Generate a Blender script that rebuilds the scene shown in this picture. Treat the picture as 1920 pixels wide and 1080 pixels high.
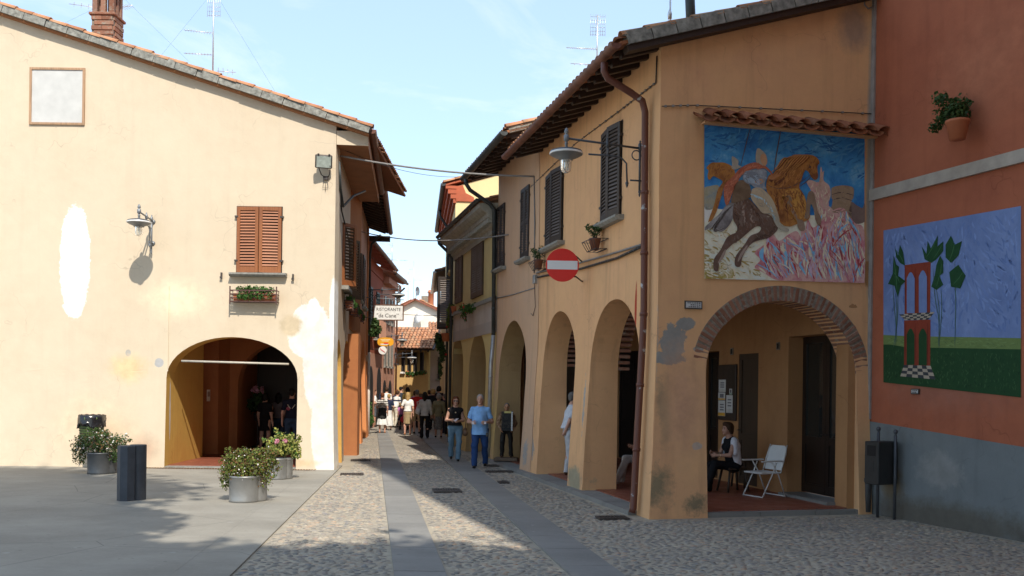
import bpy, bmesh, math, random
import numpy as np
from mathutils import Vector, Matrix
from mathutils.geometry import tessellate_polygon

random.seed(7)
RNG = np.random.default_rng(7)
for o in list(bpy.data.objects):
    bpy.data.objects.remove(o, do_unlink=True)
SC = bpy.context.scene
COL = SC.collection

# ------------------------------------------------------------------ camera
F, CX, VH, H, ROLL = 1750.0, 960.0, 725.0, 1.95, -0.013
cam = bpy.data.cameras.new('camera')
cam.sensor_width = 36.0
cam.lens = 36.0 * F / 1920.0
cam.shift_y = (VH - 540.0) / 1920.0
cam.clip_end = 1000.0
cam_o = bpy.data.objects.new('camera', cam)
COL.objects.link(cam_o)
cam_o.location = (0, 0, H)
cam_o.rotation_euler = (math.pi / 2, ROLL, 0)
SC.camera = cam_o

# ------------------------------------------------------------------ sky, sun, exposure
SUN = Vector((0.26, -0.80, 0.95)).normalized()
world = bpy.data.worlds.new('World')
SC.world = world
world.use_nodes = True
wn, wl = world.node_tree.nodes, world.node_tree.links
wn.clear()
w_out = wn.new('ShaderNodeOutputWorld')
w_bg = wn.new('ShaderNodeBackground')
sky = wn.new('ShaderNodeTexSky')
sky.sky_type = 'NISHITA'
sky.sun_disc = False
sky.sun_elevation = math.asin(SUN.z)
sky.sun_rotation = math.atan2(SUN.x, SUN.y)
sky.altitude = 190.0
sky.air_density = 1.0
sky.dust_density = 0.7
sky.ozone_density = 1.0
# thin fair-weather cloud, all round the sky
w_tc = wn.new('ShaderNodeTexCoord')
w_map = wn.new('ShaderNodeMapping')
w_map.inputs['Scale'].default_value = (2.2, 2.2, 6.0)
w_map.inputs['Location'].default_value = (0.35, 0.1, 0.9)
w_noise = wn.new('ShaderNodeTexNoise')
w_noise.inputs['Scale'].default_value = 1.7
w_noise.inputs['Detail'].default_value = 8.0
w_noise.inputs['Roughness'].default_value = 0.6
w_noise.inputs['Distortion'].default_value = 0.5
w_ramp = wn.new('ShaderNodeValToRGB')
w_ramp.color_ramp.elements[0].position = 0.53
w_ramp.color_ramp.elements[0].color = (0, 0, 0, 1)
w_ramp.color_ramp.elements[1].position = 0.78
w_ramp.color_ramp.elements[1].color = (0.6, 0.6, 0.6, 1)
w_mix = wn.new('ShaderNodeMixRGB')
w_mix.inputs[2].default_value = (3.1, 3.25, 3.4, 1)
w_veil = wn.new('ShaderNodeMixRGB')          # thin even summer haze over the whole sky
w_veil.inputs[0].default_value = 0.66
w_veil.inputs[2].default_value = (1.5, 2.0, 2.56, 1)
wl.new(w_tc.outputs['Generated'], w_map.inputs['Vector'])
wl.new(w_map.outputs['Vector'], w_noise.inputs['Vector'])
wl.new(w_noise.outputs['Fac'], w_ramp.inputs['Fac'])
wl.new(w_ramp.outputs['Color'], w_mix.inputs['Fac'])
wl.new(sky.outputs['Color'], w_veil.inputs[1])
wl.new(w_veil.outputs['Color'], w_mix.inputs[1])
wl.new(w_mix.outputs['Color'], w_bg.inputs['Color'])
w_bg.inputs['Strength'].default_value = 0.15
wl.new(w_bg.outputs['Background'], w_out.inputs['Surface'])

sun_l = bpy.data.lights.new('sun', 'SUN')
sun_l.energy = 2.05
sun_l.angle = math.radians(0.55)
sun_l.color = (1.0, 0.93, 0.82)
sun_o = bpy.data.objects.new('sun', sun_l)
COL.objects.link(sun_o)
sun_o.location = (10, -30, 40)
sun_o.rotation_euler = (-SUN).to_track_quat('-Z', 'Y').to_euler()

vs = SC.view_settings
vs.view_transform = 'Standard'
vs.look = 'None'
vs.exposure = 1.4
vs.gamma = 1.0
vs.use_curve_mapping = False
SC.cycles.use_denoising = True
SC.cycles.max_bounces = 7
SC.cycles.diffuse_bounces = 4

# ------------------------------------------------------------------ helpers: pixel rays, walls
_R = Vector((math.cos(ROLL), 0, -math.sin(ROLL)))
_U = Vector((math.sin(ROLL), 0, math.cos(ROLL)))
EYE = Vector((0, 0, H))

def ray(u, v):
    return Vector((0, 1, 0)) + _R * ((u - CX) / F) + _U * ((VH - v) / F)

def ground(u, v, z=0.0):
    d = ray(u, v)
    p = EYE + d * ((z - H) / d.z)
    return Vector((p.x, p.y, z))

def at(u, v, y):
    return EYE + ray(u, v) * y

class Wall:
    """A vertical wall plane: s runs along it, z up, o outward towards the open air."""
    def __init__(self, p0, d, n_hint):
        self.p0 = Vector((p0[0], p0[1], 0))
        self.d = Vector((d[0], d[1], 0)).normalized()
        n = Vector((self.d.y, -self.d.x, 0))
        if n.dot(Vector((n_hint[0], n_hint[1], 0))) < 0:
            n = -n
        self.n = n
    def px(self, u, v, o=0.0):
        d = ray(u, v)
        q = self.p0 + self.n * o
        t = (q - EYE).dot(self.n) / d.dot(self.n)
        p = EYE + d * t
        return (p - q).dot(self.d), p.z
    def pt(self, s, z, o=0.0):
        p = self.p0 + self.d * s + self.n * o
        return Vector((p.x, p.y, z))
    def mat(self, s=0, z=0, o=0):
        """local x along the wall, local y outward, local z up"""
        x, y, zz = self.d, self.n, Vector((0, 0, 1))
        if x.cross(y).z < 0:
            x = -x
        m = Matrix.Identity(4)
        for i in range(3):
            m[i][0], m[i][1], m[i][2] = x[i], y[i], zz[i]
        p = self.pt(s, z, o)
        m[0][3], m[1][3], m[2][3] = p.x, p.y, p.z
        return m

# ------------------------------------------------------------------ helpers: objects
def prop(o, label=None, cat=None, group=None, kind=None):
    if label: o['label'] = label
    if cat: o['category'] = cat
    if group: o['group'] = group
    if kind: o['kind'] = kind
    return o

def thing(name, loc, label, cat, group=None, rotz=0.0):
    o = bpy.data.objects.new(name, None)
    o.empty_display_size = 0.1
    o.location = loc
    o.rotation_euler = (0, 0, rotz)
    COL.objects.link(o)
    return prop(o, label, cat, group)

def wloc(o):
    v = Vector((0, 0, 0))
    while o is not None:
        v += Vector(o.location)
        o = o.parent
    return v

def inst(name, mesh, M, parent=None):
    """an object that shares mesh data; M is its world matrix"""
    o = bpy.data.objects.new(name, mesh)
    COL.objects.link(o)
    if parent is not None:
        o.parent = parent
        M = Matrix.Translation(-wloc(parent)) @ M
    o.matrix_local = M
    return o

def frame(a, b):
    """matrix with local z from a to b"""
    z = (b - a).normalized()
    up = Vector((0, 0, 1)) if abs(z.z) < 0.95 else Vector((1, 0, 0))
    x = up.cross(z).normalized()
    y = z.cross(x)
    m = Matrix.Identity(4)
    for i in range(3):
        m[i][0], m[i][1], m[i][2], m[i][3] = x[i], y[i], z[i], a[i]
    return m

class MB:
    """collects geometry for ONE mesh object"""
    def __init__(self):
        self.v, self.f, self.m, self.s = [], [], [], []
    def add(self, verts, faces, mi=0, smooth=False):
        b = len(self.v)
        self.v.extend([tuple(p) for p in verts])
        self.f.extend([tuple(i + b for i in f) for f in faces])
        self.m.extend([mi] * len(faces))
        self.s.extend([smooth] * len(faces))
        return self
    def box(self, M, x0, x1, y0, y1, z0, z1, mi=0, bev=0.0):
        if bev <= 0:
            c = [(x, y, z) for z in (z0, z1) for y in (y0, y1) for x in (x0, x1)]
            fs = [(0, 2, 3, 1), (4, 5, 7, 6), (0, 1, 5, 4), (2, 6, 7, 3), (0, 4, 6, 2), (1, 3, 7, 5)]
            return self.add([M @ Vector(p) for p in c], fs, mi)
        b = min(bev, (x1 - x0) * .45, (y1 - y0) * .45, (z1 - z0) * .45)
        vs, idx = [], {}
        for iz, z in enumerate((z0, z1)):
            for iy, y in enumerate((y0, y1)):
                for ix, x in enumerate((x0, x1)):
                    sx, sy, sz = (1 - 2 * ix), (1 - 2 * iy), (1 - 2 * iz)
                    for ax, p in enumerate(((x, y + sy * b, z + sz * b), (x + sx * b, y, z + sz * b), (x + sx * b, y + sy * b, z))):
                        idx[(ix, iy, iz, ax)] = len(vs); vs.append(M @ Vector(p))
        fs = []
        for ax in range(3):
            for sgn in (0, 1):
                q = []
                for a_, b_ in ((0, 0), (1, 0), (1, 1), (0, 1)):
                    k = [0, 0, 0]; k[ax] = sgn; k[(ax + 1) % 3] = a_; k[(ax + 2) % 3] = b_
                    q.append(idx[(k[0], k[1], k[2], ax)])
                fs.append(tuple(q if sgn else reversed(q)))
        for ax in range(3):
            a1, a2 = (ax + 1) % 3, (ax + 2) % 3
            for s1 in (0, 1):
                for s2 in (0, 1):
                    k0 = [0, 0, 0]; k0[a1] = s1; k0[a2] = s2
                    k1 = list(k0); k1[ax] = 1
                    fs.append((idx[(*k0, a1)], idx[(*k1, a1)], idx[(*k1, a2)], idx[(*k0, a2)]))
        for k in [(x, y, z) for x in (0, 1) for y in (0, 1) for z in (0, 1)]:
            fs.append((idx[(*k, 0)], idx[(*k, 1)], idx[(*k, 2)]))
        return self.add(vs, fs, mi)
    def tube(self, pts, r, n=8, mi=0, closed=False, caps=True):
        pts = [Vector(p) for p in pts]
        if not isinstance(r, (list, tuple)): r = [r] * len(pts)
        rings, N = [], len(pts)
        x = None
        for i, p in enumerate(pts):
            if closed: t = pts[(i + 1) % N] - pts[i - 1]
            else: t = pts[min(i + 1, N - 1)] - pts[max(i - 1, 0)]
            t.normalize()
            if x is None:
                up = Vector((0, 0, 1)) if abs(t.z) < 0.9 else Vector((1, 0, 0))
                x = up.cross(t).normalized()
            else:
                x = (x - t * x.dot(t)).normalized()
            y = t.cross(x)
            rings.append([p + (x * math.cos(2 * math.pi * k / n) + y * math.sin(2 * math.pi * k / n)) * r[i] for k in range(n)])
        vs = [q for ring in rings for q in ring]
        fs = []
        for i in range(N if closed else N - 1):
            j = (i + 1) % N
            for k in range(n):
                l = (k + 1) % n
                fs.append((i * n + k, i * n + l, j * n + l, j * n + k))
        self.add(vs, fs, mi, True)
        if caps and not closed:
            b = len(self.v) - len(vs)
            self.f.append(tuple(b + k for k in reversed(range(n)))); self.m.append(mi); self.s.append(False)
            self.f.append(tuple(b + (N - 1) * n + k for k in range(n))); self.m.append(mi); self.s.append(False)
        return self
    def lathe(self, M, prof, n=20, mi=0, smooth=True, a0=0.0, a1=2 * math.pi):
        """prof: (radius, z) pairs"""
        full = abs(a1 - a0 - 2 * math.pi) < 1e-6
        K = n if full else n + 1
        vs = [M @ Vector((r * math.cos(a0 + (a1 - a0) * k / n), r * math.sin(a0 + (a1 - a0) * k / n), z)) for r, z in prof for k in range(K)]
        fs = []
        for i in range(len(prof) - 1):
            for k in range(n):
                l = (k + 1) % K
                fs.append((i * K + k, i * K + l, (i + 1) * K + l, (i + 1) * K + k))
        return self.add(vs, fs, mi, smooth)
    def prism(self, M, poly, y0, y1, holes=(), mi=0, side_mi=None):
        """poly in local (x, z); extruded along local y from y0 to y1"""
        loops = [list(poly)] + [list(h) for h in holes]
        flat = [p for l in loops for p in l]
        tris = tessellate_polygon([[Vector((p[0], p[1], 0)) for p in l] for l in loops])
        n = len(flat)
        vs = [M @ Vector((p[0], y, p[1])) for y in (y0, y1) for p in flat]
        fs = []
        for t in tris:
            a, b, c = (Vector(flat[i]) for i in t)
            ar = (b - a).x * (c - a).y - (b - a).y * (c - a).x
            if abs(ar) < 1e-10: continue
            t = t if ar > 0 else (t[0], t[2], t[1])
            fs.append((t[0], t[1], t[2])); fs.append((n + t[0], n + t[2], n + t[1]))
        self.add(vs, fs, mi)
        base = len(self.v) - len(vs)
        k0 = 0
        for l in loops:
            L = len(l)
            area = sum(l[i][0] * l[(i + 1) % L][1] - l[(i + 1) % L][0] * l[i][1] for i in range(L))
            outer = (k0 == 0)
            flip = (area > 0) == outer
            for i in range(L):
                a, b = base + k0 + i, base + k0 + (i + 1) % L
                q = (a, b, b + n, a + n)
                self.f.append(tuple(reversed(q)) if flip else q)
                self.m.append(mi if side_mi is None else side_mi); self.s.append(False)
            k0 += L
        return self
    def mesh(self, name, mats, off=None):
        me = bpy.data.meshes.new(name)
        vs = self.v if off is None else [(p[0] - off.x, p[1] - off.y, p[2] - off.z) for p in self.v]
        me.from_pydata(vs, [], self.f)
        if not isinstance(mats, (list, tuple)): mats = [mats]
        for m in mats: me.materials.append(m)
        if me.polygons:
            me.polygons.foreach_set('material_index', self.m)
            me.polygons.foreach_set('use_smooth', self.s)
        me.update()
        return me
    def build(self, name, mats, parent=None, local=False):
        off = None
        if parent is not None and not local:
            off = wloc(parent)
        elif parent is None and self.v:
            a = np.array(self.v)
            off = Vector((float(a[:, 0].mean()), float(a[:, 1].mean()), float(a[:, 2].min())))
        me = self.mesh(name, mats, off)
        o = bpy.data.objects.new(name, me)
        COL.objects.link(o)
        if parent is not None: o.parent = parent
        else: o.location = off
        return o

I4 = Matrix.Identity(4)
def T(x, y, z): return Matrix.Translation((x, y, z))
def RX(a): return Matrix.Rotation(a, 4, 'X')
def RY(a): return Matrix.Rotation(a, 4, 'Y')
def RZ(a): return Matrix.Rotation(a, 4, 'Z')

def text_mesh(name, body, size, mats, M, parent, depth=0.002):
    cu = bpy.data.curves.new(name, 'FONT')
    cu.body = body; cu.size = size; cu.extrude = depth
    cu.align_x = 'CENTER'; cu.align_y = 'CENTER'
    tmp = bpy.data.objects.new('tmp', cu)
    COL.objects.link(tmp)
    me = bpy.data.meshes.new_from_object(tmp.evaluated_get(bpy.context.evaluated_depsgraph_get()))
    bpy.data.objects.remove(tmp)
    me.materials.clear(); me.materials.append(mats)
    return inst(name, me, M, parent)

# ------------------------------------------------------------------ helpers: materials
_mats = {}
def srgb(r, g, b):
    f = lambda c: (c / 255 / 12.92) if c / 255 <= 0.04045 else ((c / 255 + 0.055) / 1.055) ** 2.4
    return (f(r), f(g), f(b))

class NT:
    def __init__(self, name):
        self.m = bpy.data.materials.new(name)
        self.m.use_nodes = True
        self.n, self.l = self.m.node_tree.nodes, self.m.node_tree.links
        self.bsdf = self.n['Principled BSDF']
        self.geo = None
    def pos(self):
        if self.geo is None: self.geo = self.n.new('ShaderNodeNewGeometry')
        return self.geo.outputs['Position']
    def island(self):
        self.pos(); return self.geo.outputs['Random Per Island']
    def set(self, sock, val):
        if isinstance(val, bpy.types.NodeSocket): self.l.new(val, sock)
        else: sock.default_value = val
    def noise(self, scale, detail=4, rough=0.55, vec=None, stretch=None, dist=0.0):
        t = self.n.new('ShaderNodeTexNoise')
        v = vec or self.pos()
        if stretch:
            v = self.vmath('MULTIPLY', v, stretch)
        self.l.new(v, t.inputs['Vector'])
        t.inputs['Scale'].default_value = scale; t.inputs['Detail'].default_value = detail
        t.inputs['Roughness'].default_value = rough; t.inputs['Distortion'].default_value = dist
        return t.outputs['Fac']
    def vmath(self, op, a, b):
        t = self.n.new('ShaderNodeVectorMath'); t.operation = op
        self.set(t.inputs[0], a); self.set(t.inputs[1], b)
        return t.outputs['Value'] if op in ('LENGTH', 'DOT_PRODUCT') else t.outputs['Vector']
    def math(self, op, a, b=0.0):
        t = self.n.new('ShaderNodeMath'); t.operation = op
        self.set(t.inputs[0], a); self.set(t.inputs[1], b)
        return t.outputs[0]
    def range(self, v, a, b, c=0.0, d=1.0):
        t = self.n.new('ShaderNodeMapRange')
        self.set(t.inputs['Value'], v)
        t.inputs['From Min'].default_value = a; t.inputs['From Max'].default_value = b
        t.inputs['To Min'].default_value = c; t.inputs['To Max'].default_value = d
        return t.outputs['Result']
    def mix(self, f, a, b, mode='MIX'):
        t = self.n.new('ShaderNodeMixRGB'); t.blend_type = mode
        self.set(t.inputs[0], f)
        for k, c in ((1, a), (2, b)):
            self.set(t.inputs[k], c if isinstance(c, bpy.types.NodeSocket) else (*c[:3], 1))
        return t.outputs['Color']
    def ramp(self, f, stops):
        t = self.n.new('ShaderNodeValToRGB')
        e = t.color_ramp.elements
        while len(e) < len(stops): e.new(0.5)
        for i, (p, c) in enumerate(stops):
            e[i].position = p; e[i].color = (*c, 1)
        self.l.new(f, t.inputs['Fac'])
        return t.outputs['Color']
    def bump(self, h, strength=0.3, dist=0.02, prev=None):
        t = self.n.new('ShaderNodeBump')
        t.inputs['Strength'].default_value = strength; t.inputs['Distance'].default_value = dist
        self.l.new(h, t.inputs['Height'])
        if prev is not None: self.l.new(prev, t.inputs['Normal'])
        self.l.new(t.outputs['Normal'], self.bsdf.inputs['Normal'])
        return t.outputs['Normal']
    def done(self, col, rough=0.8, metal=0.0, spec=None):
        self.set(self.bsdf.inputs['Base Color'], col if isinstance(col, bpy.types.NodeSocket) else (*col, 1))
        self.set(self.bsdf.inputs['Roughness'], rough)
        self.bsdf.inputs['Metallic'].default_value = metal
        if spec is not None: self.bsdf.inputs['Specular IOR Level'].default_value = spec
        return self.m

def dk(c, k): return tuple(x * k for x in c)

def simple(name, col, rough=0.6, metal=0.0, var=0.12, scale=9.0, bump=0.0, spec=None):
    """a plain colour broken up by a little noise"""
    if name in _mats: return _mats[name]
    t = NT(name)
    f = t.noise(scale, 5)
    c = t.mix(t.range(f, 0.3, 0.7), dk(col, 1 - var), dk(col, 1 + var))
    if bump: t.bump(t.noise(scale * 6, 3), bump, 0.01)
    _mats[name] = t.done(c, rough, metal, spec)
    return _mats[name]

def plaster(name, col, col2=None, dirt=None, patches=(), bump=0.25, streak=0.25, blotch=0.8):
    """rendered wall: large washed blotches, vertical run-off streaks, fine grain; patches are
    (centre, radii, colour, edge noise, softness) of bare or repaired plaster in world metres"""
    if name in _mats: return _mats[name]
    t = NT(name)
    col2 = col2 or dk(col, 0.82)
    big = t.noise(blotch, 6, 0.62, dist=0.4)
    c = t.mix(t.range(big, 0.34, 0.68), col, col2)
    mid = t.noise(3.7, 7, 0.65)
    c = t.mix(t.range(mid, 0.35, 0.75, 0.0, 0.55), c, dk(col, 1.10))
    if streak:
        st = t.noise(1.0, 6, 0.6, stretch=(5.0, 5.0, 0.35))
        c = t.mix(t.range(st, 0.52, 0.80, 0.0, streak), c, dk(col2, 0.62))
    sp = t.noise(42.0, 4, 0.7)
    c = t.mix(t.range(sp, 0.60, 0.78, 0.0, 0.35), c, dk(col2, 0.7))
    cv = t.n.new('ShaderNodeTexVoronoi'); cv.feature = 'DISTANCE_TO_EDGE'
    wv = t.n.new('ShaderNodeTexNoise'); wv.inputs['Scale'].default_value = 2.1; t.l.new(t.pos(), wv.inputs['Vector'])
    t.l.new(t.vmath('ADD', t.pos(), wv.outputs['Color']), cv.inputs['Vector']); cv.inputs['Scale'].default_value = .62
    ck = t.math('MULTIPLY', t.range(cv.outputs['Distance'], 0.0, .007, 1.0, 0.0), t.range(big, .48, .60, 0.0, .4))
    c = t.mix(ck, c, dk(col2, .45))
    edge = t.math('ADD', t.math('MULTIPLY', t.noise(3.2, 9, 0.72), .55), t.math('MULTIPLY', t.noise(10.0, 8, 0.75), .45))
    hsum = t.noise(26.0, 6, 0.7)
    for (ce, ra, pc, en, soft) in patches:
        d = t.vmath('SUBTRACT', t.pos(), tuple(ce))
        d = t.vmath('DIVIDE', d, tuple(ra))
        ln = t.vmath('LENGTH', d, (0, 0, 0))
        ln = t.math('ADD', ln, t.math('MULTIPLY', t.math('SUBTRACT', edge, 0.5), en))
        mk = t.range(ln, 1.0 - soft, 1.0, 1.0, 0.0)
        pcol = t.mix(t.range(mid, 0.3, 0.7), dk(pc, 0.84), dk(pc, 1.12))
        c = t.mix(mk, c, pcol)
        hsum = t.math('SUBTRACT', hsum, t.math('MULTIPLY', mk, 0.35))
    t.bump(hsum, bump, 0.012, t.bump(big, 0.25, 0.06))
    _mats[name] = t.done(c, 0.88, 0.0, 0.25)
    return _mats[name]

def wood(name, col, col2=None, grain=(30, 30, 2.5), rough=0.55):
    if name in _mats: return _mats[name]
    t = NT(name)
    col2 = col2 or dk(col, 0.6)
    f = t.noise(1.0, 6, 0.6, stretch=grain)
    c = t.mix(t.range(f, 0.35, 0.7), col, col2)
    g = t.noise(1.1, 3)
    c = t.mix(t.range(g, 0.4, 0.7, 0, 0.4), c, dk(col, 1.25))
    t.bump(f, 0.2, 0.004)
    _mats[name] = t.done(c, rough)
    return _mats[name]

def terracotta(name, col, lichen=0.4):
    """clay whose colour differs from piece to piece, with lichen and soot"""
    if name in _mats: return _mats[name]
    t = NT(name)
    oi = t.n.new('ShaderNodeObjectInfo')
    r = t.math('FRACT', t.math('ADD', t.math('MULTIPLY', t.island(), 7.3), oi.outputs['Random']))
    c = t.ramp(r, [(0.0, dk(col, 0.62)), (0.3, col), (0.55, (col[0] * 1.05, col[1] * 1.25, col[2] * 1.35)), (0.8, dk(col, 0.85)), (1.0, (col[0] * 0.8, col[1] * 1.1, col[2] * 1.3))])
    n1 = t.noise(9, 7, 0.7)
    c = t.mix(t.range(n1, 0.52, 0.68, 0.0, lichen), c, (0.33, 0.31, 0.25))
    n2 = t.noise(23, 6, 0.7)
    c = t.mix(t.range(n2, 0.55, 0.75, 0.0, 0.5), c, (0.07, 0.055, 0.045))
    t.bump(n2, 0.3, 0.006)
    _mats[name] = t.done(c, 0.9, 0.0, 0.2)
    return _mats[name]
# ------------------------------------------------------------------ the main wall planes
C0 = (2.2, 14.2)
RS = Wall(C0, (-0.251, 1.0), (-1, -0.2))          # portico house, street side
RG = Wall(C0, (1.0, 0.251), (0.2, -1))            # portico house, gable towards the square
_c1 = RG.pt(3.68, 0)
OW = Wall((_c1.x, _c1.y), (0.353, -0.936), (-1, -0.3))   # orange house
LF = Wall((-4.08, 21.3), (-1.0, 0.0), (0, -1))    # cream house, gable towards the square
LS = Wall((-4.08, 21.3), (-0.106, 1.0), (1, 0.1)) # cream house, street side

# ------------------------------------------------------------------ ground
def m_cobblebed():
    t = NT('cobble_bed')
    v = t.n.new('ShaderNodeTexVoronoi'); v.feature = 'DISTANCE_TO_EDGE'
    sv = t.vmath('MULTIPLY', t.pos(), (8.0, 12.0, 1.0))
    t.l.new(sv, v.inputs['Vector']); v.inputs['Scale'].default_value = 1.0
    v2 = t.n.new('ShaderNodeTexVoronoi'); t.l.new(sv, v2.inputs['Vector']); v2.inputs['Scale'].default_value = 1.0
    n = t.noise(6, 6, 0.65); n2 = t.noise(0.8, 4)
    sep = t.n.new('ShaderNodeSeparateColor'); t.l.new(v2.outputs['Color'], sep.inputs[0])
    st = t.ramp(sep.outputs[0], [(0, (0.13, 0.125, 0.12)), (0.4, (0.26, 0.235, 0.20)), (0.7, (0.34, 0.30, 0.24)), (1, (0.18, 0.17, 0.165))])
    mo = t.mix(t.range(n, 0.3, 0.7), (0.30, 0.26, 0.20), (0.46, 0.405, 0.31))
    # the separate stones stand on the near part: there the bed is mortar only
    xyz = t.n.new('ShaderNodeSeparateXYZ'); t.l.new(t.pos(), xyz.inputs[0])
    far = t.range(xyz.outputs['Y'], 27.0, 29.0)
    mk = t.math('MULTIPLY', t.range(v.outputs['Distance'], 0.06, 0.16), far)
    c = t.mix(mk, mo, st)
    c = t.mix(t.range(n2, 0.4, 0.75, 0, 0.35), c, (0.15, 0.14, 0.13))
    t.bump(t.math('ADD', t.math('MULTIPLY', mk, 1.0), t.math('MULTIPLY', n, 0.5)), 0.6, 0.02)
    return t.done(c, 0.85)
M_BED = m_cobblebed()
def m_cobble():
    t = NT('river_cobble')
    oi = t.n.new('ShaderNodeObjectInfo')
    r = t.math('FRACT', t.math('ADD', t.math('MULTIPLY', t.island(), 5.7), oi.outputs['Random']))
    c = t.ramp(r, [(0.0, (0.155, 0.145, 0.13)), (0.22, (0.22, 0.20, 0.17)), (0.42, (0.33, 0.28, 0.215)), (0.60, (0.20, 0.18, 0.16)),
                   (0.74, (0.40, 0.345, 0.26)), (0.86, (0.40, 0.27, 0.18)), (0.93, (0.19, 0.185, 0.19)), (1.0, (0.42, 0.37, 0.29))])
    n = t.noise(30, 6, 0.7); n2 = t.noise(1.1, 4)
    c = t.mix(t.range(n, 0.45, 0.8, 0, 0.4), c, (0.36, 0.33, 0.28))
    c = t.mix(t.range(n2, 0.45, 0.75, 0, 0.3), c, (0.14, 0.13, 0.125))
    t.bump(n, 0.25, 0.006)
    return t.done(c, 0.62, 0, 0.4)
M_COB = m_cobble()
def m_slab(name, a, b, cracks=True):
    t = NT(name)
    oi = t.n.new('ShaderNodeObjectInfo')
    n = t.noise(1.3, 7, 0.62); n2 = t.noise(14, 6, 0.7); n3 = t.noise(0.45, 5, 0.6, stretch=(0.5, 1.6, 1))
    c = t.mix(t.range(n, 0.32, 0.7), a, b)
    c = t.mix(t.range(n3, 0.42, 0.66, 0, 0.55), c, dk(a, 0.66))
    gm = t.noise(9.0, 2, .3); c = t.mix(t.range(gm, .72, .745, 0, .5), c, dk(a, .5))
    c = t.mix(t.range(n2, 0.5, 0.8, 0, 0.4), c, dk(b, 1.2))
    c = t.mix(t.math('MULTIPLY', oi.outputs['Random'], 0.35), c, dk(a, 0.75))
    sp = t.noise(5.0, 2, 0.4)
    c = t.mix(t.range(sp, 0.72, 0.76, 0, 0.35), c, (0.45, 0.44, 0.41))
    if cracks:
        v = t.n.new('ShaderNodeTexVoronoi'); v.feature = 'DISTANCE_TO_EDGE'
        t.l.new(t.vmath('ADD', t.pos(), t.n.new('ShaderNodeTexNoise').outputs['Color']), v.inputs['Vector']); v.inputs['Scale'].default_value = 0.33
        c = t.mix(t.range(v.outputs['Distance'], 0.0, 0.004, 0.55, 0.0), c, (0.05, 0.048, 0.045))
    t.bump(n2, 0.18, 0.006)
    return t.done(c, 0.7, 0, 0.35)
M_PAVE = m_slab('piazza_stone', (0.265, 0.246, 0.208), (0.355, 0.333, 0.285))
M_BAND = m_slab('band_stone', (0.22, 0.214, 0.20), (0.29, 0.282, 0.26), False)

mb = MB()
mb.add([(-300, -200, -0.018), (300, -200, -0.018), (300, 400, -0.018), (-300, 400, -0.018)], [(0, 1, 2, 3)])
street = prop(mb.build('ground', M_BED), 'pebble cobbled street set in pale mortar between the houses', None, kind='structure')

def xe(y): return -2.83 - 0.0947 * (y - 9.43)
def xl0(y): return -1.18 - 0.1505 * (y - 9.5)
def xl1(y): return xl0(y) + 0.56 - 0.003 * (y - 9.5)
def xr0(y): return 0.645 - 0.1605 * (y - 9.6)
def xr1(y): return xr0(y) + 0.58

def sheet(name, pts, z, mat, kind='structure', thick=0.0, label=None):
    m = MB()
    n = len(pts)
    m.add([(x, y, z) for x, y in pts] + [(x, y, z - .06) for x, y in pts], [tuple(range(n))] + [(i, n + i, n + (i + 1) % n, (i + 1) % n) for i in range(n)])
    o = m.build(name, mat)
    return prop(o, label, None, kind=kind)

gy0, gy1 = -12.0, 21.26
sheet('piazza_pavement', [(-45, gy0), (xe(gy0) - 0.60, gy0), (xe(gy1) - 0.60, gy1), (-45, gy1)], 0.0, M_PAVE, label='smooth grey stone pavement of the square beside the cream house')
sheet('pavement_edge_strip', [(xe(gy0) - 0.594, gy0), (xe(gy0), gy0), (xe(22.5), 22.5), (xe(22.5) - 0.4, 22.5), (xe(21.2) - 0.594, 21.2)], 0.003, M_PAVE, label='narrow grey stone strip edging the square along the cobbles')

# stone bands running up the street: each slab is a piece
def band(name, fa, fb, label):
    root = thing(name, (0, 0, 0), label, None)
    del root['label']; root['label'] = label; root['kind'] = 'structure'
    y = 7.0
    k = 0
    while y < 40:
        L = random.uniform(0.9, 1.9)
        g = 0.008
        a, b = y + g, y + L - g
        m = MB()
        z0, z1 = -0.05, 0.006 + random.uniform(0, 0.004)
        p = [(fa(a) + g, a), (fb(a) - g, a), (fb(b) - g, b), (fa(b) + g, b)]
        m.add([(x, yy, z0) for x, yy in p] + [(x, yy, z1) for x, yy in p], [(4, 5, 6, 7), (0, 1, 5, 4), (1, 2, 6, 5), (2, 3, 7, 6), (3, 0, 4, 7)])
        m.build('slab', M_BAND, root)
        y += L
        k += 1
band('paved_band', xl0, xl1, 'grey stone slab band up the street, beside the cream house')
band('paved_band', xr0, xr1, 'grey stone slab band up the street, where the couple walks')

# cobbles
def cobble_mesh(rx, ry, h, seed):
    r = random.Random(seed)
    n = 8
    ph = [r.uniform(0.86, 1.1) for _ in range(n)]
    vs, fs = [], []
    for k in range(n):
        a = 2 * math.pi * k / n
        vs.append((rx * ph[k] * math.cos(a), ry * ph[k] * math.sin(a), -0.02))
    for k in range(n):
        a = 2 * math.pi * k / n
        vs.append((rx * 0.78 * ph[k] * math.cos(a), ry * 0.78 * ph[k] * math.sin(a), h * 0.62 - 0.006))
    vs.append((r.uniform(-.1, .1) * rx, r.uniform(-.1, .1) * ry, h))
    for k in range(n):
        l = (k + 1) % n
        fs.append((k, l, n + l, n + k)); fs.append((n + k, n + l, 2 * n))
    return vs, fs
variants = []
for k in range(24):
    variants.append(cobble_mesh(random.uniform(.037, .070), random.uniform(.021, .035), random.uniform(.002, .011), k))
var_me = []
for k, (v_, f_) in enumerate(variants):
    m = MB(); m.add(v_, f_, 0, True); var_me.append(m.mesh('cobble', M_COB))
pts = []
cw, ch = 0.106, 0.066
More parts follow.
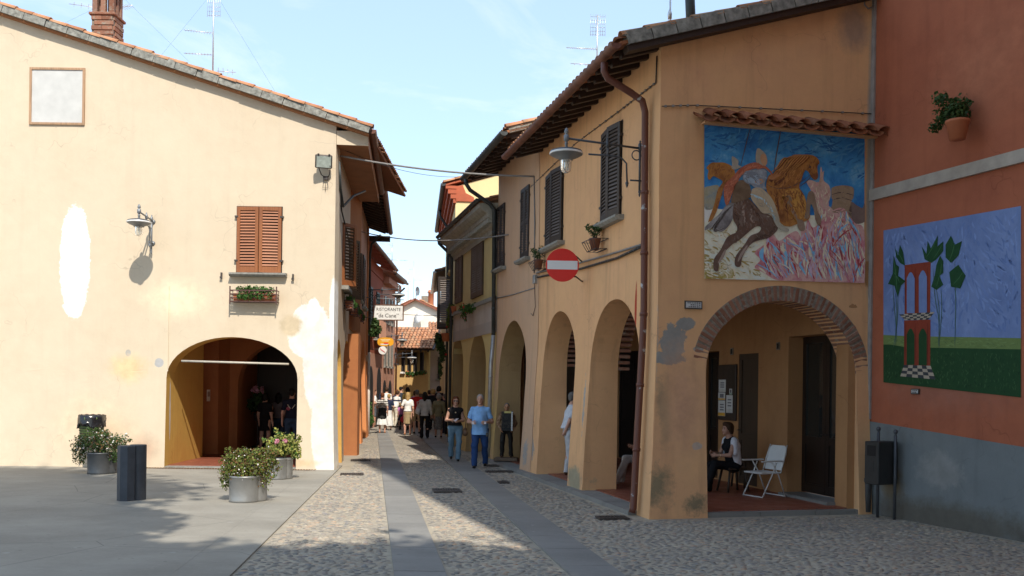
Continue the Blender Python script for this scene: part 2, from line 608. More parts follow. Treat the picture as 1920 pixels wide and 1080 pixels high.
for j in range(int((28.5 - 8.6) / ch)):
    y = 8.6 + j * ch
    half = 0.56 * y + 1.0
    x = -half + (j % 2) * cw * .5
    while x < half:
        px_, py_ = x + random.uniform(-.026, .026), y + random.uniform(-.016, .016)
        x += cw * random.uniform(.86, 1.16)
        if px_ < xe(py_) + 0.05: continue
        if xl0(py_) - .04 < px_ < xl1(py_) + .04 or xr0(py_) - .04 < px_ < xr1(py_) + .04: continue
        p = Vector((px_, py_, 0))
        a, b = (p - RS.p0).dot(RS.n), (p - RG.p0).dot(RG.n)
        if not (a > 0.40 or b > 0.32): continue
        if (p - OW.p0).dot(OW.n) < 0.06 or (py_ > 20.6 and (p - LS.p0).dot(LS.n) < 0.42): continue
        pts.append((px_, py_))
vis = sorted([p for p in pts if abs(p[0]) < 0.53 * p[1] and p[1] > 9.75], key=lambda p: p[1] + 0.02 * abs(p[0]))
near = set(vis[:300])
mass = MB()
for (x, y) in pts:
    k = random.randrange(24)
    a = random.gauss(0, 0.35)
    if (x, y) in near:
        inst('cobble', var_me[k], T(x, y, -0.012) @ RZ(a), street)
    else:
        ca, sa = math.cos(a), math.sin(a)
        v_, f_ = variants[k]
        mass.add([(x + p[0] * ca - p[1] * sa, y + p[0] * sa + p[1] * ca, p[2] - 0.012) for p in v_], f_, 0, True)
cm = mass.build('cobbles', M_COB, street)
cm['kind'] = 'stuff'

# iron drain covers in the paving
M_IRON = simple('cast_iron', (0.075, 0.062, 0.055), 0.6, 0.4, 0.3, 20)
def drain(u, v, w, d, rot, label, round_=False):
    p = ground(u, v)
    root = thing('drain_cover', (p.x, p.y, 0), label, 'drain cover')
    M = T(p.x, p.y, 0.008) @ RZ(rot)
    f = MB()
    e = 0.025
    f.box(M, -w / 2, w / 2, -d / 2, -d / 2 + e, -0.03, 0.008); f.box(M, -w / 2, w / 2, d / 2 - e, d / 2, -0.03, 0.008)
    f.box(M, -w / 2, -w / 2 + e, -d / 2 + e, d / 2 - e, -0.03, 0.0075); f.box(M, w / 2 - e, w / 2, -d / 2 + e, d / 2 - e, -0.03, 0.0075)
    f.build('frame', M_IRON, root)
    g = MB()
    g.box(M, -w / 2 + e, w / 2 - e, -d / 2 + e, d / 2 - e, -0.03, -0.012)
    n = max(4, int((w - 2 * e) / 0.045))
    for i in range(n):
        x = -w / 2 + e + (w - 2 * e) * (i + .5) / n
        g.box(M, x - .011, x + .011, -d / 2 + e, d / 2 - e, -0.012, 0.004)
    g.build('grating', M_IRON, root)
ra = math.atan2(-.16, 1)
drain(926, 873, .45, .32, -ra, 'small iron drain grating on the cobbles behind the man in blue')
drain(936, 884, .62, .30, -ra, 'wide iron drain grating at the feet of the man in the blue shirt')
drain(944, 904, .20, .36, -ra, 'narrow iron drain cover on the cobbles by the portico kerb')
drain(838, 920, .52, .52, -ra, 'square rusty cover in the cobbles between the two stone bands')
drain(1148, 971, .46, .30, -ra, 'iron drain grating at the foot of the corner downpipe')
drain(676, 863, .5, .3, -ra, 'farther iron drain grating along the cream house side')
drain(660, 889, .5, .3, -ra, 'iron drain grating at the corner of the cream house')
# slot drain along the foot of the cream house
root = thing('slot_drain', (-6.4, 21.1, 0), 'rusty slot drain grating along the foot of the cream house front', 'drain')
M = T(-6.4, 21.12, 0.004)
m = MB(); m.box(M, -2.0, 2.0, -.07, .07, -.03, -.004); m.build('channel', simple('slot_dark', (.03, .025, .02)), root)
bar = MB(); bar.box(I4, -.016, .016, -.068, .068, -.004, .010)
bar_me = bar.mesh('bar', simple('rust_bar', (.20, .115, .06), .8, .2, .3, 30))
for i in range(64):
    inst('bar', bar_me, M @ T(-1.98 + i * .0625, 0, 0), root)
def basis(x, y, z, p):
    m = Matrix.Identity(4)
    for i in range(3):
        m[i][0], m[i][1], m[i][2], m[i][3] = x[i], y[i], z[i], p[i]
    return m

# ------------------------------------------------------------------ materials of the houses
def _pp(W, u, v): return W.pt(*W.px(u, v), 0.0)
GREYP = (0.30, 0.285, 0.26)
OCHRE = (0.73, 0.425, 0.21)
M_OCHRE_S = plaster('ochre_plaster_side', OCHRE, (0.67, 0.375, 0.195), patches=[
    (_pp(RS, 1140, 690), (.45, .45, .28), GREYP, 1.6, .12), (_pp(RS, 1000, 835), (.45, .45, .35), GREYP, 3.8, .25),
    (_pp(RS, 1060, 640), (.2, .2, .6), (.40, .33, .25), 2.0, .4), (_pp(RS, 1090, 900), (.5, .5, .3), (.35, .30, .20), 1.8, .3),
    (_pp(RS, 1100, 800), (.10, .10, .9), (.38, .36, .32), 2.0, .15), (_pp(RS, 1192, 580), (.05, .05, .5), (.42, .06, .03), .9, .3)], streak=.6)
M_PEACH = plaster('peach_plaster', (0.60, 0.375, 0.225), (0.55, 0.36, 0.24), patches=[
    (_pp(RS, 995, 850), (.25, .25, .35), (.36, .33, .30), 3.6, .25), (_pp(RS, 940, 800), (1.2, 1.2, 1.3), (.58, .42, .17), 1.0, .6)], streak=.4)
M_OCHRE_G = plaster('ochre_plaster_gable', OCHRE, (0.66, 0.36, 0.195), patches=[
    (_pp(RG, 1262, 642), (.20, .20, .30), GREYP, 3.2, .10), (_pp(RG, 1244, 672), (.34, .34, .10), GREYP, 2.6, .10),
    (_pp(RG, 1284, 606), (.16, .16, .10), GREYP, 2.2, .1), (_pp(RG, 1308, 655), (.10, .10, .05), GREYP, 2.4, .1),
    (_pp(RG, 1302, 836), (.12, .12, .09), (.48, .45, .40), 1.2, .08), (_pp(RG, 1300, 800), (.07, .07, .14), (.36, .40, .40), 1.4, .3),
    (_pp(RG, 1235, 848), (.05, .05, .05), (.55, .53, .5), .8, .1), (_pp(RG, 1312, 893), (.06, .06, .08), (.45, .43, .4), 1.4, .1),
    (_pp(RG, 1245, 780), (.14, .14, .8), (.33, .25, .13), 2.2, .7), (_pp(RG, 1225, 915), (.34, .34, .45), (.29, .22, .13), 2.6, .6), (_pp(RG, 1236, 760), (.10, .10, .55), (.33, .25, .14), 3.0, .7), (_pp(RG, 1280, 760), (.55, .55, 1.1), (.62, .35, .21), 1.4, .9),
    (_pp(RG, 1300, 942), (.30, .30, .20), (.26, .20, .12), 3.0, .5), (_pp(RG, 1222, 620), (.12, .12, 1.1), (.40, .38, .34), 1.4, .5),
    (_pp(RG, 1632, 300), (.09, .09, 2.6), (.36, .31, .27), .7, .5), (_pp(RG, 1600, 50), (.35, .35, .5), (.42, .28, .19), 1.2, .6)], streak=.45)
CREAM = (0.635, 0.535, 0.395)
M_CREAM = plaster('cream_plaster_front', CREAM, (0.62, 0.505, 0.365), patches=[
    (_pp(LF, 580, 622), (.52, 1, .66), (.76, .73, .66), .9, .05), (_pp(LF, 600, 690), (.40, 1, 1.15), (.75, .715, .645), .7, .06),
    (_pp(LF, 612, 800), (.36, 1, 1.3), (.745, .705, .63), .5, .08), (_pp(LF, 588, 585), (.16, 1, .34), (.80, .78, .73), 1.2, .1), (_pp(LF, 545, 610), (.28, 1, .30), (.58, .47, .32), 1.2, .3),
    (_pp(LF, 625, 590), (.10, 1, .9), (.86, .84, .80), .8, .2), (_pp(LF, 140, 490), (.36, 1, 1.35), (.82, .80, .76), 1.0, .06),
    (_pp(LF, 240, 662), (.07, 1, .08), (.40, .39, .37), 1.2, .1), (_pp(LF, 298, 680), (.11, 1, .11), (.42, .41, .40), 1.3, .15),
    (_pp(LF, 240, 690), (.55, 1, .42), (.72, .53, .31), 1.8, .7), (_pp(LF, 330, 560), (.9, 1, .6), (.78, .67, .47), 1.5, .8),
    (_pp(LF, 270, 840), (.45, 1, .42), (.58, .42, .30), 1.4, .7), (_pp(LF, 180, 800), (1.2, 1, .9), (.76, .58, .40), 1.4, .9), (_pp(LF, 590, 640), (.0001, 1, .0001), (.7, .6, .4), .1, .1),
    (_pp(LF, 560, 868), (.6, 1, .12), (.66, .50, .32), 1.2, .6)], streak=.14, blotch=.6, bump=.12)
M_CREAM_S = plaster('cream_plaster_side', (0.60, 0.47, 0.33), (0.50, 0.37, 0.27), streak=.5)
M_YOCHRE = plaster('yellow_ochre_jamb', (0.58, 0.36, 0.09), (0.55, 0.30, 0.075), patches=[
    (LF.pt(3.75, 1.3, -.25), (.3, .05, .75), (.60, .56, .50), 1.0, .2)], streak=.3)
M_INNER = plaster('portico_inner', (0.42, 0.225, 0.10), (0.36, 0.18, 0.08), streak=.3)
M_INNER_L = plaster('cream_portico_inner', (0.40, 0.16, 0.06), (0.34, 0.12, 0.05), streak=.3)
M_ORANGE = plaster('orange_plaster', (0.43, 0.135, 0.068), (0.35, 0.105, 0.056), patches=[(OW.pt(1.6, 2.0, 0), (1.6, 1.6, .5), (.36, .135, .085), 2.0, .8), (OW.pt(2.2, 6.5, 0), (1.2, 1.2, 1.0), (.46, .16, .085), 1.8, .9)], streak=.4, bump=.2)
M_GREYDADO = plaster('grey_dado_plaster', (0.20, 0.215, 0.215), (0.165, 0.18, 0.182), patches=[
    (OW.pt(.55, .5, 0), (.3, .3, .35), (.20, .17, .12), 1.8, .5), (OW.pt(1.6, .1, 0), (2.5, 2.5, .32), (.13, .12, .10), 1.6, .6), (OW.pt(1.5, .8, 0), (.5, .5, .3), (.26, .265, .255), 2.4, .4)], streak=.3)
M_YELLOW = plaster('pale_yellow_plaster', (0.62, 0.49, 0.22), (0.58, 0.43, 0.20), streak=.3)
M_TALLYEL = plaster('lemon_plaster', (0.74, 0.62, 0.33), (0.70, 0.57, 0.30), streak=.12)
M_GREYPINK = plaster('grey_pink_band', (0.42, 0.35, 0.30), (0.38, 0.36, 0.34), streak=.4)
M_TERRAC = plaster('brick_orange_plaster', (0.66, 0.265, 0.10), (0.62, 0.22, 0.08), streak=.3)
M_REDHOUSE = plaster('rust_red_plaster', (0.44, 0.125, 0.07), (0.38, 0.11, 0.06), streak=.3)
M_PINK = plaster('salmon_plaster', (0.62, 0.33, 0.22), (0.57, 0.29, 0.20), streak=.3)
M_MUSTARD = plaster('mustard_plaster', (0.52, 0.34, 0.14), (0.47, 0.30, 0.12), streak=.2)
M_WHITEW = plaster('white_plaster', (0.78, 0.72, 0.62), (0.74, 0.67, 0.57), streak=.15)
M_LILAC = plaster('mauve_plaster', (0.42, 0.32, 0.29), (0.39, 0.29, 0.27), streak=.3)
M_STONE = simple('sill_stone', (0.26, 0.25, 0.22), .85, 0, .25, 14, .3)
M_COPPER = simple('brown_painted_gutter', (0.155, 0.058, 0.036), .5, .1, .35, 5)
M_DARKGUT = simple('dark_grey_gutter', (0.045, 0.052, 0.052), .5, .2, .3, 5)
M_RAFTER = wood('old_rafter', (0.035, 0.018, 0.011), (0.018, 0.010, 0.007))
M_EAVE = terracotta('eave_tile_underside', (0.36, 0.14, 0.065), .1)
M_COPPI = terracotta('roof_tile_clay', (0.50, 0.22, 0.11), .5)
M_COPPI_RED = terracotta('red_tile_clay', (0.40, 0.12, 0.06), .12)
M_BRICK = terracotta('old_brick', (0.30, 0.135, 0.085), .85)
M_MORTAR = simple('lime_mortar', (0.235, 0.195, 0.15), .9, 0, .35, 12, .4)
M_CEMENT = simple('lichen_cement', (0.25, 0.245, 0.215), .95, 0, .45, 11, .5)
M_DKWOOD = wood('dark_shutter', (0.038, 0.026, 0.020), (0.022, 0.016, 0.013))
M_BRWOOD = wood('brown_shutter', (0.30, 0.105, 0.032), (0.20, 0.065, 0.022))
M_SLATWOOD = wood('brown_slat', (0.37, 0.155, 0.075), (0.28, 0.105, 0.05), grain=(3, 30, 30))
M_MIDWOOD = wood('umber_shutter', (0.105, 0.060, 0.033), (0.07, 0.04, 0.024))
M_DKSLAT = wood('dark_slat', (0.125, 0.095, 0.08), (0.09, 0.07, 0.058), grain=(3, 30, 30))
M_MIDSLAT = wood('umber_slat', (0.26, 0.165, 0.10), (0.20, 0.125, 0.075), grain=(3, 30, 30))
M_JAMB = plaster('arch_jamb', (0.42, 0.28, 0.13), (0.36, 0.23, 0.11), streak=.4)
M_BLACK = simple('black_and_shadow', (0.012, 0.010, 0.009), .8)  # flat black, also for wheels; paints shaded depth into recesses and holes
M_GREEN = simple('green_shutter', (0.015, 0.05, 0.035), .5)
M_STEEL = simple('zinc_pipe', (0.42, 0.42, 0.41), .4, .6, .2, 6)
M_CABLE = simple('black_cable', (0.02, 0.018, 0.017), .5)
M_GCABLE = simple('grey_cable', (0.22, 0.205, 0.19), .5)
M_TILEFLOOR = None
def m_floor():
    t = NT('red_floor_tile')
    b = t.n.new('ShaderNodeTexBrick')
    t.l.new(t.vmath('MULTIPLY', t.pos(), (1, 1, 0)), b.inputs['Vector'])
    b.inputs['Scale'].default_value = 4.0
    b.inputs['Color1'].default_value = (.24, .065, .035, 1); b.inputs['Color2'].default_value = (.31, .095, .05, 1)
    b.inputs['Mortar'].default_value = (.13, .06, .045, 1); b.inputs['Mortar Size'].default_value = .012
    n = t.noise(3, 6, .65)
    c = t.mix(t.range(n, .35, .7, 0, .5), b.outputs['Color'], (.20, .075, .05))
    t.bump(b.outputs['Fac'], -.15, .004)
    return t.done(c, t.range(n, .3, .7, .35, .6))
M_TILEFLOOR = m_floor()

# ------------------------------------------------------------------ wall builder
def arch_pts(sc, hw, zs, rise, n=22):
    return [(sc - hw * math.cos(math.pi * k / n), zs + rise * math.sin(math.pi * k / n)) for k in range(n + 1)]

def outline(s0, s1, zb, tops, arches):
    """closed polygon: along the foot with arch notches from s0 to s1, back over tops (listed from s1 to s0)"""
    p = [(s0, zb)]
    for (sc, hw, zs, rise) in arches:
        p.append((sc - hw, zb)); p += arch_pts(sc, hw, zs, rise); p.append((sc + hw, zb))
    p.append((s1, zb)); p += tops
    return p

def wall_solid(name, W, poly, o0, o1, mat, parent, holes=(), batter=0.0, bz=3.0, corner=None, wob=0.0, side=None):
    """o0..o1 outward range; batter pushes the outer face out near the foot; corner=(s, dir) also leans that end"""
    b = MB()
    b.prism(I4, poly, o0, o1, holes, 0, 1 if side else None)
    bm = bmesh.new()
    vs = [bm.verts.new(v) for v in b.v]
    for f, mi in zip(b.f, b.m):
        try: bm.faces.new([vs[i] for i in f]).material_index = mi
        except ValueError: pass
    if batter or wob:
        zs = [0.3, .8, 1.3, 1.9, 2.5, 3.0] if not wob else [k * .55 for k in range(0, 18)]
        for z in zs:
            bmesh.ops.bisect_plane(bm, geom=bm.verts[:] + bm.edges[:] + bm.faces[:], plane_co=(0, 0, z), plane_no=(0, 0, 1))
        if wob:
            smin, smax = min(p[0] for p in poly), max(p[0] for p in poly)
            s = smin + .6
            while s < smax:
                bmesh.ops.bisect_plane(bm, geom=bm.verts[:] + bm.edges[:] + bm.faces[:], plane_co=(s, 0, 0), plane_no=(1, 0, 0)); s += .6
    for v in bm.verts:
        s, o, z = v.co
        k = batter * max(0.0, 1 - z / bz) ** 1.3 if z < bz else 0.0
        if o > o1 - 1e-4:
            o += k
            if wob: o += wob * (math.sin(s * 1.9 + z * 1.1) + math.sin(s * .7 - z * 2.3 + 1) + .6 * math.sin(s * 4.1 + 3 * math.sin(z * 1.7)))
        if corner is not None and abs(s - corner[0]) < 0.03:
            s += corner[1] * k
        p = W.pt(s, z, o)
        v.co = p
    bmesh.ops.recalc_face_normals(bm, faces=bm.faces[:])
    if side:
        e0, e1 = W.pt(min(p[0] for p in poly), 0), W.pt(max(p[0] for p in poly), 0)
        for f in bm.faces:
            if f.material_index == 1:
                c_ = f.calc_center_median(); sc_ = (c_ - W.p0).dot(W.d)
                if sc_ < min(p[0] for p in poly) + .06 or sc_ > max(p[0] for p in poly) - .06 or c_.z > 3.6: f.material_index = 0
    off = wloc(parent)
    bmesh.ops.translate(bm, verts=bm.verts[:], vec=-off)
    me = bpy.data.meshes.new(name)
    bm.to_mesh(me); bm.free()
    for m in (mat if isinstance(mat, (list, tuple)) else [mat]): me.materials.append(m)
    if side: me.materials.append(side)
    o = bpy.data.objects.new(name, me)
    COL.objects.link(o); o.parent = parent
    return o

# ------------------------------------------------------------------ shutters, sills
_slat_cache = {}
def slat_mesh(w, mat, t=.011, d=.047):
    key = (round(w, 3), mat.name)
    if key not in _slat_cache:
        b = MB(); b.box(I4, -w / 2, w / 2, -d / 2, d / 2, -t / 2, t / 2)
        _slat_cache[key] = b.mesh('slat', mat)
    return _slat_cache[key]

def leaf(parent, M, w, h, n, mat, slat_mat=None, rail=.085, mid=False, tilt=38, thick=.04, name='shutter', bot=None, back=True):
    """one louvred shutter leaf: local x 0..w, y 0..thick outward, z 0..h; slats are pieces of the leaf"""
    slat_mat = slat_mat or {'dark_shutter': M_DKSLAT, 'umber_shutter': M_MIDSLAT}.get(mat.name, mat)
    bot = bot or rail * 1.6
    b = MB()
    st = min(.075, w * .2)
    b.box(M, 0, st, 0, thick, 0, h, 0, .004); b.box(M, w - st, w, 0, thick, 0, h, 0, .004)
    b.box(M, st, w - st, .002, thick - .002, 0, bot); b.box(M, st, w - st, .002, thick - .002, h - rail, h)
    if back: b.box(M, st, w - st, .001, .004, bot, h - rail, 1)
    zones = [(bot, h - rail)]
    if mid:
        zm = bot + (h - rail - bot) * .48
        b.box(M, st, w - st, .002, thick - .002, zm - rail * .45, zm + rail * .45)
        zones = [(bot, zm - rail * .45), (zm + rail * .45, h - rail)]
    o = b.build(name, [mat, M_BLACK], parent)
    me = slat_mesh(w - 2 * st, slat_mat)
    tot = sum(z1 - z0 for z0, z1 in zones)
    for z0, z1 in zones:
        k = max(1, round(n * (z1 - z0) / tot))
        for i in range(k):
            z = z0 + (z1 - z0) * (i + .5) / k
            inst('slat', me, M @ T(w / 2, thick * .5, z) @ RX(math.radians(-max(tilt, 58))), o)
    return o

def wflip(W, s0):
    """matrix with local x along the wall (whichever way is right-handed), y outward, z up; returns (M, sign)"""
    m = W.mat(0, 0, 0)
    x = Vector((m[0][0], m[1][0], m[2][0]))
    return m, (1 if x.dot(W.d) > 0 else -1)

def window(parent, W, s0, s1, z0, z1, n, mat, slat_mat=None, sill=True, mid=False, sill_mat=None, open_=0.0, tilt=38, sd=.16):
    m, sg = wflip(W, 0)
    a, b = (s0, s1) if sg > 0 else (-s1, -s0)
    w = (b - a - .012) / 2
    fr = MB(); fr.box(m, a - .02, b + .02, .0035, .008, z0 - .01, z1 + .02); 
    fr.build('window_shadow_board', M_BLACK, parent)  # black board on the wall paints the dark behind the leaves
    ma = m @ T(a, .012, z0) @ RZ(math.radians(open_))
    leaf(parent, ma, w, z1 - z0, n, mat, slat_mat, mid=mid, tilt=tilt)
    mbx = m @ T(b, .012, z0) @ RZ(math.radians(-open_ * .7)) @ T(-w, 0, 0)
    leaf(parent, mbx, w, z1 - z0, n, mat, slat_mat, mid=mid, tilt=tilt)
    for zz in (z0 + .18 * (z1 - z0), z0 + .85 * (z1 - z0)):
        for xx in (a - .05, b - .03):
            hb = MB(); hb.box(m, xx, xx + .08, .004, .06, zz - .02, zz + .02); hb.build('hinge', M_IRON, parent)
    if sill:
        sb = MB()
        sb.prism(m @ RZ(math.pi / 2) @ T(0, 0, 0), [(0, z0 - .10), (sd - .05, z0 - .10), (sd, z0 - .055), (sd, z0 - .015), (0, z0 - .012)], -(b + .14), -(a - .14))
        sb.build('window_sill', sill_mat or M_STONE, parent)

# ------------------------------------------------------------------ roofs
def coppi(name, O, ex, ey, width, length, mat, parent, pitch=.20, row=.36, amp=.055, kind='stuff'):
    """field of barrel tiles: O eave corner, ex along the eave, ey up the slope (unit vectors); joined geometry"""
    nz = ex.cross(ey).normalized()
    if nz.z < 0: nz = -nz
    b = MB()
    ncol, nrow = max(1, int(width / pitch)), max(1, int(length / row))
    prof = [(-.5, 0.0), (-.38, .55), (-.2, .92), (0, 1.0), (.2, .92), (.38, .55), (.5, 0.0)]
    for i in range(ncol):
        for j in range(nrow):
            jx = random.uniform(-.012, .012); jz = random.uniform(-.006, .008)
            x0 = (i + .5) * pitch + jx
            vs = []
            for (yy, wk, lift) in ((j * row - .04, 1.06, .030), ((j + 1) * row, .86, .004)):
                for (px_, pz_) in prof:
                    vs.append(O + ex * (x0 + px_ * pitch * .98 * wk) + ey * yy + nz * (amp * pz_ + lift + jz))
            n = len(prof)
            fs = [(k, k + 1, n + k + 1, n + k) for k in range(n - 1)]
            if j == 0:
                fs.append(tuple(range(n)))
            b.add(vs, fs, 0, True)
    o = b.build(name, mat, parent)
    if kind: o['kind'] = kind
    return o

def slab(name, O, ex, ey, width, length, thick, mat, parent):
    nz = ex.cross(ey).normalized()
    if nz.z < 0: nz = -nz
    p = [O, O + ex * width, O + ex * width + ey * length, O + ey * length]
    b = MB()
    b.add([q for q in p] + [q - nz * thick for q in p], [(0, 1, 2, 3), (7, 6, 5, 4), (0, 4, 5, 1), (1, 5, 6, 2), (2, 6, 7, 3), (3, 7, 4, 0)])
    return b.build(name, mat, parent)

def half_gutter(name, a, b_, r, mat, parent, n=10, bands=0):
    a, b_ = Vector(a), Vector(b_)
    d = (b_ - a).normalized(); sx = d.cross(Vector((0, 0, 1))).normalized()
    b = MB()
    for (p, q) in ((r, 1), (r - .008, -1)):
        vs = []
        for e in (a, b_):
            for k in range(n + 1):
                t = math.pi * k / n
                vs.append(e + sx * (p * math.cos(t)) - Vector((0, 0, 1)) * (p * math.sin(t)))
        b.add(vs, [(k, k + 1, n + 2 + k, n + 1 + k) for k in range(n)], 0, True)
    for e in (a, b_):
        vs = [e + sx * (p * math.cos(math.pi * k / n)) - Vector((0, 0, 1)) * (p * math.sin(math.pi * k / n)) for p in (r, .001) for k in range(n + 1)]
        b.add(vs, [(k, k + 1, n + 2 + k, n + 1 + k) for k in range(n)])
    L = (b_ - a).length
    for i in range(bands):
        c = a + d * (L * (i + .5) / bands)
        vs = []
        for e in (c - d * .012, c + d * .012):
            for k in range(n + 1):
                t = math.pi * k / n
                vs.append(e + sx * ((r + .008) * math.cos(t)) - Vector((0, 0, 1)) * ((r + .008) * math.sin(t)))
        b.add(vs, [(k, k + 1, n + 2 + k, n + 1 + k) for k in range(n)], 0, True)
    return b.build(name, mat, parent)

tile_me = None
def one_tile():
    """one barrel tile, local y up the slope (length .42), crown up"""
    b = MB()
    n = 8
    vs = []
    for rr in (1.0, .86):
        for (yy, k) in ((0, 1.0), (.42, .8)):
            for i in range(n + 1):
                t = math.pi * i / n
                vs.append((-.095 * k * rr * math.cos(t), yy, .085 * k * rr * math.sin(t)))
    N = n + 1
    fs = [(i, i + 1, N + i + 1, N + i) for i in range(n)] + [(2 * N + i, 3 * N + i, 3 * N + i + 1, 2 * N + i + 1) for i in range(n)]
    fs += [(i, 2 * N + i, 2 * N + i + 1, i + 1) for i in range(n)] + [(N + i, N + i + 1, 3 * N + i + 1, 3 * N + i) for i in range(n)]
    b.add(vs, fs, 0, True)
    return b.mesh('roof_tile', M_COPPI)
TILE = one_tile()

def pipe_clip_rings(b, pts, r, zs, mi=0):
    for z in zs:
        for i in range(len(pts) - 1):
            a, c = pts[i], pts[i + 1]
            if min(a.z, c.z) <= z <= max(a.z, c.z) and abs(a.z - c.z) > .2:
                t = (z - a.z) / (c.z - a.z); p = a.lerp(c, t); d = (c - a).normalized()
                b.tube([p - d * .025, p + d * .025], r + .009, 10, mi)

# ================================================================== right: ochre portico house (nearer half)
Z3 = Vector((0, 0, 1))
houseA = thing('portico_house', RS.pt(0, 0), 'ochre plastered portico house with cavalry mural above its brick arch', 'house')
ARA = [(1.86, 1.21, 2.25, 1.22), (5.1, 1.12, 2.38, 1.13)]
wall_solid('side_wall', RS, outline(.004, 6.70, -.3, [(6.70, 7.35), (.004, 7.35)], ARA), -.52, 0, M_OCHRE_S, houseA, batter=.15, corner=(.004, -1), wob=.006)
ga = RG.px(1322, 700)[0]; gb = RG.px(1604, 700)[0]
gc, ghw = (ga + gb) / 2, (gb - ga) / 2
ARG = (gc, ghw, 2.22, 1.14)
wall_solid('gable_wall', RG, outline(.004, 3.66, -.3, [(3.66, 8.52), (.004, 7.38)], [ARG]), -.46, 0, M_OCHRE_G, houseA, batter=.15, corner=(.004, -1), wob=.003)
# bricks of the gable arch, ring proud of the plaster, each brick a piece
brk = MB(); brk.box(I4, -.029, .029, -.46, .021, 0, .25, 0, .006); BRICKR = brk.mesh('brick', M_BRICK)
mg = basis(RG.d, RG.n, Vector((0, 0, 1)), RG.p0)
nb = 46
ring = MB()
for k in range(nb):
    t0, t1 = math.pi * k / nb, math.pi * (k + 1) / nb
    q = []
    for t in (t0, t1):
        for ex_ in (0.0, .235):
            q.append((gc - (ghw + ex_) * math.cos(t), 2.22 + (1.14 + ex_) * math.sin(t)))
    c4 = [(p[0], y, p[1]) for y in (-.47, .013) for p in q]
    ring.add([mg @ Vector(p) for p in c4], [(0, 1, 3, 2), (4, 6, 7, 5), (0, 4, 5, 1), (2, 3, 7, 6), (1, 5, 7, 3), (0, 2, 6, 4)])
ring.build('arch_mortar', M_MORTAR, houseA)
for k in range(nb):
    t = math.pi * (k + .5) / nb
    p = (gc - (ghw - .006) * math.cos(t), 2.22 + (1.14 - .006) * math.sin(t))
    nx, nz = -math.cos(t) / ghw, math.sin(t) / 1.14
    l = math.hypot(nx, nz); ang = math.atan2(nx / l, nz / l)
    inst('brick', BRICKR, mg @ T(p[0], random.uniform(-.006, .004), p[1]) @ RY(ang) @ T(0, 0, random.uniform(-.004, .004)) @ Matrix.Diagonal((random.uniform(.85, 1.05), 1, random.uniform(.9, .98), 1)), houseA)
# brick soffit rings seen inside the street arches
for ai, (sc, hw, zs, rise) in enumerate(ARA):
    mr, sg = wflip(RS, 0)
    rb = MB()
    for k in range(8):
        pass
    bm_ = MB(); bm_.box(I4, -.028, .028, -.11, .11, 0, .11, 0, .004); bme = bm_.mesh('brick', M_BRICK)
    n_ = 34
    for k in range(n_):
        t = math.pi * (k + .5) / n_
        s_, z_ = sc - hw * math.cos(t), zs + rise * math.sin(t)
        p = RS.pt(s_, z_, -.66)
        ang = math.atan2(-math.cos(t) * sg, math.sin(t))
        inst('brick', bme, mr @ T(s_ * sg, -.64, z_) @ RY(ang), houseA)
# inside of the portico: back wall, ceiling, floor, far end
IW = Wall(RS.pt(0, 0, -3.30), (-0.251, 1.0), (-1, -0.2))
IW = Wall((RS.pt(0, 0, -3.30).x, RS.pt(0, 0, -3.30).y), (-0.251, 1.0), (-1, -0.2))
def dz(u0, u1, v0, v1):
    a, _ = IW.px(u1, v1); b, _ = IW.px(u0, v1)
    return a, b
d1a, d1b = IW.px(1568, 700)[0], IW.px(1478, 700)[0]
d2a, d2b = IW.px(1422, 700)[0], IW.px(1385, 700)[0]
d3a = IW.px(1348, 700)[0]; d3b = d3a + 1.0
zdoor = IW.px(1520, 628)[1]
zd2 = IW.px(1403, 663)[1]
holes = [[(d1a, .12), (d1b, .12), (d1b, zdoor), (d1a, zdoor)], [(d2a, .10), (d2b, .10), (d2b, zd2), (d2a, zd2)], [(d3a, .10), (d3b, .10), (d3b, 2.75), (d3a, 2.75)],
         [(6.2, .10), (7.3, .10), (7.3, 2.6), (6.2, 2.6)]]
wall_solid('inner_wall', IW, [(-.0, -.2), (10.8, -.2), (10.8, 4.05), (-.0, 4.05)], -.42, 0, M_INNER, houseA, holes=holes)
cb = MB(); cm_, sg = wflip(RS, 0)
def rsbox(b, s0, s1, o0, o1, z0, z1, mi=0):
    a, c = (s0, s1) if sg > 0 else (-s1, -s0)
    b.box(cm_, a, c, o0, o1, z0, z1, mi)
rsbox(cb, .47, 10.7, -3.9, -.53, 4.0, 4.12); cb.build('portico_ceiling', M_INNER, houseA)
fb_ = MB(); rsbox(fb_, .0, 10.75, -3.31, -.12, -.1, .075); fb_.build('portico_floor', M_TILEFLOOR, houseA)
# edging stones of the portico floor, between and past the piers
for i in range(9):
    e = MB(); rsbox(e, .35 + i * 1.16, .35 + (i + 1) * 1.16 - .012, -.30, .30, -.1, .055 + .003 * (i % 3)); e.build('kerb_stone', M_BAND, houseA)
eg = MB(); 
for i in range(3):
    e = MB(); e.box(mg, .75 + i * .96, .75 + (i + 1) * .96 - .01, -.42, .12, -.1, .057); e.build('kerb_stone', M_BAND, houseA)
fe = MB(); fe.box(mg, .55, 3.3, -.8, -.425, -.1, .0745); fe.build('portico_floor', M_TILEFLOOR, houseA)
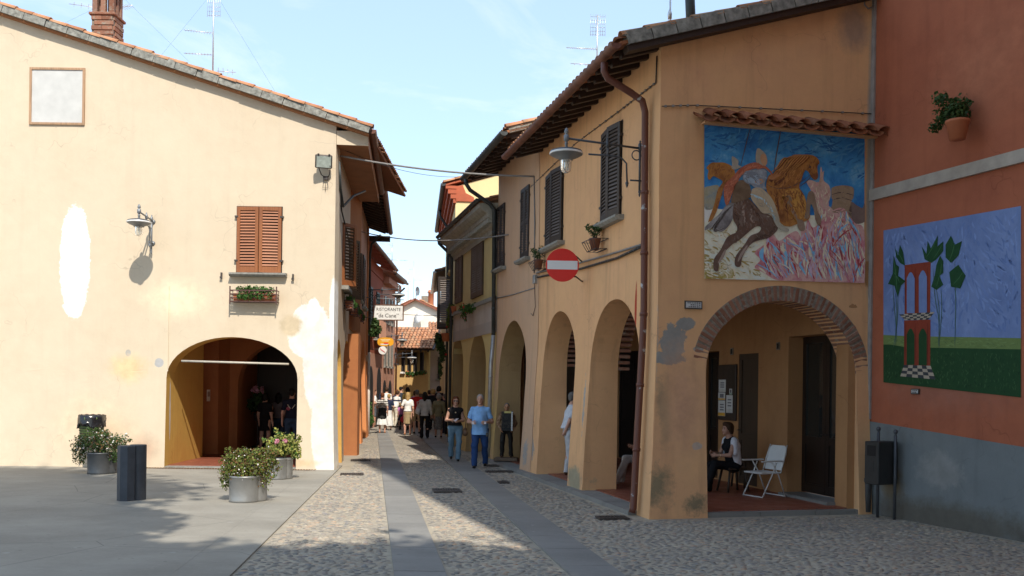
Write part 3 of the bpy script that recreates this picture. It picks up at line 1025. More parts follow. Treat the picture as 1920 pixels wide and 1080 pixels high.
# the big dark glazed door, its step and the plain dark doors
mi_, sgi = wflip(IW, 0)
def iwm(s, z, o):
    return mi_ @ T(s * sgi, o, z)
def door(name, s0, s1, z0, z1, o, leaves, glass, mat, parent):
    a, b = (s0, s1) if sgi > 0 else (-s1, -s0)
    root = None
    w = (b - a) / leaves
    for i in range(leaves):
        d = MB()
        x0, x1 = a + i * w + .004, a + (i + 1) * w - .004
        st = .10
        d.box(mi_, x0, x0 + st, o, o + .05, z0, z1); d.box(mi_, x1 - st, x1, o, o + .05, z0, z1)
        for (za, zb) in ((z0, z0 + .16), (z0 + .86, z0 + 1.0), (z1 - .12, z1)):
            d.box(mi_, x0 + st, x1 - st, o + .003, o + .047, za, zb)
        d.box(mi_, x0 + st, x1 - st, o + .012, o + .030, z0 + .16, z0 + .86)
        dd = d.build(name, mat, parent)
        g = MB(); g.box(mi_, x0 + st, x1 - st, o + .016, o + .024, z0 + 1.0, z1 - .12)
        g.build('pane' if glass else 'panel', M_GLASS if glass else mat, dd)
        h = MB(); h.tube([mi_ @ Vector(((x1 if i == 0 else x0) + (-.05 if i == 0 else .05), o + .05 + k, z0 + 1.05)) for k in (0, .05)], .012, 8); h.build('handle', M_IRON, dd)
    fill = MB(); fill.box(mi_, a, b, -.41, -.40, z0, z1)
M_GLASS = simple('dark_glass', (0.02, 0.022, 0.02), .06, 0, .1, 3, 0, .6)
M_DOOR = wood('dark_door', (0.020, 0.013, 0.010), (0.012, 0.008, 0.006), rough=.35)
M_DOOR2 = wood('brown_door', (0.055, 0.036, 0.022), (0.04, 0.026, 0.017), rough=.5)
door('door', d1a, d1b, .14, zdoor, -.34, 2, True, M_DOOR, houseA)
door('door', d2a, d2b, .10, zd2, -.06, 1, False, M_DOOR2, houseA)
door('door', d3a, d3b, .10, 2.75, -.30, 2, True, M_DOOR, houseA)
door('door', 6.2, 7.3, .10, 2.6, -.20, 2, False, M_DOOR, houseA)
door('door', 8.3, 10.2, .10, 2.9, .01, 2, False, M_DOOR, houseA)  # dark door, set wide here to deepen the shade seen through the arches
stp = MB(); stp.box(mi_, *( (d1a - .02, d1b + .02) if sgi > 0 else (-d1b - .02, -d1a + .02)), -.33, .16, .05, .125); stp.build('door_step', M_BAND, houseA)
cur = MB()
for k in range(14):
    x = (d1a if sgi > 0 else -d1b) + .14 + k * .06
    cur.tube([mi_ @ Vector((x, -.39, z)) for z in (1.2, zdoor - .1)], .03, 6)
cur.build('curtain', simple('pale_curtain', (.22, .24, .20), .9), houseA)
# vents in the inner wall
for (u, v) in ((1373, 659), (1460, 649)):
    s_, z_ = IW.px(u, v)
    b = MB(); M_ = iwm(s_, z_, 0)
    b.box(M_, -.055, .055, .001, .02, -.07, .07); b.box(M_, -.035, .035, .02, .022, -.05, .05, 1)
    b.build('vent', [M_MORTAR, M_BLACK], houseA)
# windows with dark shutters
def win_px(parent, W, uL, uR, vt, vb, n, mat, **k):
    sa, sb = W.px(uR, (vt + vb) / 2)[0], W.px(uL, (vt + vb) / 2)[0]
    if sa > sb: sa, sb = sb, sa
    um = (uL + uR) / 2
    window(parent, W, sa, sb, W.px(um, vb)[1], W.px(um, vt)[1], n, mat, **k)
win_px(houseA, RS, 1131, 1166, 241, 411, 21, M_DKWOOD, open_=9)
win_px(houseA, RS, 1026, 1056, 322, 458, 21, M_DKWOOD, open_=7)
# roof of A: tiles over rafters, copper-brown gutter, cement verge
sl = math.radians(17.2)
def roof_side(W, s0, s1, zw, over, deep, parent, gut_r, gut_mat, tile_mat, nraf, raf_s, verge_mat=None, rafter_mat=None, gut_ext=(0, 0), under=None, gut_bands=9):
    """roof whose eave runs along W: eave at o=over, rising to o=-deep"""
    rise = math.tan(sl)
    ey = (-W.n * math.cos(sl) + Z3 * math.sin(sl)).normalized()
    ex = W.d
    O = W.pt(s0, zw - over * rise + .13, over)
    ln = (over + deep) / math.cos(sl)
    slab('roof', O, ex, ey, s1 - s0, ln, .05, under or M_EAVE, parent)
    coppi('roof_tiles', O + Z3 * .01, ex, ey, s1 - s0, ln, tile_mat, parent)
    for i in range(nraf):
        s_ = raf_s[0] + (raf_s[1] - raf_s[0]) * i / max(1, nraf - 1)
        a = W.pt(s_, zw - over * rise + .085 - .055, over - .02); b_ = W.pt(s_, zw + .085 - .055 + .1 * rise, -.1)
        M_ = frame(a, b_)
        r_ = MB(); L = (b_ - a).length
        # carved end: the first piece is thinner
        r_.box(M_, -.05, .05, -.075, .055, .10, L, 0, .006); r_.box(M_, -.048, .048, -.03, .054, 0, .10, 0, .006)
        r_.build('rafter', rafter_mat or M_RAFTER, parent)
    g0, g1 = W.pt(s0 + gut_ext[0], zw - over * rise + .10, over + gut_r * .7), W.pt(s1 + gut_ext[1], zw - over * rise + .07, over + gut_r * .7)
    half_gutter('gutter', g0, g1, gut_r, gut_mat, parent, bands=gut_bands)
    return O, ex, ey, ln
zA = 7.18
O, ex, ey, ln = roof_side(RS, -.22, 6.75, zA, .74, 3.6, houseA, .085, M_COPPER, M_COPPI, 17, (.12, 6.5))
# cement verge along the gable, with tiles bedded in it
nz = ex.cross(ey)
nz = nz if nz.z > 0 else -nz
b = MB()
p0_, p1_ = O + ey * .12, O + ey * (ln + .1)
nseg = 11
for k in range(nseg):
    a, c = p0_.lerp(p1_, k / nseg), p0_.lerp(p1_, (k + 1) / nseg - .004)
    hh = random.uniform(.10, .125)
    w0, w1 = -ex * .03, ex * .17
    q = [a + w0, c + w0, c + w1, a + w1]
    b.add([x - nz * .07 for x in q] + [x + nz * hh for x in q], [(4, 5, 6, 7), (3, 2, 1, 0), (0, 1, 5, 4), (1, 2, 6, 5), (2, 3, 7, 6), (3, 0, 4, 7)])
b.build('cement_verge', M_CEMENT, houseA)
for k in range(11):
    inst('roof_tile', TILE, basis(ex, ey, nz, O + ex * .06 + ey * (.05 + k * .40) + nz * (.075 + .01 * (k % 2))), houseA)
# barge board under the verge
bb = MB(); a, c = O + ey * .1 - nz * .07 + ex * .01, O + ey * ln - nz * .07 + ex * .01
q = [a, c, c + ex * .2, a + ex * .2]
bb.add([x for x in q] + [x - nz * .09 for x in q], [(0, 1, 2, 3), (7, 6, 5, 4), (0, 4, 5, 1), (1, 5, 6, 2), (2, 6, 7, 3), (3, 7, 4, 0)]); bb.build('barge_board', M_RAFTER, houseA)
# plain upper box behind the fronts (keeps the attic dark)
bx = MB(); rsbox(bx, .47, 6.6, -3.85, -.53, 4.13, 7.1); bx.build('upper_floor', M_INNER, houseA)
# downpipe at the corner: swan neck from the gutter to the wall, then down to the ground
dp = [RS.pt(.30, 6.93, .80), RS.pt(.30, 6.80, .80), RS.pt(.31, 6.70, .74), RS.pt(.34, 6.52, .34), RS.pt(.36, 6.42, .15), RS.pt(.36, 6.25, .10), RS.pt(.33, 3.2, .09), RS.pt(.30, 2.6, .12), RS.pt(.27, .7, .22), RS.pt(.26, .10, .25), RS.pt(.26, .03, .27)]
b = MB(); b.tube(dp, .055, 12); pipe_clip_rings(b, dp, .055, (5.0, 4.05, 3.1, 2.0, 1.0))
M_PIPE = None
t = NT('peeling_brown_pipe')
n_ = t.noise(5, 7, .7)
c_ = t.mix(t.range(n_, .62, .66), (0.135, 0.045, 0.028), (.36, .37, .38))
t.bump(n_, .2, .004); M_PIPE = t.done(c_, .5, .1)
b.build('downpipe', M_PIPE, houseA)

# ================================================================== right: peach house (farther half of the arcade)
houseB = thing('peach_house', RS.pt(6.72, 0), 'peach plastered arcade house with dark gutter beyond the ochre portico house', 'house')
ARB = [(8.95, 1.36, 2.15, 1.42)]
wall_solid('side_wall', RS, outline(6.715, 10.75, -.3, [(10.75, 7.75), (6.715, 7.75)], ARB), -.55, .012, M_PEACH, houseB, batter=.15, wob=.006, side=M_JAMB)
win_px(houseB, RS, 979, 994, 352, 484, 22, M_DKWOOD, mid=True, tilt=30)
win_px(houseB, RS, 934, 948, 386, 502, 22, M_DKWOOD, mid=True, tilt=30)
O, ex, ey, ln = roof_side(RS, 6.35, 10.95, 7.62, .86, 3.6, houseB, .09, M_DARKGUT, M_COPPI, 11, (6.5, 10.8), gut_bands=5)
b = MB(); nz = ex.cross(ey); nz = nz if nz.z > 0 else -nz
q = [O + ey * .05, O + ey * ln, O + ey * ln + ex * .14, O + ey * .05 + ex * .14]
b.add([x - nz * .06 for x in q] + [x + nz * .09 for x in q], [(4, 5, 6, 7), (3, 2, 1, 0), (0, 1, 5, 4), (1, 2, 6, 5), (2, 3, 7, 6), (3, 0, 4, 7)]); b.build('cement_verge', M_CEMENT, houseB)
for k in range(9):
    inst('roof_tile', TILE, basis(ex, ey, nz, O + ex * .05 + ey * (.0 + k * .40) + nz * .07), houseB)
bx = MB(); rsbox(bx, 6.73, 10.7, -3.85, -.56, 4.13, 8.15); bx.build('upper_floor', M_PEACH, houseB)
dp = [RS.pt(10.55, 7.32, .92), RS.pt(10.55, 7.2, .92), RS.pt(10.6, 7.05, .80), RS.pt(10.7, 6.75, .25), RS.pt(10.72, 6.6, .12), RS.pt(10.72, 3.3, .10), RS.pt(10.72, 2.5, .16), RS.pt(10.72, .1, .2)]
b = MB(); b.tube(dp[:6], .055, 10); pipe_clip_rings(b, dp[:6], .055, (6, 5, 4)); b.build('downpipe', M_DARKGUT, houseB)
b = MB(); b.tube(dp[5:], .058, 10); pipe_clip_rings(b, dp[5:], .058, (2.2, 1.0)); b.build('lower_downpipe', M_STEEL, houseB)
# far end of the arcade vault
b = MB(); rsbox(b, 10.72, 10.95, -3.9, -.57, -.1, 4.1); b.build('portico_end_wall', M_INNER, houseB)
b = MB(); rsbox(b, 10.66, 10.715, -3.2, -.75, .08, 3.3); b.build('passage_shade_panel', M_DOOR2, houseB)  # dark panel stands for the shaded passage running on beyond

# ================================================================== right: yellow house with the moulded cornice
YW = Wall((RS.pt(10.76, 0).x, RS.pt(10.76, 0).y), (-0.251, 1.0), (-1, -0.2))
houseC = thing('yellow_house', YW.pt(0, 0), 'narrow yellow house with moulded grey cornice and grey pink balcony band', 'house')
def sC(u): return YW.px(u, 600)[0]
a1 = ((sC(913) + sC(881)) / 2, abs(sC(913) - sC(881)) / 2, 2.35, 1.15)
a2 = ((sC(870) + sC(848)) / 2, abs(sC(870) - sC(848)) / 2, 2.45, 1.05)
Lc = 6.25
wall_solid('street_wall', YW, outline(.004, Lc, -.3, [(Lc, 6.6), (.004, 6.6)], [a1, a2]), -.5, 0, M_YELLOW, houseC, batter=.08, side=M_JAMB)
mc, sgc = wflip(YW, 0)
def ywbox(b, s0, s1, o0, o1, z0, z1, mi=0):
    a, c = (s0, s1) if sgc > 0 else (-s1, -s0)
    b.box(mc, a, c, o0, o1, z0, z1, mi)
zb0, zb1, zb2 = YW.px(890, 632)[1], YW.px(890, 612)[1], YW.px(890, 578)[1]
b = MB(); ywbox(b, .01, Lc, .003, .03, zb0, zb1); b.build('string_band', M_GREYPINK, houseC)
b = MB(); ywbox(b, .01, Lc, .003, .022, zb1 + .002, zb2); b.build('washed_band', plaster('faded_band', (.50, .44, .38), (.44, .36, .30), streak=.6), houseC)
b = MB(); ywbox(b, .01, Lc, .003, .10, zb2 + .002, zb2 + .10); b.build('ledge', M_STONE, houseC)
win_px(houseC, YW, 886, 907, 440, 556, 24, M_MIDWOOD, sill=False, mid=True, tilt=30)
win_px(houseC, YW, 856, 868, 467, 567, 24, M_MIDWOOD, sill=False, mid=True, tilt=30)
# cornice: stacked mouldings with dentils
prof = [(0, 6.05), (.06, 6.05), (.07, 6.18), (.14, 6.22), (.15, 6.34), (.28, 6.42), (.30, 6.52), (.42, 6.58), (.50, 6.66), (.52, 6.76), (0, 6.80)]
b = MB(); b.prism(mc @ RZ(math.pi / 2), prof, *((-Lc, 0) if sgc > 0 else (-0.0, Lc))); b.build('cornice', simple('cornice_stone', (.36, .34, .28), .85, 0, .2, 6), houseC)
dn = MB(); dn.box(I4, -.038, .038, .14, .27, 6.28, 6.395); dme = dn.mesh('dentil', _mats['cornice_stone'])
for i in range(46):
    inst('dentil', dme, mc @ T(sgc * (.10 + i * .134), 0, 0), houseC)
half_gutter('gutter', YW.pt(-.1, 6.86, .56), YW.pt(Lc + .1, 6.84, .56), .07, M_DARKGUT, houseC)
eyC = (-YW.n * math.cos(sl) + Z3 * math.sin(sl)); OC = YW.pt(0, 6.80, .50)
slab('roof', OC, YW.d, eyC, Lc, 3.8, .05, M_EAVE, houseC); coppi('roof_tiles', OC + Z3 * .01, YW.d, eyC, Lc, 3.8, M_COPPI, houseC)
b = MB(); ywbox(b, .004, .35, -3.2, -.51, 3.0, 6.7); ywbox(b, .36, Lc, -3.2, -.51, 3.9, 6.5); b.build('body', M_YELLOW, houseC)
b = MB(); ywbox(b, .004, Lc, -3.9, -3.3, -.2, 6.9); b.build('inner_wall', M_DOOR2, houseC)  # dark brown wall colour stands for shade deep in the arcade
dp = [YW.pt(Lc - .1, 6.75, .56), YW.pt(Lc - .08, 6.6, .54), YW.pt(Lc - .05, 6.3, .2), YW.pt(Lc - .05, 6.1, .1), YW.pt(Lc - .05, .1, .12)]
b = MB(); b.tube(dp, .05, 8); b.build('downpipe', M_DARKGUT, houseC)

# ================================================================== right: tall lemon house with red moulded eave
ES = Wall((-1.98, 31.4), (-0.105, 1.0), (-1, -0.1))
houseE = thing('tall_house', ES.pt(0, 0), 'tall lemon yellow house with red moulded eave rising behind the yellow house', 'house')
eg_ = Wall((-1.98, 31.4), (1.0, 0.105), (0, -1))
zE = 8.6
mE = basis(eg_.d, eg_.n, Z3, eg_.p0)
b = MB(); b.prism(mE, [(0, -.2), (5.5, -.2), (5.5, zE + 1.75), (0, zE + .06)], -9.6, 0); b.build('wall', M_TALLYEL, houseE)
ms, sgs = wflip(ES, 0)
def esbox(b, s0, s1, o0, o1, z0, z1, mi=0, bev=0.0):
    a, c = (s0, s1) if sgs > 0 else (-s1, -s0)
    b.box(ms, a, c, o0, o1, z0, z1, mi, bev)
M_REDEAVE = simple('red_eave', (.42, .095, .035), .7, 0, .15, 4)
for i, (o_, z0_, z1_) in enumerate(((.08, zE - .50, zE - .36), (.17, zE - .358, zE - .20), (.26, zE - .198, zE - .04), (.34, zE - .038, zE + .06))):
    b = MB(); esbox(b, -.05 - .02 * i, 9.4, -.02, o_, z0_, z1_); b.build('eave_moulding', M_REDEAVE, houseE)
b = MB(); b.prism(mE, [(-.02, zE - .44), (.62, zE - .44), (.62, zE - .30), (.52, zE - .24), (.34, zE - .16), (.24, zE + .10), (-.02, zE + .06)], .004, .05); b.build('eave_return', M_REDEAVE, houseE)
half_gutter('gutter', ES.pt(-.15, zE + .12, .42), ES.pt(9.4, zE + .10, .42), .09, M_DARKGUT, houseE, bands=5)
eyE = (-ES.n * math.cos(sl) + Z3 * math.sin(sl)); OE = ES.pt(-.12, zE + .10, .40)
slab('roof', OE, ES.d, eyE, 9.6, 5.6, .06, M_REDEAVE, houseE); coppi('roof_tiles', OE + Z3 * .02, ES.d, eyE, 9.6, 5.6, M_COPPI_RED, houseE)
for k in range(13):
    nz = ES.d.cross(eyE); nz = nz if nz.z > 0 else -nz
    inst('roof_tile', TILE, basis(ES.d, eyE, nz, OE + ES.d * .02 + eyE * (k * .41) + nz * .05), houseE)
dp = [ES.pt(4.2, zE + .05, .42), ES.pt(4.2, zE - .2, .40), ES.pt(4.2, zE - .5, .2), ES.pt(4.2, zE - .7, .08), ES.pt(4.2, .1, .08)]
b = MB(); b.tube(dp, .05, 8); b.build('downpipe', M_DARKGUT, houseE)
# upper windows and the big dark shutters thrown open
for (s_, z0_, z1_) in ((1.2, 6.0, 7.3), (3.6, 6.0, 7.3), (6.2, 6.0, 7.3)):
    window(houseE, ES, s_, s_ + .9, z0_, z1_, 12, M_MIDWOOD, sill_mat=M_YELLOW)
def openleaf(parent, W, s, z0, z1, w, ang, n, mat):
    m, sg_ = wflip(W, 0)
    base = m @ T(s * sg_, .02, z0) @ RZ(math.radians(ang))
    leaf(parent, base, w, z1 - z0, n, mat, tilt=35, thick=.045, name='open_shutter', back=False)
zo0, zo1 = 4.0, 5.75
openleaf(houseE, ES, 1.15, zo0, zo1, .50, 84 if sgs > 0 else 96, 20, M_DKWOOD)
openleaf(houseE, ES, 2.3, zo0, zo1, .55, 60 if sgs > 0 else 110, 20, M_DKWOOD)
b = MB(); esbox(b, 1.2, 2.3, .003, .02, zo0, zo1); b.build('window_shadow_board', M_BLACK, houseE)
b = MB(); esbox(b, 1.0, 2.45, .003, .16, zo0 - .12, zo0 - .02); b.build('window_sill', M_STONE, houseE)
b = MB(); esbox(b, .02, 9.4, .003, .03, -.1, 1.3); b.build('dado', M_YELLOW, houseE)
# far low roof end peeping past it
b = MB()
FS = Wall((-2.98, 41.3), (-0.10, 1.0), (-1, -.1))
houseF = thing('buff_house', FS.pt(0, 0), 'buff house whose tiled eave peeps out past the tall lemon house', 'house')
mF, sgF = wflip(FS, 0)
b.box(mF, *((0, 9) if sgF > 0 else (-9, 0)), -5, 0, -.2, 7.2); b.build('wall', M_YELLOW, houseF)
eyF = (-FS.n * math.cos(sl) + Z3 * math.sin(sl)); OF = FS.pt(-.2, 7.0, .45)
slab('roof', OF, FS.d, eyF, 9.2, 5.5, .06, M_RAFTER, houseF); coppi('roof_tiles', OF + Z3 * .02, FS.d, eyF, 9.2, 5.5, M_COPPI, houseF)
half_gutter('gutter', FS.pt(-.2, 6.98, .50), FS.pt(9, 6.96, .50), .08, M_STEEL, houseF)
# ================================================================== left: cream house on the square
houseL = thing('cream_house', LF.pt(0, 0), 'sunlit cream plastered house with a wide arch and brown shutters', 'house')
zl0 = LF.px(636, 232)[1] + .05                    # roof line at the street corner
slL = (LF.px(150, 74)[1] - LF.px(634, 233)[1]) / (LF.px(150, 74)[0] - LF.px(634, 233)[0])
aa, ab = LF.px(312, 706)[0], LF.px(558, 706)[0]
LARC = ((aa + ab) / 2, (aa - ab) / 2, 2.05, .95)
sR = 11.0                                          # ridge
pl = outline(.004, 20, -.3, [(20, zl0 + slL * (2 * sR - 20)), (sR, zl0 + slL * sR), (.004, zl0)], [LARC])
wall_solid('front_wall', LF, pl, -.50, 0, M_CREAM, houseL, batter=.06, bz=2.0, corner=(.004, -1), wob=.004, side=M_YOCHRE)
LLs = 6.9
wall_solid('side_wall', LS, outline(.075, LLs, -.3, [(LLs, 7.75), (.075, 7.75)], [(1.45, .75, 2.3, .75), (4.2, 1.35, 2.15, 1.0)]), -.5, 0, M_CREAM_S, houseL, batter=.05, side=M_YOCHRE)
# the arcade inside: inner wall, second arch, ceiling, brick floor
mL = basis(LF.d, LF.n, Z3, LF.p0)                 # local x = s to the left, y = outwards to the square
xi = aa                                            # inner wall plane flush with the arch jamb
b = MB(); b.box(mL, xi, xi + .4, -2.55, -.505, -.1, 3.4); b.build('jamb_wall', M_YOCHRE, houseL)
b = MB(); b.box(mL, xi + .35, xi + .75, -3.6, -2.56, -.1, 3.4); b.build('inner_wall', M_INNER_L, houseL)
b = MB(); b.box(mL, xi - .05, xi + .4, -7.4, -3.61, -.1, 3.4); b.build('inner_wall', M_INNER_L, houseL)
def arcade_slab(nm, y0, y1, z0, z1, mat, o):
    """level slab between the inner wall and the street wall, its outer edge following that wall"""
    xl = LF.p0.x - xi - .8
    e0, e1 = LS.pt((y0 - 21.3) / LS.d.y, 0, o), LS.pt((y1 - 21.3) / LS.d.y, 0, o)
    q = [(xl, y0), (e0.x, y0), (e1.x, y1), (xl, y1)]
    b = MB(); b.add([(x, y, z) for z in (z0, z1) for x, y in q], [(3, 2, 1, 0), (4, 5, 6, 7), (0, 1, 5, 4), (1, 2, 6, 5), (2, 3, 7, 6), (3, 0, 4, 7)]); b.build(nm, mat, houseL)
arcade_slab('arcade_ceiling', 21.81, 28.1, 3.36, 3.5, M_INNER_L, -.40)
arcade_slab('arcade_floor', 21.48, 28.3, -.1, .05, M_TILEFLOOR, -.10)
b = MB(); b.box(mL, 1.2, xi + .8, -7.6, -7.41, -.1, 3.4); b.build('arcade_end', M_DOOR2, houseL)
b = MB(); b.box(mL, ab - .02, aa + .02, -.175, .05, -.1, .035); b.build('threshold', M_STONE, houseL)
# inner cross arch
A2 = Wall((LF.p0.x, LF.p0.y + 4.6), (-1, 0), (0, -1))
wall_solid('inner_arch', A2, outline(.2, xi, -.1, [(xi, 3.36), (.2, 3.36)], [((.95 + xi) / 2, (xi - .95) / 2 - .28, 1.9, 1.15)]), -.4, 0, M_INNER_L, houseL)
b = MB(); b.tube([LF.pt(LF.px(338, 678)[0], 2.44, -.08), LF.pt(LF.px(540, 679)[0], 2.40, -.08)], .024, 8); b.build('tie_rod', simple('white_painted_iron', (.50, .46, .38), .6), houseL)
b = MB(); s_, z_ = LF.px(384, 752); 
q = mL @ T(xi, -2.95, 1.62); b.box(q, -.012, -.002, -.12, .12, -.15, .15); b.box(q, -.0135, -.0125, -.09, .09, -.03, .10, 1)
b.build('notice', [simple('paper', (.62, .58, .52), .8), simple('print_grey', (.30, .22, .18), .8)], houseL)
# upper body, so that the rooms stay dark
b = MB(); b.prism(mL, [(.52, 3.52), (19.8, 3.52), (19.8, zl0 + slL * (2 * sR - 20) - .1), (sR, zl0 + slL * sR - .1), (.52, zl0 - .1)], -6.85, -.51); b.build('upper_floor', M_INNER_L, houseL)
# shutters over the sunlit window
s0_, z0_ = LF.px(526, 512); s1_, z1_ = LF.px(445, 388)
window(houseL, LF, LF.px(528, 450)[0], LF.px(445, 450)[0], z0_, z1_, 19, M_BRWOOD, slat_mat=M_SLATWOOD, sill=True, open_=5, tilt=48, sd=.17)
# shutter dogs beside the sill
for (u, v) in ((416, 517), (550, 520)):
    s_, z_ = LF.px(u, v); b = MB(); b.box(LF.mat(s_, z_, 0), -.015, .015, .002, .06, -.07, .07); b.box(LF.mat(s_, z_, 0), -.03, .03, .05, .065, -.07, -.02); b.build('shutter_dog', M_IRON, houseL)
# little framed panel at the far left
s_, z_ = LF.px(108, 181); M_ = LF.mat(s_, z_, 0); b = MB()
b.box(M_, -.58, .58, .002, .02, -.60, .60, 1); 
for (x0, x1, za, zc) in ((-.63, -.58, -.65, .65), (.58, .63, -.65, .65), (-.58, .58, -.65, -.6), (-.58, .58, .6, .65)): b.box(M_, x0, x1, .002, .04, za, zc)
b.build('framed_panel', [wood('pale_frame', (.45, .27, .15)), simple('white_panel', (.56, .55, .52), .5, 0, .10, 3)], houseL)
# corner pilaster line, thin crack strip
b = MB(); s_ = LF.px(316, 600)[0]; b.box(LF.mat(s_, 0, 0), -.008, .008, .001, .016, 2.2, 4.15); b.build('cable_strip', M_CREAM, houseL)
# roof: slopes down to the street side; verge with tiles along the gable
eyL = (LF.d * 1.0 + Z3 * slL).normalized(); exL = Vector((0, 1, 0))
OL = Vector((LF.p0.x + .78, 21.3 - .16, zl0 - .78 * slL + .02))
lnL = (sR + .78) * math.sqrt(1 + slL * slL)
nzL = exL.cross(eyL); nzL = nzL if nzL.z > 0 else -nzL
slab('roof', OL, exL, eyL, LLs + .3, lnL, .06, M_EAVE, houseL)
coppi('roof_tiles', OL + Z3 * .02 + exL * .2, exL, eyL, LLs, lnL, M_COPPI, houseL)
OR = Vector((LF.p0.x - 2 * sR - .78, 21.3 - .16, zl0 - .78 * slL + .02)); eyR = (-LF.d + Z3 * slL).normalized()
slab('roof', OR, exL, eyR, LLs + .3, lnL, .06, M_EAVE, houseL)
# bedded verge: cement course, then edge tiles one by one
nseg = 24
for k in range(nseg):
    a, c = OL + eyL * (lnL * k / nseg), OL + eyL * (lnL * (k + 1) / nseg - .012)
    hh = random.uniform(.085, .105); o_ = random.uniform(-.012, .012)
    q = [a + exL * (-.04 + o_), c + exL * (-.04 + o_), c + exL * .2, a + exL * .2]
    b = MB(); b.add([x - nzL * .075 for x in q] + [x + nzL * hh for x in q], [(4, 5, 6, 7), (3, 2, 1, 0), (0, 1, 5, 4), (1, 2, 6, 5), (2, 3, 7, 6), (3, 0, 4, 7)])
    b.build('verge_stone', M_CEMENT, houseL)
b = MB(); a, c = OL - nzL * .078, OL + eyL * lnL - nzL * .078
q = [a + exL * .02, c + exL * .02, c + exL * .16, a + exL * .16]
b.add(q + [x - nzL * .05 for x in q], [(0, 1, 2, 3), (7, 6, 5, 4), (0, 4, 5, 1), (1, 5, 6, 2), (2, 6, 7, 3), (3, 7, 4, 0)]); b.build('verge_board', terracotta('verge_clay', (.42, .17, .07), .1), houseL)
for k in range(29):
    inst('roof_tile', TILE, basis(exL, eyL, nzL, OL + exL * (.03 + random.uniform(-.012, .012)) + eyL * (-.05 + k * .405) + nzL * (.075 + .014 * (k % 2) + random.uniform(-.005, .008))), houseL)
# boxed eave over the street with brown soffit and gutter
zg = OL.z
ms_ = basis(LS.d, LS.n, Z3, LS.p0)
b = MB(); b.box(ms_, .03, 6.6, .004, .70, zg - .30, zg - .27); b.build('soffit', simple('brown_soffit', (.34, .135, .05), .7, 0, .15, 3), houseL)
b = MB(); b.box(ms_, .0, .03, .004, .72, zg - .30, zg + .02); b.build('eave_end', M_CREAM, houseL)
b = MB(); b.box(ms_, .03, 6.6, .70, .725, zg - .33, zg - .02); b.build('fascia', simple('brown_soffit', (.34, .135, .05)), houseL)
half_gutter('gutter', LS.pt(-.2, zg + .02, .82), LS.pt(6.6, zg + .0, .80), .09, M_COPPER, houseL, bands=6)
# open shutter leaves on the street side
def openleafL(parent, W, s, z0, z1, w, ang, n, mat, slat=None):
    m, sg_ = wflip(W, 0)
    base = m @ T(s * sg_, .02, z0) @ RZ(math.radians(ang))
    leaf(parent, base, w, z1 - z0, n, mat, slat, tilt=38, thick=.045, name='open_shutter', back=False)
openleafL(houseL, LS, 2.15, 4.45, 6.02, .48, 140, 17, M_BRWOOD, M_MIDWOOD)
b = MB(); b.box(ms_, 2.2, 3.2, .003, .015, 4.45, 6.0); b.build('window_shadow_board', M_BLACK, houseL)
b = MB(); b.box(ms_, 2.0, 3.4, .003, .18, 4.33, 4.43); b.build('window_sill', M_STONE, houseL)
openleafL(houseL, LS, 4.6, 4.45, 6.0, .52, 150, 17, M_MIDWOOD)
openleafL(houseL, LS, 5.3, 4.40, 5.75, .50, 145, 17, M_MIDWOOD)
b = MB(); b.box(ms_, 4.7, 5.8, .003, .014, 4.45, 6.0); b.build('window_shadow_board', M_BLACK, houseL)
# chimney behind the verge: brick shaft with a pillared cowl
cp = at(201, 78, 22.6)
chx, chy = cp.x, 22.6
zc0 = zl0 + slL * (LF.p0.x - chx) - .15
cw2 = .27
b = MB(); Mc = T(chx, chy, 0)
b.box(Mc, -cw2 + .01, cw2 - .01, -cw2 + .01, cw2 - .01, zc0, zc0 + 1.12); b.build('chimney', M_MORTAR, houseL)
chim = houseL.children[-1]
bm_ = MB(); bm_.box(I4, -.125, .125, -.02, .02, -.05, .05, 0, .006); cbk = bm_.mesh('brick', M_BRICK)
zt = zc0 + 1.08
for r_ in range(9):
    z_ = zc0 + .06 + r_ * .12
    for k in range(2):
        x_ = -.13 + k * .265 + (.06 if r_ % 2 else -.02)
        inst('brick', cbk, Mc @ T(max(-.14, min(.14, x_)), -cw2, z_), chim); inst('brick', cbk, Mc @ T(cw2, max(-.14, min(.14, x_)), z_) @ RZ(math.pi / 2), chim)
b = MB(); b.box(Mc, -cw2 - .05, cw2 + .05, -cw2 - .05, cw2 + .05, zt, zt + .07, 0, .015); b.build('chimney_ledge', M_BRICK, chim)
for (x_, y_) in ((-.2, -.2), (.0, -.2), (.2, -.2), (.2, 0), (.2, .2), (-.2, .2), (-.2, 0), (0, .2)):
    b = MB(); b.box(Mc, x_ - .06, x_ + .06, y_ - .06, y_ + .06, zt + .07, zt + .62, 0, .01); b.build('chimney_pillar', M_BRICK, chim)
b = MB(); b.box(Mc, -.34, .34, -.34, .34, zt + .62, zt + .70, 0, .01); b.build('chimney_cap', M_BRICK, chim)

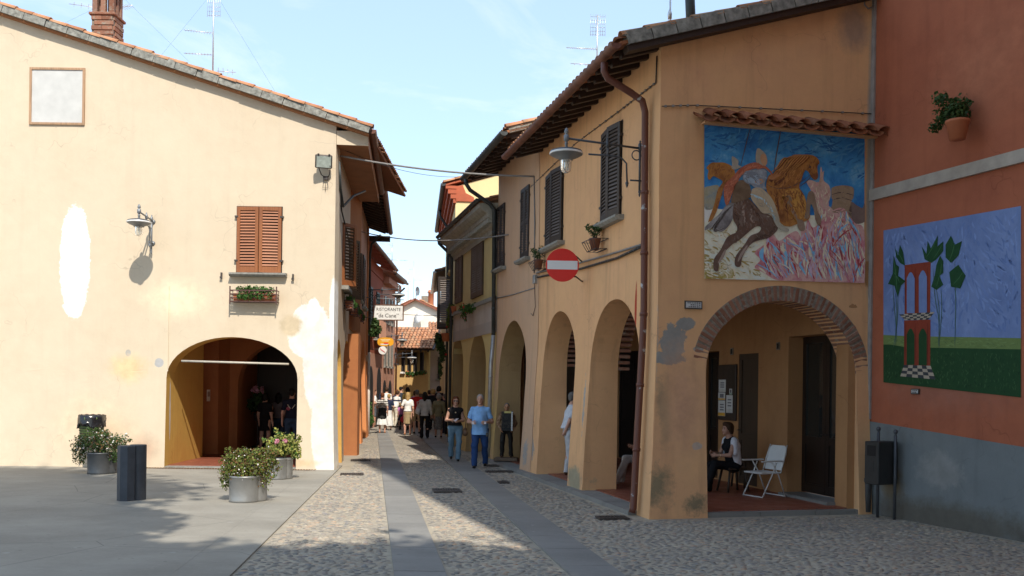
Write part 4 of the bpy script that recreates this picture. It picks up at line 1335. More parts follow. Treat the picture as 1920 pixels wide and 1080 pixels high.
# ================================================================== left: orange house next door
houseL2 = thing('orange_arcade_house', LS.pt(6.95, 0), 'orange arcade house with pink upper wall next to the cream house', 'house')
s2, s3 = 6.92, 14.9
def sL(u, v=650): return LS.px(u, v)[0]
wall_solid('lower_wall', LS, outline(s2, s3, -.3, [(s3, 4.35), (s2, 4.35)], [(8.75, 1.15, 2.35, 1.2), (12.1, 1.35, 2.35, 1.2)]), -.5, .02, M_TERRAC, houseL2, batter=.10)
wall_solid('upper_wall', LS, [(s2, 4.352), (s3, 4.352), (s3, 8.1), (s2, 8.1)], -.5, .0, M_PINK, houseL2)
b = MB(); b.box(ms_, s3 - .5, s3 + .01, .021, .05, -.1, 8.0); b.build('corner_pilaster', M_TERRAC, houseL2)
b = MB(); b.box(ms_, s2, s3, -4, -3.6, -.1, 8.0); b.box(ms_, s3 - .3, s3, -3.5, -.6, -.1, 8); b.box(ms_, s2, s3 - .4, -3.5, -.6, 3.6, 3.7); b.build('body', M_TERRAC, houseL2)
for z_ in (1.05, 2.95):
    b = MB(); b.box(ms_, s3 - .52, s3 + .015, .022, .075, z_ - .12, z_ + .12); b.build('string_course', M_CREAM_S, houseL2)
O, ex, ey, ln = roof_side(LS, 7.0, 15.3, 8.1, .80, 3.2, houseL2, .09, M_COPPER, M_COPPI, 16, (7.1, 15.1), gut_bands=6)
b = MB(); b.box(ms_, 15.05, 15.25, -.3, .85, 7.55, 7.75); b.build('purlin', M_RAFTER, houseL2)
window(houseL2, LS, 8.2, 9.3, 4.7, 6.5, 17, M_MIDWOOD, sill_mat=M_STONE)
window(houseL2, LS, 11.4, 12.5, 4.7, 6.5, 17, M_MIDWOOD, sill_mat=M_STONE)
dp = [LS.pt(s3 - .1, 7.75, .5), LS.pt(s3 - .05, 7.4, .15), LS.pt(s3, 7.0, .09), LS.pt(s3, .05, .12)]
b = MB(); b.tube(dp[:3] + [LS.pt(s3, 3.2, .1)], .045, 8); b.build('downpipe', M_DARKGUT, houseL2)
b = MB(); b.tube([LS.pt(s3, 3.2, .1), dp[3]], .05, 8); b.build('lower_downpipe', simple('white_pipe', (.68, .64, .58), .5), houseL2)

# ================================================================== left: rust red house with curved gutter, then the salmon house
L3 = Wall((-6.25, 36.9), (-0.02, 1.0), (1, 0))
houseL3 = thing('rust_red_house', L3.pt(0, 0), 'rust red house with green shutters behind the restaurant sign', 'house')
m3 = basis(L3.d, L3.n, Z3, L3.p0)
b = MB(); b.box(m3, 0, 9.2, -5, 0, -.2, 3.4, 0); b.box(m3, 0, 9.2, -5, 0, 3.402, 7.6, 1); b.build('wall', [M_PINK, M_REDHOUSE], houseL3)
O, ex, ey, ln = roof_side(L3, -.2, 9.1, 7.75, .62, 4.5, houseL3, .09, M_COPPER, M_COPPI, 8, (.2, 9), under=M_REDHOUSE, rafter_mat=M_REDHOUSE, gut_bands=12)
b = MB(); b.box(m3, 0, 9.2, .003, .04, 7.05, 7.25); b.build('cornice', M_REDHOUSE, houseL3)
window(houseL3, L3, 4.0, 5.1, 4.2, 6.3, 14, M_GREEN)
window(houseL3, L3, 6.6, 7.7, 4.2, 6.3, 14, M_GREEN)
for s_ in (2.0, 5.0, 8.0):
    b = MB(); b.prism(m3, outline(s_ - 1, s_ + 1, 0, [], [])[:1] + arch_pts(s_, .8, 2.0, .8) + [(s_ + .8, 0), (s_ - .8, 0)], .003, .012); b.build('arch_shadow_board', M_BLACK, houseL3)  # flat black sheet paints the shaded arch opening
# balcony rail
b = MB(); b.box(m3, 5.8, 8.2, .003, .32, 4.0, 4.1); b.build('balcony', M_STONE, houseL3)
for k in range(14):
    b = MB(); b.box(m3, 5.85 + k * .175, 5.95 + k * .175, .26, .30, 4.1, 4.95); b.build('baluster', M_PINK, houseL3)
L4 = Wall((-6.43, 46.15), (0.02, 1.0), (1, 0))
houseL4 = thing('salmon_house', L4.pt(0, 0), 'salmon pink house with narrow windows before the mustard house', 'house')
m4 = basis(L4.d, L4.n, Z3, L4.p0)
b = MB(); b.box(m4, 0, 4.2, -5, 0, -.2, 7.5); b.build('wall', M_PINK, houseL4)
O, ex, ey, ln = roof_side(L4, -.05, 4.4, 7.55, .55, 4.5, houseL4, .08, M_DARKGUT, M_COPPI, 5, (.2, 4.2), under=M_PINK, rafter_mat=M_PINK)
b = MB(); b.box(m4, 0, 4.3, .003, .30, 7.0, 7.3); b.build('cornice', M_PINK, houseL4)
for s_ in (.5, 1.6, 2.7):
    for z_ in (2.9, 5.1):
        b = MB(); b.box(m4, s_, s_ + .5, .003, .02, z_, z_ + 1.3); wz = b.build('window', M_GLASS, houseL4)
        b = MB(); b.box(m4, s_ - .06, s_, .003, .05, z_, z_ + 1.3); b.box(m4, s_ + .5, s_ + .56, .003, .05, z_, z_ + 1.3); b.box(m4, s_ - .1, s_ + .6, .003, .09, z_ - .08, z_); b.build('frame', M_STONE, wz)
for s_ in (.8, 2.6):
    b = MB(); b.prism(m4, arch_pts(s_, .55, 1.6, .6) + [(s_ + .55, 0), (s_ - .55, 0)], .003, .012); b.build('arch_shadow_board', M_BLACK, houseL4)
b = MB(); b.tube([L4.pt(4.15, 7.2, .5), L4.pt(4.15, 6.8, .1), L4.pt(4.15, 0, .08)], .05, 8); b.build('downpipe', M_COPPER, houseL4)

# ================================================================== end of the street
MW = Wall((-6.36, 52.0), (1.0, -0.05), (0, -1))
houseM = thing('mustard_house', MW.pt(.8, 0), 'low mustard yellow house with flower boxes closing the street', 'house')
mm = basis(MW.d, MW.n, Z3, MW.p0)
b = MB(); b.box(mm, -4, 1.72, -6, 0, -.2, 4.2); b.build('wall', M_MUSTARD, houseM)
eyM = (-MW.n * math.cos(.42) + Z3 * math.sin(.42)); OM = MW.pt(-4.2, 3.95, .7)
slab('roof', OM, MW.d, eyM, 6.3, 3.4, .08, M_RAFTER, houseM); coppi('roof_tiles', OM + Z3 * .02, MW.d, eyM, 6.3, 3.4, M_COPPI, houseM)
for k in range(9):
    a = MW.pt(-1.6 + k * .42, 3.85, .68); c = MW.pt(-1.6 + k * .42, 4.1, -.05)
    b = MB(); b.box(frame(a, c), -.05, .05, -.06, .04, 0, (c - a).length); b.build('rafter', M_RAFTER, houseM)
for s_ in (.28, .62, .95, 1.32):
    b = MB(); b.box(mm, s_ - .10, s_ + .10, .003, .02, 2.72, 3.80); b.build('window_shadow_board', M_BLACK, houseM)
    b = MB(); b.box(mm, s_ + .10, s_ + .125, .003, .28, 2.72, 3.80); b.build('open_shutter', M_DKWOOD, houseM)
    b = MB(); b.box(mm, s_ - .13, s_ + .13, .003, .18, 2.60, 2.70); b.build('window_sill', simple('white_sill', (.75, .72, .66), .7), houseM)
b = MB(); b.box(mm, 1.1, 1.45, .003, .02, .9, 1.5); b.build('grille', M_MIDWOOD, houseM)
PW = Wall((MW.pt(1.74, 0).x, MW.pt(1.74, 0).y + .6), (1.0, 0.1), (0, -1))
houseP = thing('mauve_house', PW.pt(.6, 0), 'mauve grey house in shade at the end of the street', 'house')
mp = basis(PW.d, PW.n, Z3, PW.p0)
b = MB(); b.box(mp, 0, 4, -5, 0, 1.62, 4.4); b.build('wall', M_LILAC, houseP)
b = MB(); b.box(mp, 0, 4, -5, .02, -.2, 1.6); b.build('dado', M_GREYDADO, houseP)
window(houseP, PW, .45, .95, 2.35, 3.55, 9, M_DKWOOD)
eyP = (-PW.n * math.cos(.35) + Z3 * math.sin(.35)); OP = PW.pt(-.1, 4.35, .45)
slab('roof', OP, PW.d, eyP, 4.2, 4, .08, M_DARKGUT, houseP); coppi('roof_tiles', OP + Z3 * .02, PW.d, eyP, 4.2, 4, M_COPPI, houseP)
half_gutter('gutter', PW.pt(-.1, 4.3, .5), PW.pt(4, 4.3, .5), .07, M_DARKGUT, houseP)
# white gabled house behind
WY = 62.0
houseW = thing('white_gabled_house', at(784, 722, WY), 'white gabled house with tiled roof and round brick chimney at the street end', 'house')
pk = at(779, 561, WY); pe = at(835, 588, WY); pw_ = at(738, 583, WY)
b = MB(); b.prism(T(0, WY, 0), [(pw_.x - 1.5, 0), (pe.x + 1.5, 0), (pe.x + 1.5, pe.z - .55), (pk.x, pk.z), (pw_.x - 1.5, pw_.z - .6)], 0, 9); b.build('wall', M_WHITEW, houseW)
for (pA, sg_) in ((pe, 1), (pw_, -1)):
    d_ = Vector((pA.x - pk.x, 0, pA.z - pk.z)).normalized()
    O_ = Vector((pk.x, WY - .35, pk.z + .05)) + d_ * 4.6
    slab('roof', O_ , Vector((0, 1, 0)), -d_, 9.5, 4.6, .12, terracotta('verge_red', (.30, .10, .06), .1), houseW)
    coppi('roof_tiles', O_ + Z3 * .03, Vector((0, 1, 0)), -d_, 9.5, 4.6, M_COPPI, houseW)
cc = at(808, 575, WY + 3)
b = MB(); b.lathe(T(cc.x, cc.y, cc.z - .4), [(.20, 0), (.20, 1.35), (.26, 1.37), (.26, 1.45), (.2, 1.47), (.2, 1.55), (0, 1.55)], 14); b.build('chimney', terracotta('chimney_pot', (.52, .17, .08), .1), houseW)
b = MB(); cc2 = at(797, 562, WY + 4); b.box(T(cc2.x, cc2.y, cc2.z), -.25, .25, -.2, .2, -.6, .25); b.build('chimney', M_MORTAR, houseW)
for (u, v) in ((785, 597),):
    q = at(u, v, WY - .05)

# ================================================================== right: orange house with the garden mural
houseO = thing('orange_house', OW.pt(0, 0), 'deep orange house with grey base beside the ochre gable', 'house')
mo = basis(OW.d, OW.n, Z3, OW.p0)
b = MB(); b.box(mo, .0, 9, -6, 0, .5, 11.5); b.build('wall', M_ORANGE, houseO)
b = MB(); b.prism(mo, [(.002, -.2), (9, -.2), (9, .75), (.002, 1.47)], -5.9, .02); b.build('base', M_GREYDADO, houseO)
b = MB(); b.box(mo, .01, 9, .003, .06, 5.02, 5.20); b.build('string_course', simple('course_stone', (.40, .34, .28), .85, 0, .15, 5), houseO)
b = MB(); b.box(mo, .0, .07, .003, .035, 1.5, 11.4); b.build('corner_strip', simple('strip_grey', (.30, .27, .25), .85, 0, .2, 5), houseO)
b = MB(); b.tube([OW.pt(.12, .02, .10), OW.pt(.12, .62, .10), OW.pt(.12, .70, .06), OW.pt(.12, .72, -.02)], .05, 10); b.tube([OW.pt(.12, .50, .10), OW.pt(.12, .56, .10)], .065, 10); b.build('standpipe', simple('lead_pipe', (.10, .10, .10), .6, .2), houseO)
# ------------------------------------------------------------------ foliage
def leaf_mat(name, col, var=.35, trans=.25):
    if name in _mats: return _mats[name]
    t = NT(name)
    r = t.island()
    c = t.ramp(r, [(0, dk(col, 1 - var)), (.5, col), (1, (col[0] * (1 + var * 1.4), col[1] * (1 + var), col[2] * (1 + var * .5)))])
    m = t.done(c, .55, 0, .3)
    t.bsdf.inputs['Subsurface Weight'].default_value = 0.0
    tr = t.n.new('ShaderNodeBsdfTranslucent'); t.l.new(c, tr.inputs['Color'])
    mx = t.n.new('ShaderNodeMixShader'); mx.inputs[0].default_value = trans
    out = t.n['Material Output']
    t.l.new(t.bsdf.outputs[0], mx.inputs[1]); t.l.new(tr.outputs[0], mx.inputs[2]); t.l.new(mx.outputs[0], out.inputs['Surface'])
    _mats[name] = m
    return m

def leaves(name, blobs, n, size, mat, parent, seed=1, aspect=.6, shell=.55, up=.3, local=False, zmin=None):
    """many small pointed leaves spread through ellipsoid blobs (centre, radii)"""
    rg = np.random.default_rng(seed)
    vol = np.array([b[3] * b[4] * b[5] for b in blobs]) ** .8
    ch = rg.choice(len(blobs), n, p=vol / vol.sum())
    B = np.array(blobs)[ch]
    d = rg.normal(size=(n, 3)); d /= np.linalg.norm(d, axis=1)[:, None]
    r = shell + (1 - shell) * rg.random(n) ** .6
    r *= 1 + .12 * rg.normal(size=n)
    P = B[:, :3] + d * B[:, 3:6] * r[:, None]
    if zmin is not None: P[:, 2] = np.maximum(P[:, 2], zmin)
    N = d * .6 + rg.normal(size=(n, 3)) * .7 + np.array([0, 0, up]); N /= np.linalg.norm(N, axis=1)[:, None]
    A = rg.normal(size=(n, 3)); A -= (A * N).sum(1)[:, None] * N; A /= np.linalg.norm(A, axis=1)[:, None]
    Bv = np.cross(N, A)
    s = size * (.6 + .8 * rg.random(n))[:, None]
    bend = N * s * .12
    V = np.stack([P - A * s, P + Bv * s * aspect + bend, P + A * s, P - Bv * s * aspect + bend], 1).reshape(-1, 3)
    if parent is not None and not local:
        V = V - np.array(wloc(parent))
    me = bpy.data.meshes.new(name)
    Fs = np.arange(4 * n).reshape(-1, 4)
    me.from_pydata(V.tolist(), [], Fs.tolist())
    me.materials.append(mat)
    o = bpy.data.objects.new(name, me); COL.objects.link(o)
    if parent is not None: o.parent = parent
    return o
M_BARK = simple('bark', (.09, .07, .05), .9, 0, .3, 6, .5)
# ================================================================== lamps on brackets
M_LAMPGREY = simple('lamp_grey', (.20, .215, .23), .45, .3, .12, 6)
M_LAMPDARK = simple('lamp_dark', (.075, .08, .09), .45, .3, .12, 6)
M_LAMPWHITE = simple('lamp_enamel', (.78, .77, .74), .35)
M_BULB = None
t = NT('lamp_glass'); t.bsdf.inputs['Transmission Weight'].default_value = .75; t.bsdf.inputs['IOR'].default_value = 1.45
M_BULB = t.done((.92, .92, .88), .12)
M_BULBIN = simple('lamp_element', (.8, .75, .6), .5)
def lamp(W, s, z, L, label, iron=None, far=False):
    iron = iron or M_LAMPDARK
    root = thing('wall_lamp', W.pt(s, z, 0), label, 'street lamp')
    M_ = basis(W.n, Vector((0, 0, 1)).cross(W.n), Z3, W.pt(s, z, 0))    # x outward, z up
    b = MB()
    b.tube([M_ @ Vector((.02, 0, -.02)), M_ @ Vector((L, 0, .05))], .018, 8)
    for k, xx in enumerate((.08, L * .48)):
        b.lathe(M_ @ T(xx, 0, .0), [(0, -.06), (.03, -.04), (.034, 0), (.03, .05), (.012, .07), (.018, .09), (0, .115)], 8)
    b.tube([M_ @ Vector((L * .72, 0, -.17)), M_ @ Vector((L * .40, 0, -.17)), M_ @ Vector((L * .30, 0, -.19)), M_ @ Vector((L * .235, 0, -.27)), M_ @ Vector((L * .225, 0, -.55))], .015, 8)
    b.tube([M_ @ Vector((L * .47, 0, -.17)), M_ @ Vector((L * .47, 0, .02))], .013, 6)
    b.tube([M_ @ Vector((.14 + .075 * math.cos(a_), 0, -.13 + .075 * math.sin(a_))) for a_ in [k * math.pi / 8 for k in range(16)]], .010, 6, closed=True)
    b.build('arm', iron, root)
    b = MB(); b.tube([M_ @ Vector((.08, 0, .06)), M_ @ Vector((.08, 0, -.72))], .019, 8)
    for zz in (-.04, -.53): b.tube([M_ @ Vector((.0, 0, zz)), M_ @ Vector((.24 if zz < -.3 else .09, 0, zz))], .014, 8); b.lathe(M_ @ T(.0, 0, zz) @ RY(math.pi / 2), [(0, .0), (.06, .0), (.05, .02), (.02, .03)], 10)
    b.lathe(M_ @ T(.08, 0, -.72), [(0, -.07), (.012, -.05), (.02, -.03), (.012, -.015), (.024, .01), (.019, .04)], 8)
    b.lathe(M_ @ T(L * .225, 0, -.62), [(0, -.04), (.016, -.01), (.03, .04), (.015, .07), (.015, .09)], 8)
    b.build('bracket_post', iron, root)
    H_ = M_ @ T(L, 0, .05)
    b = MB()
    b.lathe(H_, [(0, .165), (.018, .15), (.034, .11), (.036, .085), (.020, .065), (.030, .05), (.042, .045), (.042, -.035), (.022, -.05), (.022, -.075), (.034, -.085), (.022, -.10), (.026, -.155)], 12)
    b.build('finial', M_LAMPGREY, root)
    b = MB(); b.lathe(H_ @ T(0, 0, -.15), [(.03, .0), (.06, -.004), (.20, -.035), (.245, -.05), (.25, -.075)], 28); sh = b.build('lamp_shade', M_LAMPDARK, root)
    b = MB(); b.lathe(H_ @ T(0, 0, -.15), [(.253, -.072), (.262, -.088), (.255, -.103)], 28); b.build('rim', M_LAMPWHITE, sh)
    b = MB(); b.lathe(H_ @ T(0, 0, -.15), [(.253, -.104), (.20, -.135), (.12, -.165), (.105, -.19), (.0, -.19)], 28); b.build('reflector', M_LAMPGREY, sh)
    b = MB(); b.lathe(H_ @ T(0, 0, -.34), [(.085, .0), (.083, -.12), (.07, -.17), (.035, -.20), (0, -.207)], 18); b.build('globe', M_BULB, root)
    b = MB(); b.lathe(H_ @ T(0, 0, -.34), [(.012, 0), (.02, -.05), (.028, -.10), (.02, -.13), (0, -.14)], 10); b.build('bulb', M_BULBIN, root)
    return root
_s, _z = RS.px(1209, 277); lamp(RS, _s, _z, 1.30, 'grey bracket lamp with white rim on the ochre house by the downpipe')
_s, _z = LF.px(287, 413); lamp(LF, _s, _z, .80, 'bracket lamp casting its shadow on the sunlit cream wall', M_LAMPGREY)
lamp(LS, 14.75, 5.62, 1.20, 'bracket lamp above the white restaurant sign')
lamp(L3, 8.9, 4.35, 1.0, 'small bracket lamp on the rust red house above the yellow oval sign')
lamp(L4, 4.0, 3.62, .95, 'small bracket lamp in front of the mustard house')

# floodlight
s_, z_ = LF.px(611, 328)
fl = thing('floodlight', LF.pt(s_, z_), 'black floodlight with square glass near the cream house corner', 'floodlight')
Mf = LF.mat(s_, z_, 0)
b = MB(); b.tube([Mf @ Vector(p) for p in ((-.02, .01, -.08), (-.10, .10, -.02), (-.14, .22, .16))], .012, 6); b.tube([Mf @ Vector(p) for p in ((-.02, .01, -.08), (.08, .10, -.02), (.14, .22, .16))], .012, 6); b.box(Mf, -.05, .05, 0, .06, -.12, -.04)
b.tube([Mf @ Vector(p) for p in ((-.04, .02, -.12), (-.06, .03, -.30), (.06, .03, -.30), (.04, .02, -.12))], .006, 6); b.tube([Mf @ Vector(p) for p in ((0, .03, -.2), (0, .03, -.38))], .006, 6)
b.build('bracket', M_IRON, fl)
Mh = Mf @ T(0, .26, .24) @ RZ(math.radians(14)) @ RX(math.radians(-22))
b = MB(); b.box(Mh, -.19, .19, -.06, .02, -.15, .15, 0, .02); b.box(Mh, -.13, .13, -.17, -.06, -.10, .10, 0, .03); b.build('housing', M_IRON, fl)
b = MB(); b.box(Mh, -.16, .16, .021, .026, -.125, .125); b.build('glass', simple('flood_glass', (.42, .47, .42), .25, 0, .2, 14), fl)
b = MB()
for xx in (-.12, .12): b.box(Mh, xx - .02, xx + .02, -.02, .04, .15, .175)
b.build('latch', M_IRON, fl)

# ================================================================== signs
rdc = at(1054.5, 497, 16.95)
M_SRED = simple('sign_red', (.72, .016, .010), .35, 0, .06, 3)
M_SWHITE = simple('sign_white', (.74, .76, .78), .35, 0, .04, 3)
sg_ = thing('no_entry_sign', rdc - Z3 * .32, 'round red no entry sign with white bar on the ochre house', 'road sign')
Ms = T(*rdc) @ RZ(math.radians(3)) @ RX(math.pi / 2)
b = MB(); b.lathe(Ms, [(0, .004), (.296, .004), (.302, 0), (.302, -.012), (0, -.012)], 48, smooth=False); b.build('disc', M_SRED, sg_)
b = MB(); b.box(Ms, -.275, .275, -.079, .079, .0045, .0065); b.build('bar', M_SWHITE, sg_)
wp = RS.pt(RS.px(1092, 480)[0], rdc.z)
for dz_ in (.17, -.20):
    b = MB(); b.tube([rdc + Vector((-.15, .03, dz_)), rdc + Vector((.25, .06, dz_)), wp + Vector((0, 0, dz_))], .014, 8); b.build('bracket', M_IRON, sg_)
b = MB(); b.box(T(rdc.x, rdc.y + .03, rdc.z), -.2, .2, -.012, .012, .15, .19); b.box(T(rdc.x, rdc.y + .03, rdc.z), -.2, .2, -.012, .012, -.22, -.18); b.build('stiffener', M_IRON, sg_)

def signboard(name, label, y, u0, u1, v0, v1, face, frame_m, hang=None):
    c = at((u0 + u1) / 2, (v0 + v1) / 2, y); w = (u1 - u0) / F * y; h = (v1 - v0) / F * y
    r = thing(name, (c.x, c.y, c.z - h / 2), label, 'sign')
    Mx = T(*c)
    b = MB(); b.box(Mx, -w / 2 + .03, w / 2 - .03, -.02, .02, -h / 2 + .03, h / 2 - .03); b.build('board', face, r)
    for (x0, x1, z0, z1) in ((-w / 2, w / 2, -h / 2, -h / 2 + .035), (-w / 2, w / 2, h / 2 - .035, h / 2), (-w / 2, -w / 2 + .035, -h / 2 + .0355, h / 2 - .0355), (w / 2 - .035, w / 2, -h / 2 + .0355, h / 2 - .0355)):
        b = MB(); b.box(Mx, x0, x1, -.03, .03, z0, z1); b.build('frame', frame_m, r)
    return r, c, w, h
M_INK = simple('sign_ink', (.06, .05, .05), .6)
r, c, w, h = signboard('restaurant_sign', 'white framed restaurant sign with dark lettering over the street', 34.6, 700, 757, 571, 601, M_LAMPWHITE, wood('sign_frame', (.16, .075, .045)))
text_mesh('lettering', 'RISTORANTE', .165, M_INK, T(c.x, c.y - .023, c.z + .11) @ RX(math.pi / 2) @ Matrix.Diagonal((.93, 1, 1, 1)), r)
text_mesh('lettering', '"da Cane\'"', .20, M_INK, T(c.x - .02, c.y - .023, c.z - .12) @ RX(math.pi / 2), r)
hp = LS.pt(13.35, c.z + .55, .05)
b = MB(); b.tube([hp, Vector((c.x + w / 2, c.y, c.z + h / 2 + .18)), ], .016, 6)
for xx in (-w * .4, w * .4): b.tube([Vector((c.x + xx, c.y, c.z + h / 2)), Vector((c.x + xx, c.y, c.z + h / 2 + .2))], .010, 6)
b.tube([LS.pt(13.35, c.z - .2, .05), Vector((c.x - w / 2, c.y, c.z - .15))], .012, 6)
b.build('bracket', M_LAMPGREY, r)
# yellow oval sign and round white sign
c = at(723, 641, 38.0)
r = thing('oval_sign', c - Z3 * .17, 'small yellow orange oval shop sign hanging below the restaurant sign', 'sign')
Mx = T(*c) @ RX(math.pi / 2)
pts_ = [(.33 * math.copysign(abs(math.cos(a_)) ** .7, math.cos(a_)), .18 * math.copysign(abs(math.sin(a_)) ** .7, math.sin(a_))) for a_ in [2 * math.pi * k / 32 for k in range(32)]]
b = MB(); b.prism(T(*c), pts_, -.02, .02); b.build('board', simple('amber', (.80, .36, .02), .4, 0, .15, 4), r)
for (w_, z_) in ((.40, .09), (.30, .035)):
    b = MB(); 
    n_ = int(w_ / .04)
    for k in range(n_): b.box(T(c.x - w_ / 2 + k * .04, c.y - .0225, c.z + z_), 0, .026, -.002, .002, -.02, .02)
    b.build('lettering', simple('ivory', (.80, .72, .45), .5), r)
b = MB(); b.box(T(c.x + .02, c.y - .0235, c.z - .06), -.09, .09, -.002, .002, -.028, .028); b.build('red_label', M_SRED, r)
b = MB(); b.box(T(c.x - .10, c.y - .0235, c.z - .10), -.10, .22, -.002, .002, -.02, .02); b.build('white_label', M_LAMPWHITE, r)
b = MB(); b.tube([L3.pt(3.4, c.z + .22, 0), Vector((c.x + .25, c.y, c.z + .20))], .012, 6); b.build('bracket', M_IRON, r)
c2 = at(717.5, 657, 38.6)
r = thing('round_sign', c2 - Z3 * .16, 'small round white sign with a red sweep below the oval sign', 'sign')
b = MB(); b.lathe(T(*c2) @ RX(math.pi / 2), [(0, .012), (.165, .012), (.17, .008), (.17, -.01), (0, -.01)], 28, smooth=False); b.build('disc', M_LAMPWHITE, r)
b = MB(); b.tube([c2 + Vector((-.10, -.016, .08)), c2 + Vector((-.04, -.016, .01)), c2 + Vector((.10, -.016, -.08))], .014, 6); b.build('emblem', M_SRED, r)
b = MB(); b.tube([c2 + Vector((-.17, 0, .05)), L3.pt(2.4, c2.z + .05, 0)], .012, 6); b.build('bracket', M_IRON, r)

# plaques
def plaque(W, u, v, wid, hei, lines, label):
    s, z = W.px(u, v); m, sg = wflip(W, 0)
    r = thing('plaque', W.pt(s, z - hei / 2), label, 'plaque')
    Mx = m @ T(s * sg, 0, z)
    b = MB(); b.box(Mx, -wid / 2, wid / 2, .012, .030, -hei / 2, hei / 2); b.build('frame', M_IRON, r)
    b = MB(); b.box(Mx, -wid / 2 + .018, wid / 2 - .018, .0305, .034, -hei / 2 + .018, hei / 2 - .018); b.build('plate', simple('plate_white', (.55, .57, .57), .4, 0, .06), r)
    for i, (l0, l1) in enumerate(lines):
        zz = hei / 2 - .018 - (hei - .036) * (i + .5) / len(lines)
        b = MB(); x = l0
        while x < l1:
            k = random.uniform(.012, .035); b.box(Mx, x, min(l1, x + k), .0345, .0355, zz - .008, zz + .008); x += k + random.uniform(.006, .014)
        b.build('lettering', M_INK, r)
plaque(RG, 1299, 572, .29, .125, [(-.11, .11), (-.11, .06), (-.11, .09)], 'small white plaque with dark frame beside the brick arch')
plaque(OW, 1718, 734, .16, .085, [(-.05, .05), (-.04, .05)], 'tiny white plaque under the garden mural')

# ================================================================== tile canopy above the mural
sa, za = RG.px(1306, 212); sb, zb = RG.px(1652, 232)
can = thing('tile_canopy', RG.pt((sa + sb) / 2, za - .2), 'small canopy of curved clay tiles above the cavalry mural', 'canopy')
mcan = basis(RG.d, RG.n, Z3, RG.p0)
b = MB(); b.box(mcan, sa + .06, sb - .10, .004, .30, 0, .035); o_ = None
zc = za - .10
b = MB(); b.prism(mcan @ RZ(0), [(sa + .08, zc - .075), (sb - .14, zc - .075), (sb - .14, zc - .045), (sa + .08, zc - .045)], .004, .13); b.build('support_board', M_OCHRE_G, can)
M_CANT = terracotta('canopy_clay', (.34, .125, .065), .08)
def canopy_tile(up):
    b = MB(); n = 10; vs = []
    for rr in (1.0, .86):
        for (yy, k) in ((0, .86), (.40, 1.0)):
            for i in range(n + 1):
                t_ = math.pi * i / n
                vs.append((-.088 * k * rr * math.cos(t_), yy, (1 if up else -1) * .075 * k * rr * math.sin(t_)))
    N = n + 1
    fs = [(i, i + 1, N + i + 1, N + i) for i in range(n)] + [(2 * N + i, 3 * N + i, 3 * N + i + 1, 2 * N + i + 1) for i in range(n)]
    fs += [(i, 2 * N + i, 2 * N + i + 1, i + 1) for i in range(n)] + [(N + i, N + i + 1, 3 * N + i + 1, 3 * N + i) for i in range(n)]
    b.add(vs, fs, 0, True)
    return b.mesh('tile', M_CANT)
ctu, ctd = canopy_tile(True), canopy_tile(False)
ncan = 11
sp_ = (sb - sa - .1) / ncan
tilt_ = RX(math.radians(-24))
mright = RG.mat(0, 0, 0)
for k in range(ncan + 1):
    s_ = sa + .05 + k * sp_
    inst('tile', ctd, mright @ T(-s_, .012, zc + .115) @ tilt_ @ Matrix.Diagonal((sp_ / .19, 1, 1, 1)), can)
    if k < ncan: inst('tile', ctu, mright @ T(-(s_ + sp_ / 2), .012, zc + .125) @ tilt_ @ Matrix.Diagonal((sp_ / .21, 1, 1.1, 1)), can)

# ================================================================== cables
def cable(pts, r, mat, label, n=None, sag=0.0, clips=0):
    P = [Vector(p) for p in pts]
    if sag:
        a, c = P[0], P[-1]; P = [a.lerp(c, k / 24) - Z3 * (sag * 4 * (k / 24) * (1 - k / 24)) for k in range(25)]
    r_ = thing('cable', P[0], label, 'cable')
    b = MB(); b.tube(P, r, 6); b.build('wire', mat, r_)
    if clips:
        for k in range(clips):
            f_ = (k + .5) / clips * (len(P) - 1); i = int(f_); q = P[i].lerp(P[min(i + 1, len(P) - 1)], f_ - i)
            b = MB(); b.box(T(*q), -.018, .018, -.018, .018, -.014, .014); b.build('clip', M_GCABLE, r_)
def wp_(W, u, v, o=.03): s, z = W.px(u, v); return W.pt(s, z, o)
cable([LS.pt(.35, LS.px(642, 320)[1], .06), wp_(RS, 1004, 331)], .022, M_GCABLE, 'thick grey cable bundle strung across the street from the cream house', sag=.10, clips=14)
cable([LS.pt(.4, LS.px(644, 316)[1] + .05, .08), wp_(RS, 900, 330, .1)], .006, M_CABLE, 'thin wire strung just above the thick cable bundle', sag=.25)
cable([LS.pt(9.6, LS.px(672, 432)[1] + .1, .05), wp_(RS, 955, 440)], .018, M_GCABLE, 'lower cable strung across the street before the yellow house', sag=.22, clips=10)
cable([LS.pt(13.5, 4.8, .05), wp_(ES, 845, 590, .0)], .010, M_CABLE, 'thin wire across the street below the restaurant sign top', sag=.12)
cable([wp_(RS, 1004, 331), wp_(RS, 1005, 420), wp_(RS, 1004, 512)], .018, M_GCABLE, 'vertical cable run down the facade between ochre and peach houses', clips=5)
cable([wp_(RS, 1008, 512), wp_(RS, 1090, 493), wp_(RS, 1160, 473), wp_(RS, 1208, 459, .05)], .018, M_GCABLE, 'upper facade cable below the flower basket')
cable([wp_(RS, 1010, 520), wp_(RS, 1092, 504), wp_(RS, 1160, 484), wp_(RS, 1209, 463, .06)], .022, M_CABLE, 'lower twisted facade cable behind the no entry sign', clips=16)
cable([wp_(RS, 985, 362, .02), wp_(RS, 1080, 270, .02), wp_(RS, 1170, 203, .02), wp_(RS, 1232, 155, .02)], .007, M_CABLE, 'thin clipped wire slanting up the ochre facade to the corner', clips=26)
cable([wp_(RG, 1240, 200, .02), wp_(RG, 1300, 198, .02), wp_(RG, 1470, 206, .02), wp_(RG, 1634, 214, .02)], .007, M_CABLE, 'thin clipped wire across the gable above the tile canopy', clips=13)
cable([wp_(RS, 1232, 155, .02), wp_(RS, 1234, 105, .02)], .012, M_CABLE, 'short wire at the top corner of the ochre house')
